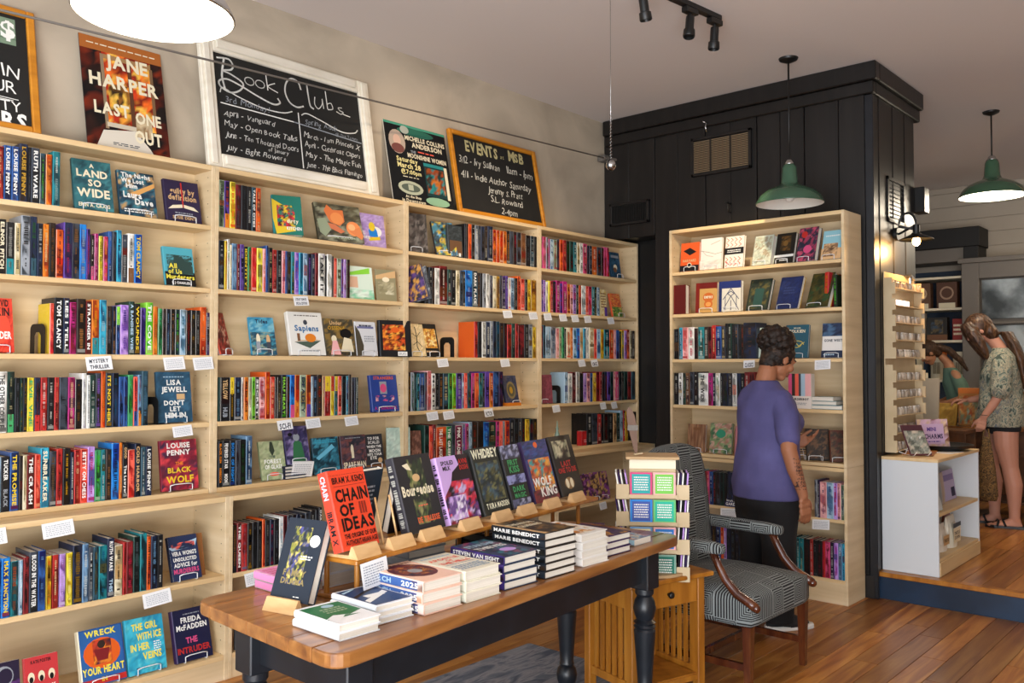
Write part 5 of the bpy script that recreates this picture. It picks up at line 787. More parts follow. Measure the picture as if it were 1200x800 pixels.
# ------------------------------------------------------------------ end table, card spinner
et = thing('end_table', (.895, -1.795, 0), R(-15.6), 'mission style honey oak end table with slatted sides and one drawer', 'end table')
TW, TD, TT = .42, .33, .548
MB().bbox(-.03, -.03, TT-.02, TW+.03, TD+.03, TT, .004).build('top', 'oakl', et)
for x in (0, TW-.04):
    for y in (0, TD-.04): MB().bbox(x, y, 0, x+.04, y+.04, TT-.02, .003).build('leg', 'oakl', et)
MB().bbox(.04, .012, .09, TW-.04, TD-.012, .105, .002).build('lower_shelf', 'oakl', et); MB().bbox(.04, .005, .075, TW-.04, .03, .1, .002).build('stretcher', 'oakl', et)
d = MB().bbox(.042, .004, TT-.13, TW-.042, .024, TT-.024, .003).build('drawer', 'oakl', et); MB().lathe([(.0, -.0), (.008, 0), (.007, .008), (.015, .016), (.012, .024), (0, .026)], 14).build('knob', 'black', d, True); d.children[0].location = (TW/2, .004, TT-.077); d.children[0].rotation_euler = (pi/2, 0, 0)
for x in (0.008, TW-.032):
    MB().bbox(x, .04, TT-.12, x+.024, TD-.04, TT-.022, .002).build('side_rail', 'oakl', et); MB().bbox(x, .04, .09, x+.024, TD-.04, .125, .002).build('side_rail', 'oakl', et)
    for k in range(6): yy = .05+k*.041; MB().box(x+.006, yy, .12, x+.018, yy+.018, TT-.115).build('slat', 'oakl', et)
MB().bbox(.04, TD-.034, TT-.12, TW-.04, TD-.01, TT-.022, .002).build('back_rail', 'oakl', et); MB().bbox(.04, TD-.034, .1, TW-.04, TD-.01, .135, .002).build('back_rail', 'oakl', et)
for k in range(8): xx = .055+k*.04; MB().box(xx, TD-.028, .13, xx+.018, TD-.016, TT-.115).build('slat', 'oakl', et)
sp_ = thing('card_spinner', (1.145, -1.735, TT+.0005), R(-55), 'plywood countertop spinner of square greeting cards on the end table', 'card rack')
MB().lathe([(0, 0), (.15, 0), (.15, .012), (0, .012)], 32).build('turntable', 'kraft', sp_, 'auto'); MB().bbox(-.1, -.075, .012, .1, .075, .50, .002).build('body', 'ply', sp_); MB().bbox(-.115, -.1, .50, .115, .1, .512, .002).build('top_board', 'kraft', sp_); MB().box(-.1, -.085, .46, .1, -.076, .5).build('header', 'creamcard', sp_)
cc = [[('3aa7a8', 'p'), ('7cc85a', 'P')], [('4a5fa8', '3a8ad8'), ('36b39a', '6cc07a')], [('e6dcb0', '7aa0c8'), ('3a7fd0', 'P')], [('2f8a7a', '8ab0a0'), ('2f7a6a', '8ab0a0')]]
for r_ in range(4):
    zz = .345-.118*r_+.0; 
    MB().box(-.105, -.098, zz-.012, .105, -.076, zz-.006).build('shelf', 'ply', sp_); MB().box(-.105, -.1, zz-.012, .105, -.097, zz+.004).build('lip', 'ply', sp_)
    for k in (0, 1):
        c1, c2 = cc[r_][k]; mb = MB(); F = ((-.1+.1*k+.002, -.0965, zz), (1, 0, 0), (0, 0, 1), (0, -1, 0)); mb.box(F[0][0], -.0955, zz-.005, F[0][0]+.096, -.080, zz+.1, col('e'))
        draw(mb, F, .096, .1, [('b', 0, 0, 1, 1, c2), ('b', .09, .08, .91, .92, c1), ('l', .18, .2, .82, .84, 6, 'w')], 0, 1); o = mb.build('card', 'matte', sp_)
    for s in (-1, 1):
        for yb, nm in ((-.06, 0), (.02, 1)):
            x0 = s*.101; x1 = s*.158; a, b = min(x0, x1), max(x0, x1)
            MB().bbox(a, yb-.02, zz-.02, b, yb-.017, zz+.045, .001).box(a, yb-.017, zz-.02, b, yb+.045, zz-.016).box(b-.003 if s > 0 else a, yb-.017, zz-.02, b if s > 0 else a+.003, yb+.045, zz+.02).build('side_pocket', 'ply', sp_)
            for k in range(5): cq = ('w', 'V', 'w', 'k', 'i')[(k+r_) % 5]; MB().obox(((a+b)/2-.02+.01*k, yb+.014, zz+.04), (.006, .05, .11), (0, .12*s-.05, 0), col(cq)).build('booklet', 'matte', sp_)
mb = MB(); leaf = [(.0, 0), (.012, .02), (.018, .08), (.022, .13), (.02, .17), (.012, .2), (.0, .215), (-.012, .2), (-.016, .15), (-.012, .09), (-.006, .03)]
mb.prism(leaf, -.004, .004, mp=lambda p: (p[0], p[2], p[1])); t = thing('carved_feather', (1.085, -1.69, TT+.514), R(-45), 'carved brown wooden feather with grey band standing on the card spinner', 'ornament'); t.rotation_euler = (0, R(-8), R(-45))
mb.build('blade', plain('weathered_wood', '6d5446', .7), t); MB().obox((.004, 0, .12), (.046, .012, .024), (0, R(10), 0)).build('band', 'grayp', t); MB().box(-.008, -.012, 0, .03, .012, .006).build('foot', 'ply', t)
# ------------------------------------------------------------------ patterned armchair
def pattern():
    m, nt, b = nodes('maze_fabric'); L = nt.links.new; tc = N(nt, 'ShaderNodeTexCoord'); sx = N(nt, 'ShaderNodeSeparateXYZ'); L(tc.outputs['UV'], sx.inputs[0])
    def mt(op, a, c=None, v=None):
        n = N(nt, 'ShaderNodeMath', operation=op); L(a, n.inputs[0])
        if c is not None: L(c, n.inputs[1])
        if v is not None: n.inputs[1].default_value = v
        return n.outputs[0]
    K = 9.0; X = mt('MULTIPLY', sx.outputs[0], v=K); Y = mt('MULTIPLY', sx.outputs[1], v=K)
    fx = mt('SUBTRACT', mt('FRACT', X), v=.5); fy = mt('SUBTRACT', mt('FRACT', Y), v=.5); ax = mt('ABSOLUTE', fx); ay = mt('ABSOLUTE', fy); mx = mt('MAXIMUM', ax, ay)
    par = mt('MODULO', mt('ABSOLUTE', mt('ADD', mt('FLOOR', X), mt('FLOOR', Y))), v=2.0)   # alternate squares
    inv_ = N(nt, 'ShaderNodeMath', operation='SUBTRACT'); inv_.inputs[0].default_value = 1; L(par, inv_.inputs[1])
    par2 = mt('MODULO', mt('ABSOLUTE', mt('FLOOR', mt('MULTIPLY', X, v=.5))), v=2.0)
    s1 = mt('FRACT', mt('MULTIPLY', mx, v=12.0)); s2 = mt('FRACT', mt('MULTIPLY', fy, v=8.0)); s3 = mt('FRACT', mt('MULTIPLY', fx, v=8.0))
    mixa = N(nt, 'ShaderNodeMix'); L(par2, mixa.inputs[0]); L(s2, mixa.inputs[2]); L(s3, mixa.inputs[3])
    mixb = N(nt, 'ShaderNodeMix'); L(par, mixb.inputs[0]); L(s1, mixb.inputs[2]); L(mixa.outputs[0], mixb.inputs[3])
    st = mt('GREATER_THAN', mixb.outputs[0], v=.52); cr_ = N(nt, 'ShaderNodeMix', data_type='RGBA'); cr_.inputs[6].default_value = (*lin('0e0f12'), 1); cr_.inputs[7].default_value = (*lin('868c8b'), 1)
    L(st, cr_.inputs[0]); L(cr_.outputs[2], b.inputs['Base Color']); b.inputs['Roughness'].default_value = .9; return m
M['maze'] = pattern()
def boxuv(o, s=1.0):
    me = o.data; uv = me.uv_layers.new(name='UVMap')
    for p in me.polygons:
        n = p.normal; a = max(range(3), key=lambda i: abs(n[i]))
        for li in p.loop_indices:
            c = me.vertices[me.loops[li].vertex_index].co; uv.data[li].uv = ((c.y, c.z) if a == 0 else (c.x, c.z) if a == 1 else (c.x, c.y)); uv.data[li].uv = uv.data[li].uv*s
def soft(o, lv=2):
    s_ = o.modifiers.new('sub', 'SUBSURF'); s_.levels = s_.render_levels = lv; return o
ch = thing('armchair', (1.685, -1.80, 0), R(0), 'low armchair in black and white maze pattern fabric with mahogany arms', 'armchair')
def cush(name, pts_fn, nx, ny, nz): pass
def rbox(x0, y0, z0, x1, y1, z1, r, crown=0, n=6):
    """rounded cushion box on a grid"""
    bm = bmesh.new(); bmesh.ops.create_cube(bm, size=1); bmesh.ops.subdivide_edges(bm, edges=bm.edges[:], cuts=n, use_grid_fill=True)
    cx, cy, cz = (x0+x1)/2, (y0+y1)/2, (z0+z1)/2; hx, hy, hz = (x1-x0)/2, (y1-y0)/2, (z1-z0)/2
    for v in bm.verts:
        p = Vector((v.co.x*2*hx, v.co.y*2*hy, v.co.z*2*hz)); q = Vector((max(-hx+r, min(hx-r, p.x)), max(-hy+r, min(hy-r, p.y)), max(-hz+r, min(hz-r, p.z)))); d = p-q
        if d.length > 1e-6: p = q+d.normalized()*r
        if crown and p.z > 0: p.z += crown*(1-(p.x/hx)**2)*(1-(p.y/hy)**2)
        v.co = p+Vector((cx, cy, cz))
    return bm
def frombm(bm, name, mat, parent=None, smooth=True):
    me = bpy.data.meshes.new(name); bm.to_mesh(me); bm.free(); me.materials.append(M[mat] if isinstance(mat, str) else mat); o = bpy.data.objects.new(name, me); C.objects.link(o); o.parent = parent
    if smooth: me.polygons.foreach_set('use_smooth', [True]*len(me.polygons))
    return o
o = frombm(rbox(-.315, -.30, .30, .315, .29, .45, .035, .035, 8), 'seat', 'maze', ch); boxuv(o)
bm = rbox(-.28, -.04, .40, .28, .04, 1.06, .04, 0, 8)
for v in bm.verts:
    z = v.co.z-.40; v.co.x *= 1.07-.14*max(0, (z-.35)/.31)**2; v.co.y += .245+z*.07; v.co.z -= .07*abs(v.co.x/.28)**3*max(0, z/.6)
o = frombm(bm, 'backrest', 'maze', ch); boxuv(o)
for s in (-1, 1):
    x = s*.30
    bm = rbox(-.035, -.26, -.03, .035, .26, .03, .028, 0, 5)
    for v in bm.verts: v.co += Vector((x, .10, .635+.02*(v.co.y+.2)))
    o = frombm(bm, 'arm_pad', 'maze', ch); boxuv(o)
    pr = [(-.10, .62), (-.13, .56), (-.165, .50), (-.22, .445), (-.285, .415), (-.31, .40)]; rr = [.019, .019, .020, .022, .022, .021]
    MB().tube([(x, y, z) for y, z in pr], rr, 10).ball((x, -.31, .40), .0208, n=10).build('arm', 'mahog', ch, True)
    MB().tube([(x*.98, .31, .62), (x*.97, .29, .5), (x*.95, .28, .42)], .02, 8).build('arm_post', 'mahog', ch, True)
    mb = MB(); mb.loft([((x*.95, -.265, .0), .019, .019), ((x*.95, -.265, .31), .029, .029)], 4); o = mb.build('leg', 'mahog', ch); o.data.transform(Matrix.Translation((x*.95, -.265, 0)) @ Matrix.Rotation(pi/4, 4, 'Z') @ Matrix.Translation((-x*.95, .265, 0)))
    mb = MB().tube([(x*.88, .36, .0), (x*.88, .30, .16), (x*.88, .27, .31)], [.02, .024, .026], 4); mb.build('leg', 'mahog', ch)
    MB().obox((x*.92, .01, .125), (.02, .55, .03)).build('stretcher', 'mahog', ch)
MB().obox((0, .0, .125), (.55, .02, .03)).build('stretcher', 'mahog', ch)
MB().obox((0, .31, .2), (.5, .02, .03)).build('stretcher', 'mahog', ch)
# ------------------------------------------------------------------ ceiling things
def pendant(x, y, zr, rr, label, shade='green', pw=20, glow=True, lampc=(1, .86, .66)):
    t = thing('pendant_lamp', (x, y, zr), 0, label, 'lamp'); k = rr/.205
    out = [(.205*k, 0), (.2*k, .018*k), (.182*k, .05*k), (.145*k, .08*k), (.1*k, .1*k), (.062*k, .115*k), (.05*k, .14*k), (.044*k, .22*k), (.036*k, .245*k), (.0, .25*k)]
    MB().lathe(out, 40, caps=False).build('shade', shade, t, True); inn = [(.2045*k, -.001), (.197*k, .010*k), (.168*k, .046*k), (.118*k, .08*k), (.05*k, .098*k), (0, .1*k)]
    MB().lathe(inn, 40, caps=False).build('shade_lining', 'enamel', t, True); MB().lathe([(.2035*k, -.003), (.2075*k, 0), (.2065*k, .006), (.203*k, .004)], 40, caps=False).build('rim', shade, t, True)
    MB().lathe([(0, .238*k), (.026*k, .238*k), (.03*k, .25*k), (.02*k, .27*k), (.008, .28*k), (0, .28*k)], 16).build('socket_cap', 'steel' if shade == 'green' else 'black', t, True)
    MB().rod((0, 0, .27*k), (0, 0, ZC-zr-.02), .006, n=8).build('rod', 'black', t, True); MB().lathe([(0, ZC-zr-.03), (.02, ZC-zr-.028), (.055, ZC-zr-.012), (.06, ZC-zr), (0, ZC-zr)], 24).build('canopy', 'black', t, 'auto')
    MB().ball((0, 0, .05*k), .032*k, (1, 1, 1.3), n=14).build('bulb', 'lampglow' if glow else 'enamel', t, True)
    if glow: MB().lathe([(0, .02*k), (.185*k, .02*k), (.185*k, .024*k), (0, .024*k)], 40).build('diffuser', 'lampglow', t, 'auto')
    if pw: o = point('pendant_light', (x, y, zr-.03), pw, lampc, .1*k)
    return t
pendant(-1.08, -1.60, 2.405, .205, 'large pendant with glowing white underside at the top left of the view', 'steel', 14)
pendant(3.02, -1.55, 2.465, .205, 'green enamel pendant hanging before the black wall, white inside', 'green', 0, glow=False)
pendant(5.15, -2.2, 2.735, .23, 'green enamel pendant with bright underside over the platform', 'green', 34)
pendant(6.7, -3.1, 2.735, .23, 'green enamel pendant farther back over the platform, out to the right', 'green', 34)
tr = thing('track_light', (1.75, -1.51, ZC), R(-6.4), 'black ceiling track with three adjustable spot heads', 'track light')
MB().bbox(-1.0, -.018, -.03, .385, .018, 0, .003).build('rail', 'black', tr)
for s, tilt in ((.34, (R(4), 0)), (.12, (R(-4), R(12))), (-.27, (R(0), R(-12)))):
    h = MB().bbox(s-.05, -.02, -.06, s+.05, .02, -.03, .003).rod((s, 0, -.06), (s, 0, -.08), .008).build('adapter', 'black', tr)
    mb = MB().lathe([(r_*.72, z_*.70) for r_, z_ in [(0, 0), (.03, 0), (.032, -.02), (.032, -.11), (.042, -.115), (.044, -.165), (.04, -.172), (.036, -.15), (0, -.15)]], 20); o = mb.build('spot_head', 'black', tr, 'auto'); o.location = (s, 0, -.075); o.rotation_euler = (tilt[0], tilt[1], 0)
spot('track_spot_light', (2.10, -1.56, 3.12), (3.25, -1.0, 2.15), 95, 38, (1, .78, .50), .6)
spot('track_spot_light', (1.85, -1.56, 3.12), (2.2, .1, 1.9), 60, 60, (1, .80, .56), .8)
spot('track_spot_light', (1.0, -1.4, 3.12), (1.5, .1, 2.3), 45, 75, (1, .80, .58), .9)
# picture rail cable and its counterweight
tag(MB().tube([(3.36, .13, 3.07), (3.30, .07, 3.062), (-.142, -.3, 2.82), (-1.9, -.49, 2.685)], .005, 6).build('cable_rail', 'grayp', None, True), 'dark tensioned cable rail running along the plaster wall above the boards', 'cable')
mb = MB().bbox(3.33, .09, 3.05, 3.40, .156, 3.10, .004).rod((3.30, .07, 3.062), (3.44, .06, 3.07), .012); tag(mb.build('rail_bracket', 'grayp'), 'small grey bracket fixing the cable rail at the wall corner', 'bracket')
t = thing('hanging_counterweight', (1.555, -1.23, 0), 0, 'chrome ball weight hanging on a thin wire with coiled spring', 'weight')
MB().rod((0, 0, 2.55), (0, 0, ZC), .0016, n=6).build('wire', 'steel', t, True)
MB().tube([(.006*cos(k*1.2), .006*sin(k*1.2), 2.53+k*.0032) for k in range(80)], .0015, 4).build('spring', 'steel', t, True); MB().ball((0, 0, 2.505), .028, n=18).build('ball', 'steel', t, True); MB().tube([(.03*cos(a), .0, 2.505+.03*sin(a)) for a in [k*pi/8 for k in range(17)]], .003, 6).build('ring', 'black', t, True)
# ------------------------------------------------------------------ sconce
sc = thing('wall_sconce', (3.86, -1.911, 2.33), 0, 'black gooseneck wall lamp with a shallow shade and glowing bulb', 'lamp')
MB().rod((0, 0, 0), (0, -.02, 0), .045, n=20).build('wall_plate', 'black', sc, 'auto'); MB().tube([(0, -.02, 0)]+[(0, -.075-.055*cos(a), .02+.085*sin(a)+.03) for a in [k*pi/10 for k in range(11)]]+[(0, -.13, .02)], .008, 8).build('gooseneck', 'black', sc, True)
MB().lathe([(0, .05), (.022, .05), (.022, .0), (.03, -.005), (.03, -.02), (.012, -.02)], 16, (0, -.13, .0)).build('socket', 'black', sc, 'auto'); MB().lathe([(.03, -.01), (.105, -.045), (.107, -.049), (.03, -.016)], 28, (0, -.13, 0), caps=False).build('shade', 'black', sc, True)
MB().ball((0, -.13, -.058), .026, (1, 1, 1.2), n=14).build('bulb', 'bulb', sc, True); point('sconce_light', (3.86, -2.041, 2.215), 15, (1, .55, .18), .03)
# ------------------------------------------------------------------ jar rack on the side of the black block
jr = thing('jar_rack', (3.60, -1.912, .90), 0, 'tall birch plywood rack of tiny jars fixed to the black block under the sconce', 'rack')
MB().bbox(0, -.008, 0, .60, -.0005, 1.16, .002).build('back_panel', 'ply', jr)
for zlo, zhi in ((.0, .56), (.60, 1.12)):
    for x in (0, .588):
        pr = []; n = 5; hh = (zhi-zlo)/n
        for k in range(n): pr += [(-.008, zlo+k*hh)] if k == 0 else []; pr += [(-.075, zlo+k*hh+.0), (-.075, zlo+k*hh+hh*.68), (-.055, zlo+k*hh+hh*.68), (-.055, zlo+(k+1)*hh)]
        pr += [(-.008, zhi)]; MB().prism(pr, x, x+.012, mp=lambda p: (p[2], p[0], p[1])).build('side_panel', 'ply', jr)
    for k in range(5): zz = zlo+k*.112+.004; MB().bbox(.012, -.068, zz, .588, -.008, zz+.006, .001).build('shelf', 'ply', jr)
jar = MB().lathe([(0, 0), (.014, 0), (.016, .003), (.016, .036), (.012, .041), (.012, .05), (0, .05)], 10).build('tiny_jar', noisy('jar_contents', [(.3, '6a5a4c'), (.5, 'b8aa98'), (.7, 'd8cfc0')], (1, 1, 1), .3, nscale=9, rnd=.3), None, 'auto')
first = True
for r_ in range(10):
    for k in range(10):
        if (r_ == 8): continue
        zz = .90+(0 if r_ < 5 else .60)+(r_ % 5)*.112+.0105; j = jar if first else jar.copy()
        if not first: C.objects.link(j)
        first = False; j.location = (3.64+k*.057, -1.912-.045+.004*((k*7+r_) % 3), zz); tag(j, 'tiny clear jar, %s from the left, rack shelf %s from the bottom' % (ordn(k), ordn(r_)), 'jar', 'tiny jars in the plywood rack')
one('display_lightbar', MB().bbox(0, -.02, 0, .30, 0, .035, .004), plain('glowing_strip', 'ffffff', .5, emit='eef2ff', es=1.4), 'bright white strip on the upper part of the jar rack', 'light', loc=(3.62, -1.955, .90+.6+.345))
one('clip_lamp', MB().obox((0, 0, .02), (.09, .05, .012), (0, .3, 0)).rod((0, 0, .02), (.0, .0, -.02), .012), 'steel', 'small grey clip lamp at the top of the jar rack', 'lamp', loc=(3.93, -1.975, 2.02))
# ------------------------------------------------------------------ white cabinet
cb = thing('display_cabinet', (3.535, -2.245, ZP+.0008), 0, 'white open cabinet with birch top at the edge of the platform', 'cabinet'); CW, CD, CH = .93, .335, .715
MB().bbox(0, 0, 0, .018, CD, CH-.02, .002).build('side_panel', 'white', cb); MB().bbox(CW-.018, 0, 0, CW, CD, CH-.02, .002).build('side_panel', 'white', cb)
MB().box(.018, CD-.01, .02, CW-.018, CD, CH-.02).build('back_panel', 'white', cb); MB().bbox(-.002, -.004, CH-.02, CW+.002, CD, CH, .002).build('top', 'birch_h', cb)
MB().bbox(.018, .004, .36, CW-.018, CD-.01, .38, .002).build('shelf', 'birch_h', cb); MB().bbox(.018, .004, .085, CW-.018, CD-.01, .105, .002).build('shelf', 'birch_h', cb); MB().bbox(.018, -.004, 0, CW, .012, .085, .002).build('kick_board', 'birch_h', cb)
def pouch(loc, w, h, t, c, label, art=(), rz=0, lean=0, mat='print'):
    mb = MB(); F = ((-w/2, -t/2, 0), (1, 0, 0), (0, 0, 1), (0, -1, 0)); pr = [(-w/2, 0), (w/2, 0), (w/2*1.02, h*.5), (w/2*.96, h*.93), (w/2, h), (-w/2, h), (-w/2*.96, h*.93), (-w/2*1.02, h*.5)]
    mb.loft([((0, 0, 0), w/2*1.1, t/2*1.2), ((0, 0, h*.3), w/2*1.15, t/2*1.3), ((0, 0, h*.8), w/2*1.1, t/2*.7), ((0, 0, h), w/2*1.08, .003)], 12, col(c))
    if art: draw(mb, ((-w/2, -t/2*1.35, 0), (1, 0, 0), (0, 0, 1), (0, -1, 0)), w, h*.8, art)
    return one('pouch', mb, mat, label, 'package', 'packaged goods in the white cabinet', loc, (R(-lean), 0, rz))
pouch((3.84, -2.165, ZP+.107), .15, .17, .06, 'ded6c8', 'cream printed snack pouch lower left in the white cabinet', [('b', .1, .3, .9, .75, 'u'), ('t', 'THISTLE', .5, .45, .7, .14, 'k')])
pouch((4.03, -2.17, ZP+.107), .17, .2, .07, 'e2dccb', 'cream pouch with dark lettering standing in front of the others', [('b', .05, .2, .95, .8, 'e'), ('t', 'THISTLE', .5, .52, .8, .13, 'k'), ('t', 'DOWN', .5, .34, .6, .13, 'k'), ('b', 0, .82, 1, 1, '2f4a5a')])
pouch((4.22, -2.10, ZP+.107), .14, .19, .06, '8a4a40', 'brown pouch at the right of the lower cabinet shelf')
pouch((4.06, -2.03, ZP+.107), .13, .15, .05, '2f3a4a', 'dark blue pouch behind the cream ones in the cabinet')
pouch((3.83, -2.15, ZP+.382), .13, .2, .05, '8a8f92', 'grey tinted clear bag at the left of upper cabinet shelf')
pouch((3.99, -2.12, ZP+.382), .14, .2, .05, 'b09a8a', 'beige bag of dried goods beside the violet sign')
pouch((3.71, -2.20, ZP+.382), .1, .15, .03, 'c3c8c8', 'small pale bag leaning at the front of upper cabinet shelf', lean=14)
one('sign', MB().box(0, 0, 0, .26, .006, .2, col('b9aed0')).box(.02, -.0015, .13, .24, -.0005, .17, col('8d80b0')).box(.16, -.0015, .02, .24, -.0005, .08, col('3a3550')), 'matte', 'pale violet printed sign inside the upper part of the cabinet', 'sign', loc=(4.10, -2.13, ZP+.382), rot=(R(-8), 0, 0))
zt = ZP+CH+.0012
one('tray', MB().lathe([(0, .004), (.13, .004), (.2, .022), (.215, .04), (.205, .04), (.19, .028), (.12, .012), (0, .012)], 36), 'black', 'shallow black bowl on the cabinet top', 'tray', loc=(4.22, -2.06, zt), smooth='auto')
one('serving_board', MB().bbox(-.17, -.09, 0, .17, .09, .012, .004), 'oakl', 'small wooden board with leaflets lying on the cabinet top', 'board', loc=(3.86, -2.05, zt), rot=(0, 0, .2))
one('leaflet', MB().box(-.1, -.06, 0, .1, .06, .003), 'card', 'white leaflet lying by the front edge of the cabinet top', 'leaflet', loc=(4.05, -2.165, zt), rot=(0, 0, -.1))
mb = MB().bbox(-.075, -.005, 0, .075, .005, .21, .002, col('5a3038')); draw(mb, ((-.07, -.006, .008), (1, 0, 0), (0, 0, 1), (0, -1, 0)), .14, .195, [('m', 0, 0, 1, 1, ['8a9088', 'a8ada0', '5a6058', 'c0b8a8'], 160), ('b', 0, .82, 1, 1, '4a2a34')])
one('framed_card', mb, 'print', 'small maroon framed picture leaning in a wire stand on the white cabinet', 'picture', loc=(3.64, -2.12, zt+.01), rot=(R(-30), 0, R(-38)))
one('wire_stand', MB().tube([(-.05, -.03, .03), (-.05, 0, .004), (-.04, .10, .006), (-.03, .05, .12)], .0025).tube([(.05, -.03, .03), (.05, 0, .004), (.04, .10, .006), (.03, .05, .12)], .0025).tube([(-.04, .1, .006), (-.09, .15, .03)], .0025).tube([(.04, .1, .006), (.0, .17, .03)], .0025), 'wire', 'white wire stand holding the maroon picture on the cabinet', 'stand', loc=(3.635, -2.12, zt+.003), rot=(0, 0, R(-38)))
mb = MB().box(0, 0, 0, .24, .006, .21, col('d9b8cf')); draw(mb, ((0, -.0002, 0), (1, 0, 0), (0, 0, 1), (0, -1, 0)), .24, .21, [('m', 0, 0, 1, 1, ['d9b8cf', 'c9a0c0', '8a5a4a', 'e5c8a8', 'd9b8cf'], 161, (6, 5)), ('b', .15, .2, .85, .85, 'cfb2d4'), ('t', 'MINI', .45, .62, .4, .12, 'v'), ('t', 'CHARMS', .5, .38, .6, .14, 'V'), ('l', .3, .25, .7, .32, 1, 'v')])
one('sign', mb, 'print', 'pink flowered sign standing behind the black bowl', 'sign', loc=(4.04, -1.99, zt+.001), rot=(R(-8), 0, R(-35)))
# ------------------------------------------------------------------ back room
ct = thing('counter', (6.08, -3.3, ZP+.0008), 0, 'dark brown wooden display table at the back behind the woman', 'counter')
MB().bbox(0, 0, .735, .5, 2.3, .76, .004).build('top', 'oakt', ct); MB().bbox(.03, .03, .52, .05, 2.27, .735, .003).build('apron', 'dkwood', ct)
for x in (.03, .41):
    for y in (.03, 2.21): MB().bbox(x, y, 0, x+.06, y+.06, .735, .004).build('leg', 'dkwood', ct)
for k in range(5): MB().bbox(.018, .12+.42*k, .55, .031, .50+.42*k, .71, .003).build('drawer_front', 'dkwood', ct)
MB().box(.06, .06, .12, .45, 2.24, .14).build('lower_shelf', 'dkwood', ct)
zc = ZP+.762
def shopbox(name, label, loc, size, c, art=None, rz=0, cat='box', grp='goods at the back of the shop', lean=0):
    w, d, h = size; mb = MB().bbox(0, 0, 0, w, d, h, .002, col(c))
    if art: draw(mb, ((0, -.0004, 0), (1, 0, 0), (0, 0, 1), (0, -1, 0)), w, h, art)
    return one(name, mb, 'print', label, cat, grp, loc, (R(-lean), 0, rz))
W9 = R(-90)
shopbox('display_box', 'orange and green printed counter display box on the back table', (6.14, -1.68, zc), (.19, .12, .33), 'b87a3c', [('m', .05, .05, .95, .8, ['b87a3c', '7a8a6a', 'd9a860', '9aa890', 'c06030'], 170, (8, 8)), ('b', .0, .86, 1, 1, 'c9702c')], W9)
shopbox('gift_box', 'ochre box with a glossy lid propped up left of the orange display', (6.12, -1.46, zc+.0), (.20, .04, .21), 'b08a3a', [('m', .05, .05, .95, .95, ['b08a3a', 'c9a450', '9a742c'], 171, (5, 5))], W9, lean=24)
shopbox('leaning_panel', 'tall beige flat panel leaning near the jar rack', (5.18, -1.64, ZP+.791), (.14, .03, .40), 'b8ab96', None, W9, lean=8, cat='panel')
sb = thing('low_shelf', (5.1, -2.0, ZP+.0008), 0, 'low brown shelf unit standing beyond the white cabinet', 'shelf'); MB().bbox(0, 0, .76, .3, .5, .79, .003).build('top', 'dkwood', sb); MB().bbox(0, 0, 0, .02, .5, .76, .002).build('side_panel', 'dkwood', sb); MB().bbox(.28, 0, 0, .3, .5, .76, .002).build('side_panel', 'dkwood', sb)
t = thing('card_rack', (6.2, -1.20, zc), W9, 'white gridded rack of small packets beside the girl', 'rack', 'goods at the back of the shop')
MB().bbox(0, 0, 0, .2, .06, .46, .003).build('frame', 'creamcard', t)
for r_ in range(3):
    for k in range(2): MB().bbox(.015+.09*k, -.008, .05+.15*r_, .09+.09*k, .0, .12+.15*r_, .002, col('k')).box(.02+.09*k, -.010, .055+.15*r_, .085+.09*k, -.0085, .08+.15*r_, col('w')).build('packet', 'print', t)
# shelving alcove with black casing
al = thing('wall_shelving', (7.55, -1.38, ZP), 0, 'recessed shelves in a black door casing on the far wall', 'shelving')
MB().box(.38, 0, 0, .40, 1.1, 2.3).build('back_panel', 'step', al); MB().bbox(-.02, -.14, 0, .3, .0, 2.70, .006).build('casing', 'darkw', al); MB().bbox(-.04, -.16, 2.50, .3, 1.25, 2.70, .006).build('header', 'darkw', al); MB().bbox(-.0, 0.0, 2.36, .38, 1.1, 2.50, .004).build('header_panel', 'grayp', al)
for z in (1.14, 1.55, 1.885, 2.21-.0): MB().bbox(.0, 0, z-.025, .38, 1.1, z, .003).build('shelf', 'creamcard', al)
zA = ZP+1.885; zB = ZP+1.55; zC_ = ZP+1.14
for y, lb, c1 in ((-1.02, 'left', '3a3226'), (-1.02, 'left', '3a3226')): pass
def coffee(x, y, z, lb, c1, c2): shopbox('coffee_bag', lb, (x, y, z+.001), (.20, .1, .27), c1, [('b', .1, .0, .9, .2, 'e'), ('e', .5, .58, .34, .26, c2), ('e', .5, .58, .26, .19, c1)], W9, 'bag')
coffee(7.6, -1.10, zA, 'brown bag with round emblem, right one on the top back shelf', '5a3a28', 'a88a70'); coffee(7.6, -.84, zA, 'brown bag with pale round emblem, middle of the top back shelf', '6a4a34', 'c0a488'); coffee(7.6, -.62, zA, 'dark bag at the left end of the top back shelf', '33301f', 'b8a878')
shopbox('carton', 'white tall carton on the middle back shelf', (7.6, -.88, zB+.001), (.1, .08, .29), 'c9c0b0', [('b', .2, .5, .8, .8, 'A')], W9); shopbox('carton', 'black and tan carton on the middle back shelf', (7.6, -1.0, zB+.001), (.2, .1, .24), '2a2620', [('b', 0, 0, 1, .25, 'd'), ('m', .2, .3, .8, .9, ['2a2620', '6a5a3a', '3a4a5a'], 172, (4, 5))], W9)
shopbox('carton', 'red carton at the right end of the middle back shelf', (7.6, -1.25, zB+.001), (.1, .1, .22), '8a2a24', [('l', .1, .2, .9, .8, 3, 'e')], W9); shopbox('carton', 'tan carton at the left of the middle back shelf', (7.6, -.70, zB+.001), (.1, .1, .2), '8a6a48', None, W9)
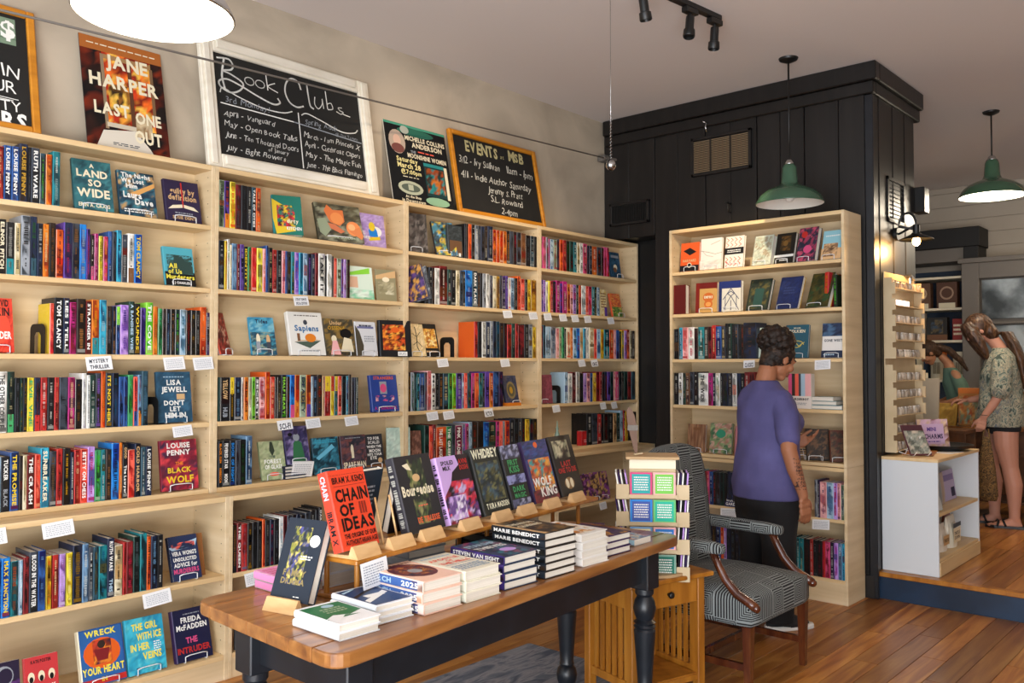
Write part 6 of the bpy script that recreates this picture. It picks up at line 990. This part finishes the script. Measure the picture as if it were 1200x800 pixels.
for y, c1, lb in ((-.86, 'c9302a', 'red lidded'), (-1.09, 'd0703a', 'orange lidded'), (-1.31, 'e0d8c0', 'pale lidded')):
    mb = MB().lathe([(0, 0), (.075, 0), (.077, .01), (.077, .24), (0, .24)], 20, c=col('c9bfa4')).lathe([(0, .241), (.08, .241), (.08, .285), (.074, .29), (0, .29)], 20, c=col(c1))
    for a in range(6): mb.box(-.0785, -.03+.012*a-.003, .06, -.0765, -.03+.012*a+.004, .18, col('6a5a3a'))
    one('canister', mb, 'print', '%s cream canister on the lower back shelf' % lb, 'canister', 'goods at the back of the shop', (7.68, y, zC_+.001), smooth='auto')
# grey hutch with mirror panes, their pale reflections painted as blotches
ht = thing('grey_hutch', (7.45, -3.4, ZP), 0, 'grey painted hutch with mirrored panes behind the woman', 'hutch')
MB().bbox(0, 0, 0, .35, 2.02, .78, .005).build('base', 'grayp', ht); MB().box(.08, .05, .78, .12, 1.97, 2.2).build('backing', 'grayp', ht)
for a in ((0, 1.86, .78, .1, 2.02, 2.32), (0, 0, .78, .1, .12, 2.32), (0, .12, 2.16, .1, 1.86, 2.32), (-.02, -.03, 2.32, .14, 2.05, 2.37)): MB().bbox(*a, .005).build('frame_rail', 'grayp', ht)
for k in range(4):
    y0 = .12+.435*k
    for zz in (.82, 1.28, 1.74): MB().bbox(.05, y0+.015, zz+.015, .06, y0+.42, zz+.405, .002).build('pane', 'mirror', ht)
    if k: MB().bbox(.02, y0-.012, .78, .07, y0+.012, 2.16, .003).build('muntin', 'grayp', ht)
for zz in (1.25, 1.71): MB().bbox(.02, .12, zz-.012, .07, 1.86, zz+.012, .003).build('muntin', 'grayp', ht)
one('speaker', MB().bbox(-.06, -.03, -.09, .05, .05, .09, .006), 'black', 'black box loudspeaker fixed to the far edge of the black block', 'speaker', loc=(4.345, -1.94, 2.62))
one('dried_flowers', (lambda mb: [mb.tube([(0, 0, 0), (.02*cos(k), .05*sin(k*2.1), .15), (.05*cos(k*1.7), .12*sin(k*2.3), .28+.05*sin(k))], .004, 5) and mb.ball((.05*cos(k*1.7), .12*sin(k*2.3), .28+.05*sin(k)), .022, n=6) for k in range(12)] and mb)(MB().lathe([(0, 0), (.05, 0), (.06, .08), (.04, .12), (0, .12)], 14)), plain('dried_stems', 'b8a488', .8), 'vase of pale dried flowers before the mirrored hutch', 'vase', loc=(7.28, -1.88, ZP+1.041), smooth=True)
one('hutch_shelf', MB().bbox(0, 0, 0, .3, 1.62, 1.038, .006), 'dkwood', 'brown sideboard in front of the mirrored hutch', 'sideboard', loc=(7.13, -3.4, ZP+.001))
for k, (y, c1) in enumerate(((-2.05, '8a5a30'), (-1.98, 'a8702c'))): shopbox('paper_bag', '%s brown paper bag on the right side behind the woman' % ('tall', 'short')[k], (6.15+.16*k, y-.42, zc), (.22, .14, .38-.1*k), c1, [('m', .1, .1, .9, .9, [c1, 'c9a060', '6a4424'], 180+k)], W9, 'bag')
# ------------------------------------------------------------------ people
def rough(v, f, s=0): return (sin(v.x*f+s)+sin(v.y*f*1.3+s*2)+sin(v.z*f*.9+s*3)+sin((v.x+v.z)*f*1.9+s)+sin((v.y-v.z)*f*2.3))/5
def solid(name, mb, vox, mat, parent, its=4, cf=None, mod=None, lump=0, lf=60):
    o = mb.build('tmp', mat); 
    m = o.modifiers.new('r', 'REMESH'); m.mode = 'VOXEL'; m.voxel_size = vox
    if its: s_ = o.modifiers.new('s', 'SMOOTH'); s_.iterations = its; s_.factor = .5
    bpy.context.view_layer.update(); me = bpy.data.meshes.new_from_object(o.evaluated_get(bpy.context.evaluated_depsgraph_get())); bpy.data.objects.remove(o)
    me.name = name; 
    for v in me.vertices:
        if lump: v.co += v.normal*rough(v.co, lf)*lump
        if mod: v.co = mod(v.co)
    me.polygons.foreach_set('use_smooth', [True]*len(me.polygons))
    if cf:
        for a in list(me.color_attributes): me.color_attributes.remove(a)
        ca = me.color_attributes.new('Col', 'FLOAT_COLOR', 'POINT'); buf = []
        for v in me.vertices: buf += [*cf(v.co)[:3], 1]
        ca.data.foreach_set('color', buf)
    if not me.materials: me.materials.append(M[mat] if isinstance(mat, str) else mat)
    n = bpy.data.objects.new(name, me); C.objects.link(n); n.parent = parent; return n
def limb(mb, pts, rad, n=14):
    mb.tube(pts, rad, n)
    for p, r in zip(pts, rad): mb.ball(p, r*.985, n=12)
def hand(mb, wr, d, nrm, side, s=1, curl=.5):
    """palm + five fingers; d points along the hand, nrm out of the palm, side toward the thumb"""
    wr, d, nrm, side = Vector(wr), Vector(d).normalized(), Vector(nrm).normalized(), Vector(side).normalized()
    for t, w in ((.0, .022), (.02, .027), (.045, .033), (.07, .035), (.085, .033)):
        for q in (-1, -.4, .2, .8): mb.ball(wr+d*t*s+side*q*w*s*.8, .0135*s, n=8)
    for k, (off, ln, r) in enumerate(((.030, .070, .0085), (.010, .078, .0088), (-.011, .072, .0085), (-.030, .056, .0076))):
        b = wr+d*.088*s+side*off*s; c = curl*(1+.12*k); p = [b]; a = 0
        for sg in (.45, .32, .23): a += c*.8; p.append(p[-1]+(d*cos(a)+nrm*sin(a))*ln*sg*s)
        limb(mb, p, [r*s, r*.96*s, r*.88*s, r*.72*s], 8)
    b = wr+d*.03*s+side*.03*s; dd = (d*.75+side*.55+nrm*.35).normalized(); limb(mb, [b, b+dd*.032*s, b+dd*.032*s+(d*.9+nrm*.45+side*.1).normalized()*.03*s, b+dd*.032*s+(d*.9+nrm*.45+side*.1).normalized()*.052*s], [.013*s, .011*s, .0098*s, .008*s], 8)
def head(mb, M4):
    """head with face toward +y, chin at z=0, crown at z=.225; M4 places it"""
    h = MB()
    h.ball((0, -.008, .135), .078, (.96, 1.18, 1.14), n=20); h.ball((0, .022, .085), .062, (.95, 1.0, 1.15), n=16); h.ball((0, .045, .028), .032, (1.15, .9, .85), n=12)
    h.ball((0, .088, .092), .012, (1, 1, 1.1), n=10); h.tube([(0, .082, .118), (0, .092, .100), (0, .098, .086)], [.008, .010, .012], 8)
    for s_ in (-1, 1):
        h.ball((s_*.030, .070, .118), .0135, (1.2, .7, .8), n=10); h.tube([(s_*.012, .086, .134), (s_*.03, .086, .139), (s_*.048, .074, .134)], .006, 6); h.ball((s_*.04, .06, .085), .024, n=10)
        h.ball((s_*.078, -.005, .105), .028, (.32, .62, 1), n=12)
    h.tube([(-.02, .080, .057), (0, .088, .059), (.02, .080, .057)], [.004, .0075, .004], 8); h.tube([(-.018, .079, .049), (0, .086, .047), (.018, .079, .049)], [.004, .008, .004], 8)
    b = len(mb.v); mb.v += [tuple(M4 @ Vector(v)) for v in h.v]; mb.f += [[b+i for i in f] for f in h.f]; mb.c += h.c; mb.m += h.m
    return M4
def face_cf(skin, M4, extra=None, lips='9a5a50'):
    I = M4.inverted(); sk, lp, ey, br = lin(skin), lin(lips), lin('e8e4de'), lin('2a1c16')
    def f(v):
        q = I @ v
        if extra:
            e = extra(v)
            if e: return e
        if q.y > .06 and -.05 < q.x < .05 and 0 < q.z < .16:
            if abs(q.z-.118) < .006 and .018 < abs(q.x) < .042: return br if abs(abs(q.x)-.03) < .006 else ey
            if abs(q.z-.1385) < .005 and abs(q.x) > .012: return br
            if abs(q.z-.053) < .009 and abs(q.x) < .021 and q.y > .075: return lp
        return sk
    return f
def place_head(base, tilt_down, turn, roll=0, s=1):
    return Matrix.Translation(base) @ Matrix.Rotation(turn, 4, 'Z') @ Matrix.Rotation(-tilt_down, 4, 'X') @ Matrix.Rotation(roll, 4, 'Y') @ Matrix.Scale(s, 4)
def shoe(loc, rz, parent, up='1c1d20', sole='rubber'):
    t = MB(); pr = [(-.045, -.09), (-.05, -.02), (-.042, .06), (-.048, .12), (-.03, .175), (.0, .19), (.03, .175), (.048, .12), (.04, .06), (.045, -.02), (.042, -.09), (0, -.11)]
    o = MB().prism(pr, 0, .028).build('shoe_sole', sole, parent); o.location = loc; o.rotation_euler = (0, 0, rz); bv = o.modifiers.new('b', 'BEVEL'); bv.width = .006
    mb = MB(); mb.loft([((0, .03, .02), .043, .135), ((0, .025, .05), .04, .125), ((0, -.01, .075), .036, .085), ((0, -.04, .10), .036, .052), ((0, -.045, .115), .034, .046)], 18)
    o2 = mb.build('shoe_upper', plain('shoe_fabric', up, .8), parent, True); o2.location = loc; o2.rotation_euler = (0, 0, rz); return o
# --- visitor in the violet tee
P1 = thing('person', (2.47, -1.64, .0008), R(-116), 'person in a violet t-shirt and black trousers browsing the shelves, back turned', 'person')
SK1 = '9a6548'; Mh = place_head(Vector((.0, .05, 1.385)), R(24), R(-6))
mb = MB(); head(mb, Mh); limb(mb, [(0, -.005, 1.30), (0, .0, 1.36), (.0, .02, 1.43)], [.07, .056, .054])
mb.loft([((0, 0, .95), .15, .10), ((0, 0, 1.15), .15, .10), ((0, 0, 1.26), .15, .07), ((0, 0, 1.31), .085, .055)], 16)
limb(mb, [(.16, -.005, 1.255), (.215, -.02, 1.13), (.25, -.045, 1.0), (.262, -.02, .90), (.27, .02, .79), (.272, .03, .755)], [.05, .05, .043, .041, .030, .0265])
hand(mb, (.272, .032, .75), (.02, .12, -1), (-.9, .2, 0), (-.1, 1, .1), 1.05, .42)
limb(mb, [(-.15, -.0, 1.255), (-.175, .05, 1.14), (-.175, .09, 1.03), (-.15, .16, .99), (-.12, .24, .99), (-.105, .265, 1.0)], [.056, .053, .043, .041, .030, .0265])
hand(mb, (-.105, .265, 1.0), (.5, .8, .1), (.3, -.2, .9), (.2, .5, .8), 1.0, .5)
for s_ in (-1, 1): limb(mb, [(s_*.1, 0, .9), (s_*.1, .01, .5), (s_*.1, -.01, .08)], [.07, .05, .035])
def tattoo(v):
    if v.x > .25 and .79 < v.z < .96 and rough(v, 330, 2) > .12 and abs(v.y+.01-(.9-v.z)*.2) < .03: return lin('3a2a28')
solid('body', mb, .0055, 'skin', P1, 3, face_cf(SK1, Mh, tattoo))
def folds(a, f=38, drop=0):
    def g(v):
        w = sin(v.z*f+v.x*22+sin(v.y*31)*1.3)*.5+sin(v.x*47-v.z*19)*.5
        n = Vector((v.x, v.y, 0)); n = n.normalized() if n.length > .01 else n
        return v+n*w*a
    return g
mb = MB(); mb.loft([((0, .0, .715), .212, .165), ((0, -.005, .80), .215, .168), ((0, .005, .88), .207, .165), ((0, .01, .97), .196, .155), ((0, .02, 1.08), .197, .155), ((0, .018, 1.18), .203, .15), ((0, .0, 1.26), .2, .122), ((0, -.008, 1.315), .165, .09), ((0, -.005, 1.352), .10, .075), ((0, 0, 1.372), .074, .07)], 36)
mb.ball((-.075, .12, 1.13), .075, (1, .9, 1), n=14).ball((.075, .12, 1.13), .075, (1, .9, 1), n=14)
limb(mb, [(.14, -.004, 1.262), (.188, -.012, 1.19), (.228, -.028, 1.06)], [.068, .069, .064]); limb(mb, [(-.135, 0, 1.262), (-.168, .04, 1.17), (-.178, .085, 1.07)], [.068, .07, .064])
solid('t_shirt', mb, .0075, noisy('violet_jersey', [(.3, '45426e'), (.6, '504c7c'), (.8, '5a578a')], (1, 1, 1), .85, nscale=6), P1, 5, None, folds(.004))
mb = MB(); mb.loft([((0, .0, .60), .17, .12), ((0, -.01, .72), .192, .15), ((0, -.012, .82), .195, .155), ((0, 0, .92), .18, .14)], 30)
for s_ in (-1, 1): mb.loft([((s_*.095, 0, .76), .105, .13), ((s_*.098, .0, .62), .1, .12), ((s_*.10, .005, .46), .088, .098), ((s_*.103, .0, .3), .083, .088), ((s_*.105, -.005, .12), .08, .085), ((s_*.105, -.005, .045), .078, .085)], 20)
solid('trousers', mb, .009, plain('black_trousers', '101013', .9), P1, 4, None, folds(.004, 25))
for s_ in (-1, 1): shoe((s_*.11, .0+.02*s_, 0), R(-8*s_), P1)
def hairm(n1, cs, sc=(1, 1, 1)): return noisy(n1, cs, sc, .6, nscale=24, detail=6, bump=.8, spec=.3)
mb = MB(); I_ = Mh
hb = MB(); hb.ball((0, -.022, .145), .088, (.98, 1.12, 1.06), n=20).ball((0, -.06, .085), .062, (1, .8, 1.15), n=14)
for k in range(60):
    a = k*2.399; zz = -1+2*(k+.5)/60; rr = math.sqrt(1-zz*zz); hb.ball((.098*rr*cos(a), -.06+.085*rr*sin(a), .205+.07*zz), .026, n=8)
mb.v = [tuple(I_ @ Vector(v)) for v in hb.v]; mb.f = hb.f; mb.c = hb.c; mb.m = hb.m
solid('hair', mb, .005, hairm('dark_curly_hair', [(.35, '15100d'), (.6, '2c1f18'), (.8, '5a4534')]), P1, 1, None, None, .0045, 130)
# --- woman in the leaf print shirt
P2 = thing('person', (5.72, -2.12, ZP+.0008), R(12), 'woman in a leaf patterned shirt and black shorts, head bowed, at the right edge', 'person')
SK2 = 'c08a74'; K = 1.06; Mh = place_head(Vector((-.01, .10, 1.475)), R(34), R(10), 0, 1.04)
mb = MB(); head(mb, Mh); limb(mb, [(0, -.005, 1.38), (0, .02, 1.44), (0, .07, 1.51)], [.06, .052, .05])
mb.loft([((0, 0, 1.0), .13, .09), ((0, 0, 1.2), .14, .09), ((0, 0, 1.32), .13, .065), ((0, 0, 1.385), .07, .05)], 16)
limb(mb, [(-.145, .0, 1.31), (-.20, .0, 1.2), (-.215, .01, 1.08), (-.21, .07, .97), (-.2, .13, .88)], [.05, .045, .036, .034, .025])
hand(mb, (-.2, .135, .875), (.0, .25, -1), (.9, .3, 0), (.2, 1, .2), 1.0, .75)
limb(mb, [(.145, .0, 1.31), (.2, .02, 1.2), (.21, .03, 1.08), (.19, .14, 1.02), (.14, .24, 1.0)], [.05, .045, .036, .034, .025]); hand(mb, (.14, .245, 1.0), (-.3, 1, 0), (-.3, 0, -1), (-1, -.2, 0), 1.0, .5)
for s_, yo in ((-1, -.05), (1, .09)):
    limb(mb, [(s_*.09, yo*.3, .86), (s_*.095, yo*.6+.01, .66), (s_*.092, yo+.005, .48), (s_*.092, yo-.02, .34), (s_*.092, yo-.02, .14), (s_*.092, yo-.02, .07)], [.1, .088, .062, .064, .042, .04])
    mb.loft([((s_*.092, yo-.02, .07), .036, .045), ((s_*.092, yo+.02, .045), .040, .09), ((s_*.092, yo+.04, .018), .046, .12)], 14)
    for q in range(5): mb.ball((s_*.092+(q-2)*.018, yo+.165-.008*abs(q-1), .02), .013, n=8)
solid('body', mb, .0065, 'skin', P2, 3, face_cf(SK2, Mh))
leaf = noisy('leaf_print_cloth', [(.36, '39463f'), (.44, '7d8a80'), (.5, 'b7ad94'), (.56, '4f5c58'), (.62, 'a39c86'), (.7, '5f6a72')], (1, 1, .7), .85, nscale=14, detail=3, dist=2.2)
mb = MB(); mb.loft([((0, .01, .80), .20, .15), ((0, .01, .95), .19, .145), ((0, .01, 1.1), .18, .135), ((0, .01, 1.25), .185, .125), ((0, 0, 1.36), .165, .09), ((0, .0, 1.405), .1, .065), ((0, .01, 1.43), .07, .06)], 32)
for s_ in (-1, 1): limb(mb, [(s_*.13, 0, 1.33), (s_*.175, 0, 1.26), (s_*.21, .01, 1.09)], [.062, .068, .068])
solid('shirt', mb, .009, leaf, P2, 4, None, lambda v: folds(.005, 30)(Vector((v.x*1.05, v.y*1.15, v.z))))
mb = MB(); mb.loft([((0, .01, .74), .15, .1), ((0, 0, .84), .18, .13), ((0, 0, .95), .165, .12)], 24)
for s_, yo in ((-1, -.05), (1, .09)): mb.loft([((s_*.09, yo*.4, .86), .095, .11), ((s_*.095, yo*.5, .765), .1, .105)], 18)
solid('shorts', mb, .011, plain('black_shorts', '15151a', .9), P2, 2)
hb = MB(); hb.ball((0, -.02, .145), .093, (.98, 1.12, 1.08), n=20).ball((0, -.06, .07), .07, (1.05, .85, 1.3), n=14)
for s_ in (-1, 1): hb.tube([(s_*.045, .05, .205), (s_*.078, .055, .13), (s_*.085, .06, .04), (s_*.08, .07, -.05), (s_*.07, .08, -.12)], [.035, .048, .045, .03, .01], 10)
mb = MB(); mb.v = [tuple(Mh @ Vector(v)) for v in hb.v]; mb.f = hb.f; mb.c = hb.c; mb.m = hb.m
mb.loft([((0, -.03, 1.56), .075, .05), ((0, -.08, 1.46), .095, .05), ((0, -.125, 1.34), .10, .045), ((0, -.15, 1.2), .085, .03), ((0, -.155, 1.1), .05, .015)], 20)
solid('hair', mb, .006, noisy('long_brown_hair', [(.3, '24150d'), (.5, '432a19'), (.75, '6e4c2e')], (14, 14, 1.2), .45, nscale=5, bump=.5), P2, 2, None, None, .003, 90)
for s_, yo in ((-1, -.05), (1, .09)):
    o = MB().prism([(-.045, -.09), (-.04, .03), (-.05, .12), (-.03, .185), (.03, .185), (.05, .12), (.04, .03), (.045, -.09)], 0, .02).build('sandal', 'black', P2); o.location = (s_*.092, yo, 0)
    st = MB().tube([(-.05, .10, .015), (-.03, .09, .055), (.03, .10, .055), (.05, .12, .015)], .009, 6).tube([(-.045, .04, .015), (-.03, .06, .065), (.03, .04, .068), (.045, .02, .015)], .009, 6).build('strap', 'black', o, True)
MB().tube([(-.2+.028*cos(a), .12+.028*sin(a), .895) for a in [k*pi/6 for k in range(13)]], .003, 6).build('bracelet', 'black', P2, True)
bg = thing('tote_bag', (5.497, -2.05, ZP+.225), R(12), 'leopard print fabric bag hanging from the woman\'s hand', 'bag'); mb = MB(); mb.loft([((0, 0, 0), .07, .035), ((0, 0, .04), .082, .045), ((0, 0, .25), .066, .035), ((0, 0, .42), .04, .022), ((0, 0, .5), .022, .014)], 24)
leo = noisy('leopard_print', [(.40, '6a4f2c'), (.47, '1c1610'), (.54, '8a6a3c'), (.62, '5a4020')], (1, 1, 1), .85, nscale=38, detail=2)
o = mb.build('sack', leo, bg, True); o.rotation_euler = (0, 0, R(70)); MB().tube([(.0, -.03, .42), (.0, -.015, .56), (.0, .015, .56), (.0, .03, .42)], .007, 6).build('handle', leo, bg, True)
# --- girl in green at the back
P3 = thing('person', (7.05, -1.47, ZP+.0008), R(28), 'girl in a green t-shirt looking down at the back counter', 'person')
bend = lambda v: Vector((v.x, v.y+.30*max(0, v.z-.85)**1.3, v.z-.04*max(0, v.z-.85)))
Mh = place_head(Vector((0, .215, 1.325)), R(42), R(0), 0, .98)
mb = MB(); limb(mb, [(0, 0, 1.25), (0, .0, 1.33), (0, .03, 1.39)], [.055, .048, .046]); mb.loft([((0, 0, .9), .12, .085), ((0, 0, 1.1), .13, .085), ((0, 0, 1.24), .13, .06), ((0, 0, 1.28), .07, .05)], 14)
for s_ in (-1, 1):
    limb(mb, [(s_*.14, 0, 1.22), (s_*.18, .0, 1.08), (s_*.18, .02, .98), (s_*.13, .14, .93), (s_*.09, .2, .92)], [.045, .04, .033, .03, .022]); hand(mb, (s_*.09, .205, .92), (-.2*s_, 1, -.2), (0, 0, -1), (-s_, 0, 0), .9, .5)
    limb(mb, [(s_*.085, 0, .8), (s_*.085, .01, .45), (s_*.085, 0, .03)], [.07, .05, .035])
mb.v = [tuple(bend(Vector(v))) for v in mb.v]; head(mb, Mh)
solid('body', mb, .008, 'skin', P3, 3, face_cf('a87454', Mh))
mb = MB(); mb.loft([((0, 0, .78), .15, .115), ((0, 0, .95), .145, .11), ((0, 0, 1.12), .15, .11), ((0, 0, 1.23), .145, .075), ((0, 0, 1.285), .075, .055)], 24)
for s_ in (-1, 1): limb(mb, [(s_*.115, 0, 1.22), (s_*.165, 0, 1.12), (s_*.185, 0, 1.04)], [.05, .056, .056])
mb.v = [tuple(bend(Vector(v))) for v in mb.v]; solid('t_shirt', mb, .01, plain('green_jersey', '5c7a6a', .9), P3, 4, None, folds(.004, 30))
mb = MB(); mb.loft([((0, 0, .62), .14, .1), ((0, 0, .75), .15, .11), ((0, 0, .84), .14, .1)], 20)
for s_ in (-1, 1): mb.loft([((s_*.085, 0, .7), .085, .09), ((s_*.085, 0, .4), .07, .075), ((s_*.085, 0, .05), .06, .065)], 16)
solid('trousers', mb, .012, 'black', P3, 2)
hb = MB(); hb.ball((0, -.02, .145), .09, (.98, 1.1, 1.06), n=18).ball((0, -.06, .08), .06, (1, .8, 1.2), n=12).tube([(-.03, -.1, .12), (-.04, -.15, .02), (-.04, -.16, -.12), (-.04, -.14, -.25)], [.03, .035, .03, .012], 10)
mb = MB(); mb.v = [tuple(Mh @ Vector(v)) for v in hb.v]; mb.f = hb.f; mb.c = hb.c; mb.m = hb.m
solid('hair', mb, .007, hairm('brown_hair', [(.35, '2c1c12'), (.6, '4a3220'), (.8, '6a4c30')], (3, 3, 1)), P3, 1, None, None, .003, 90)
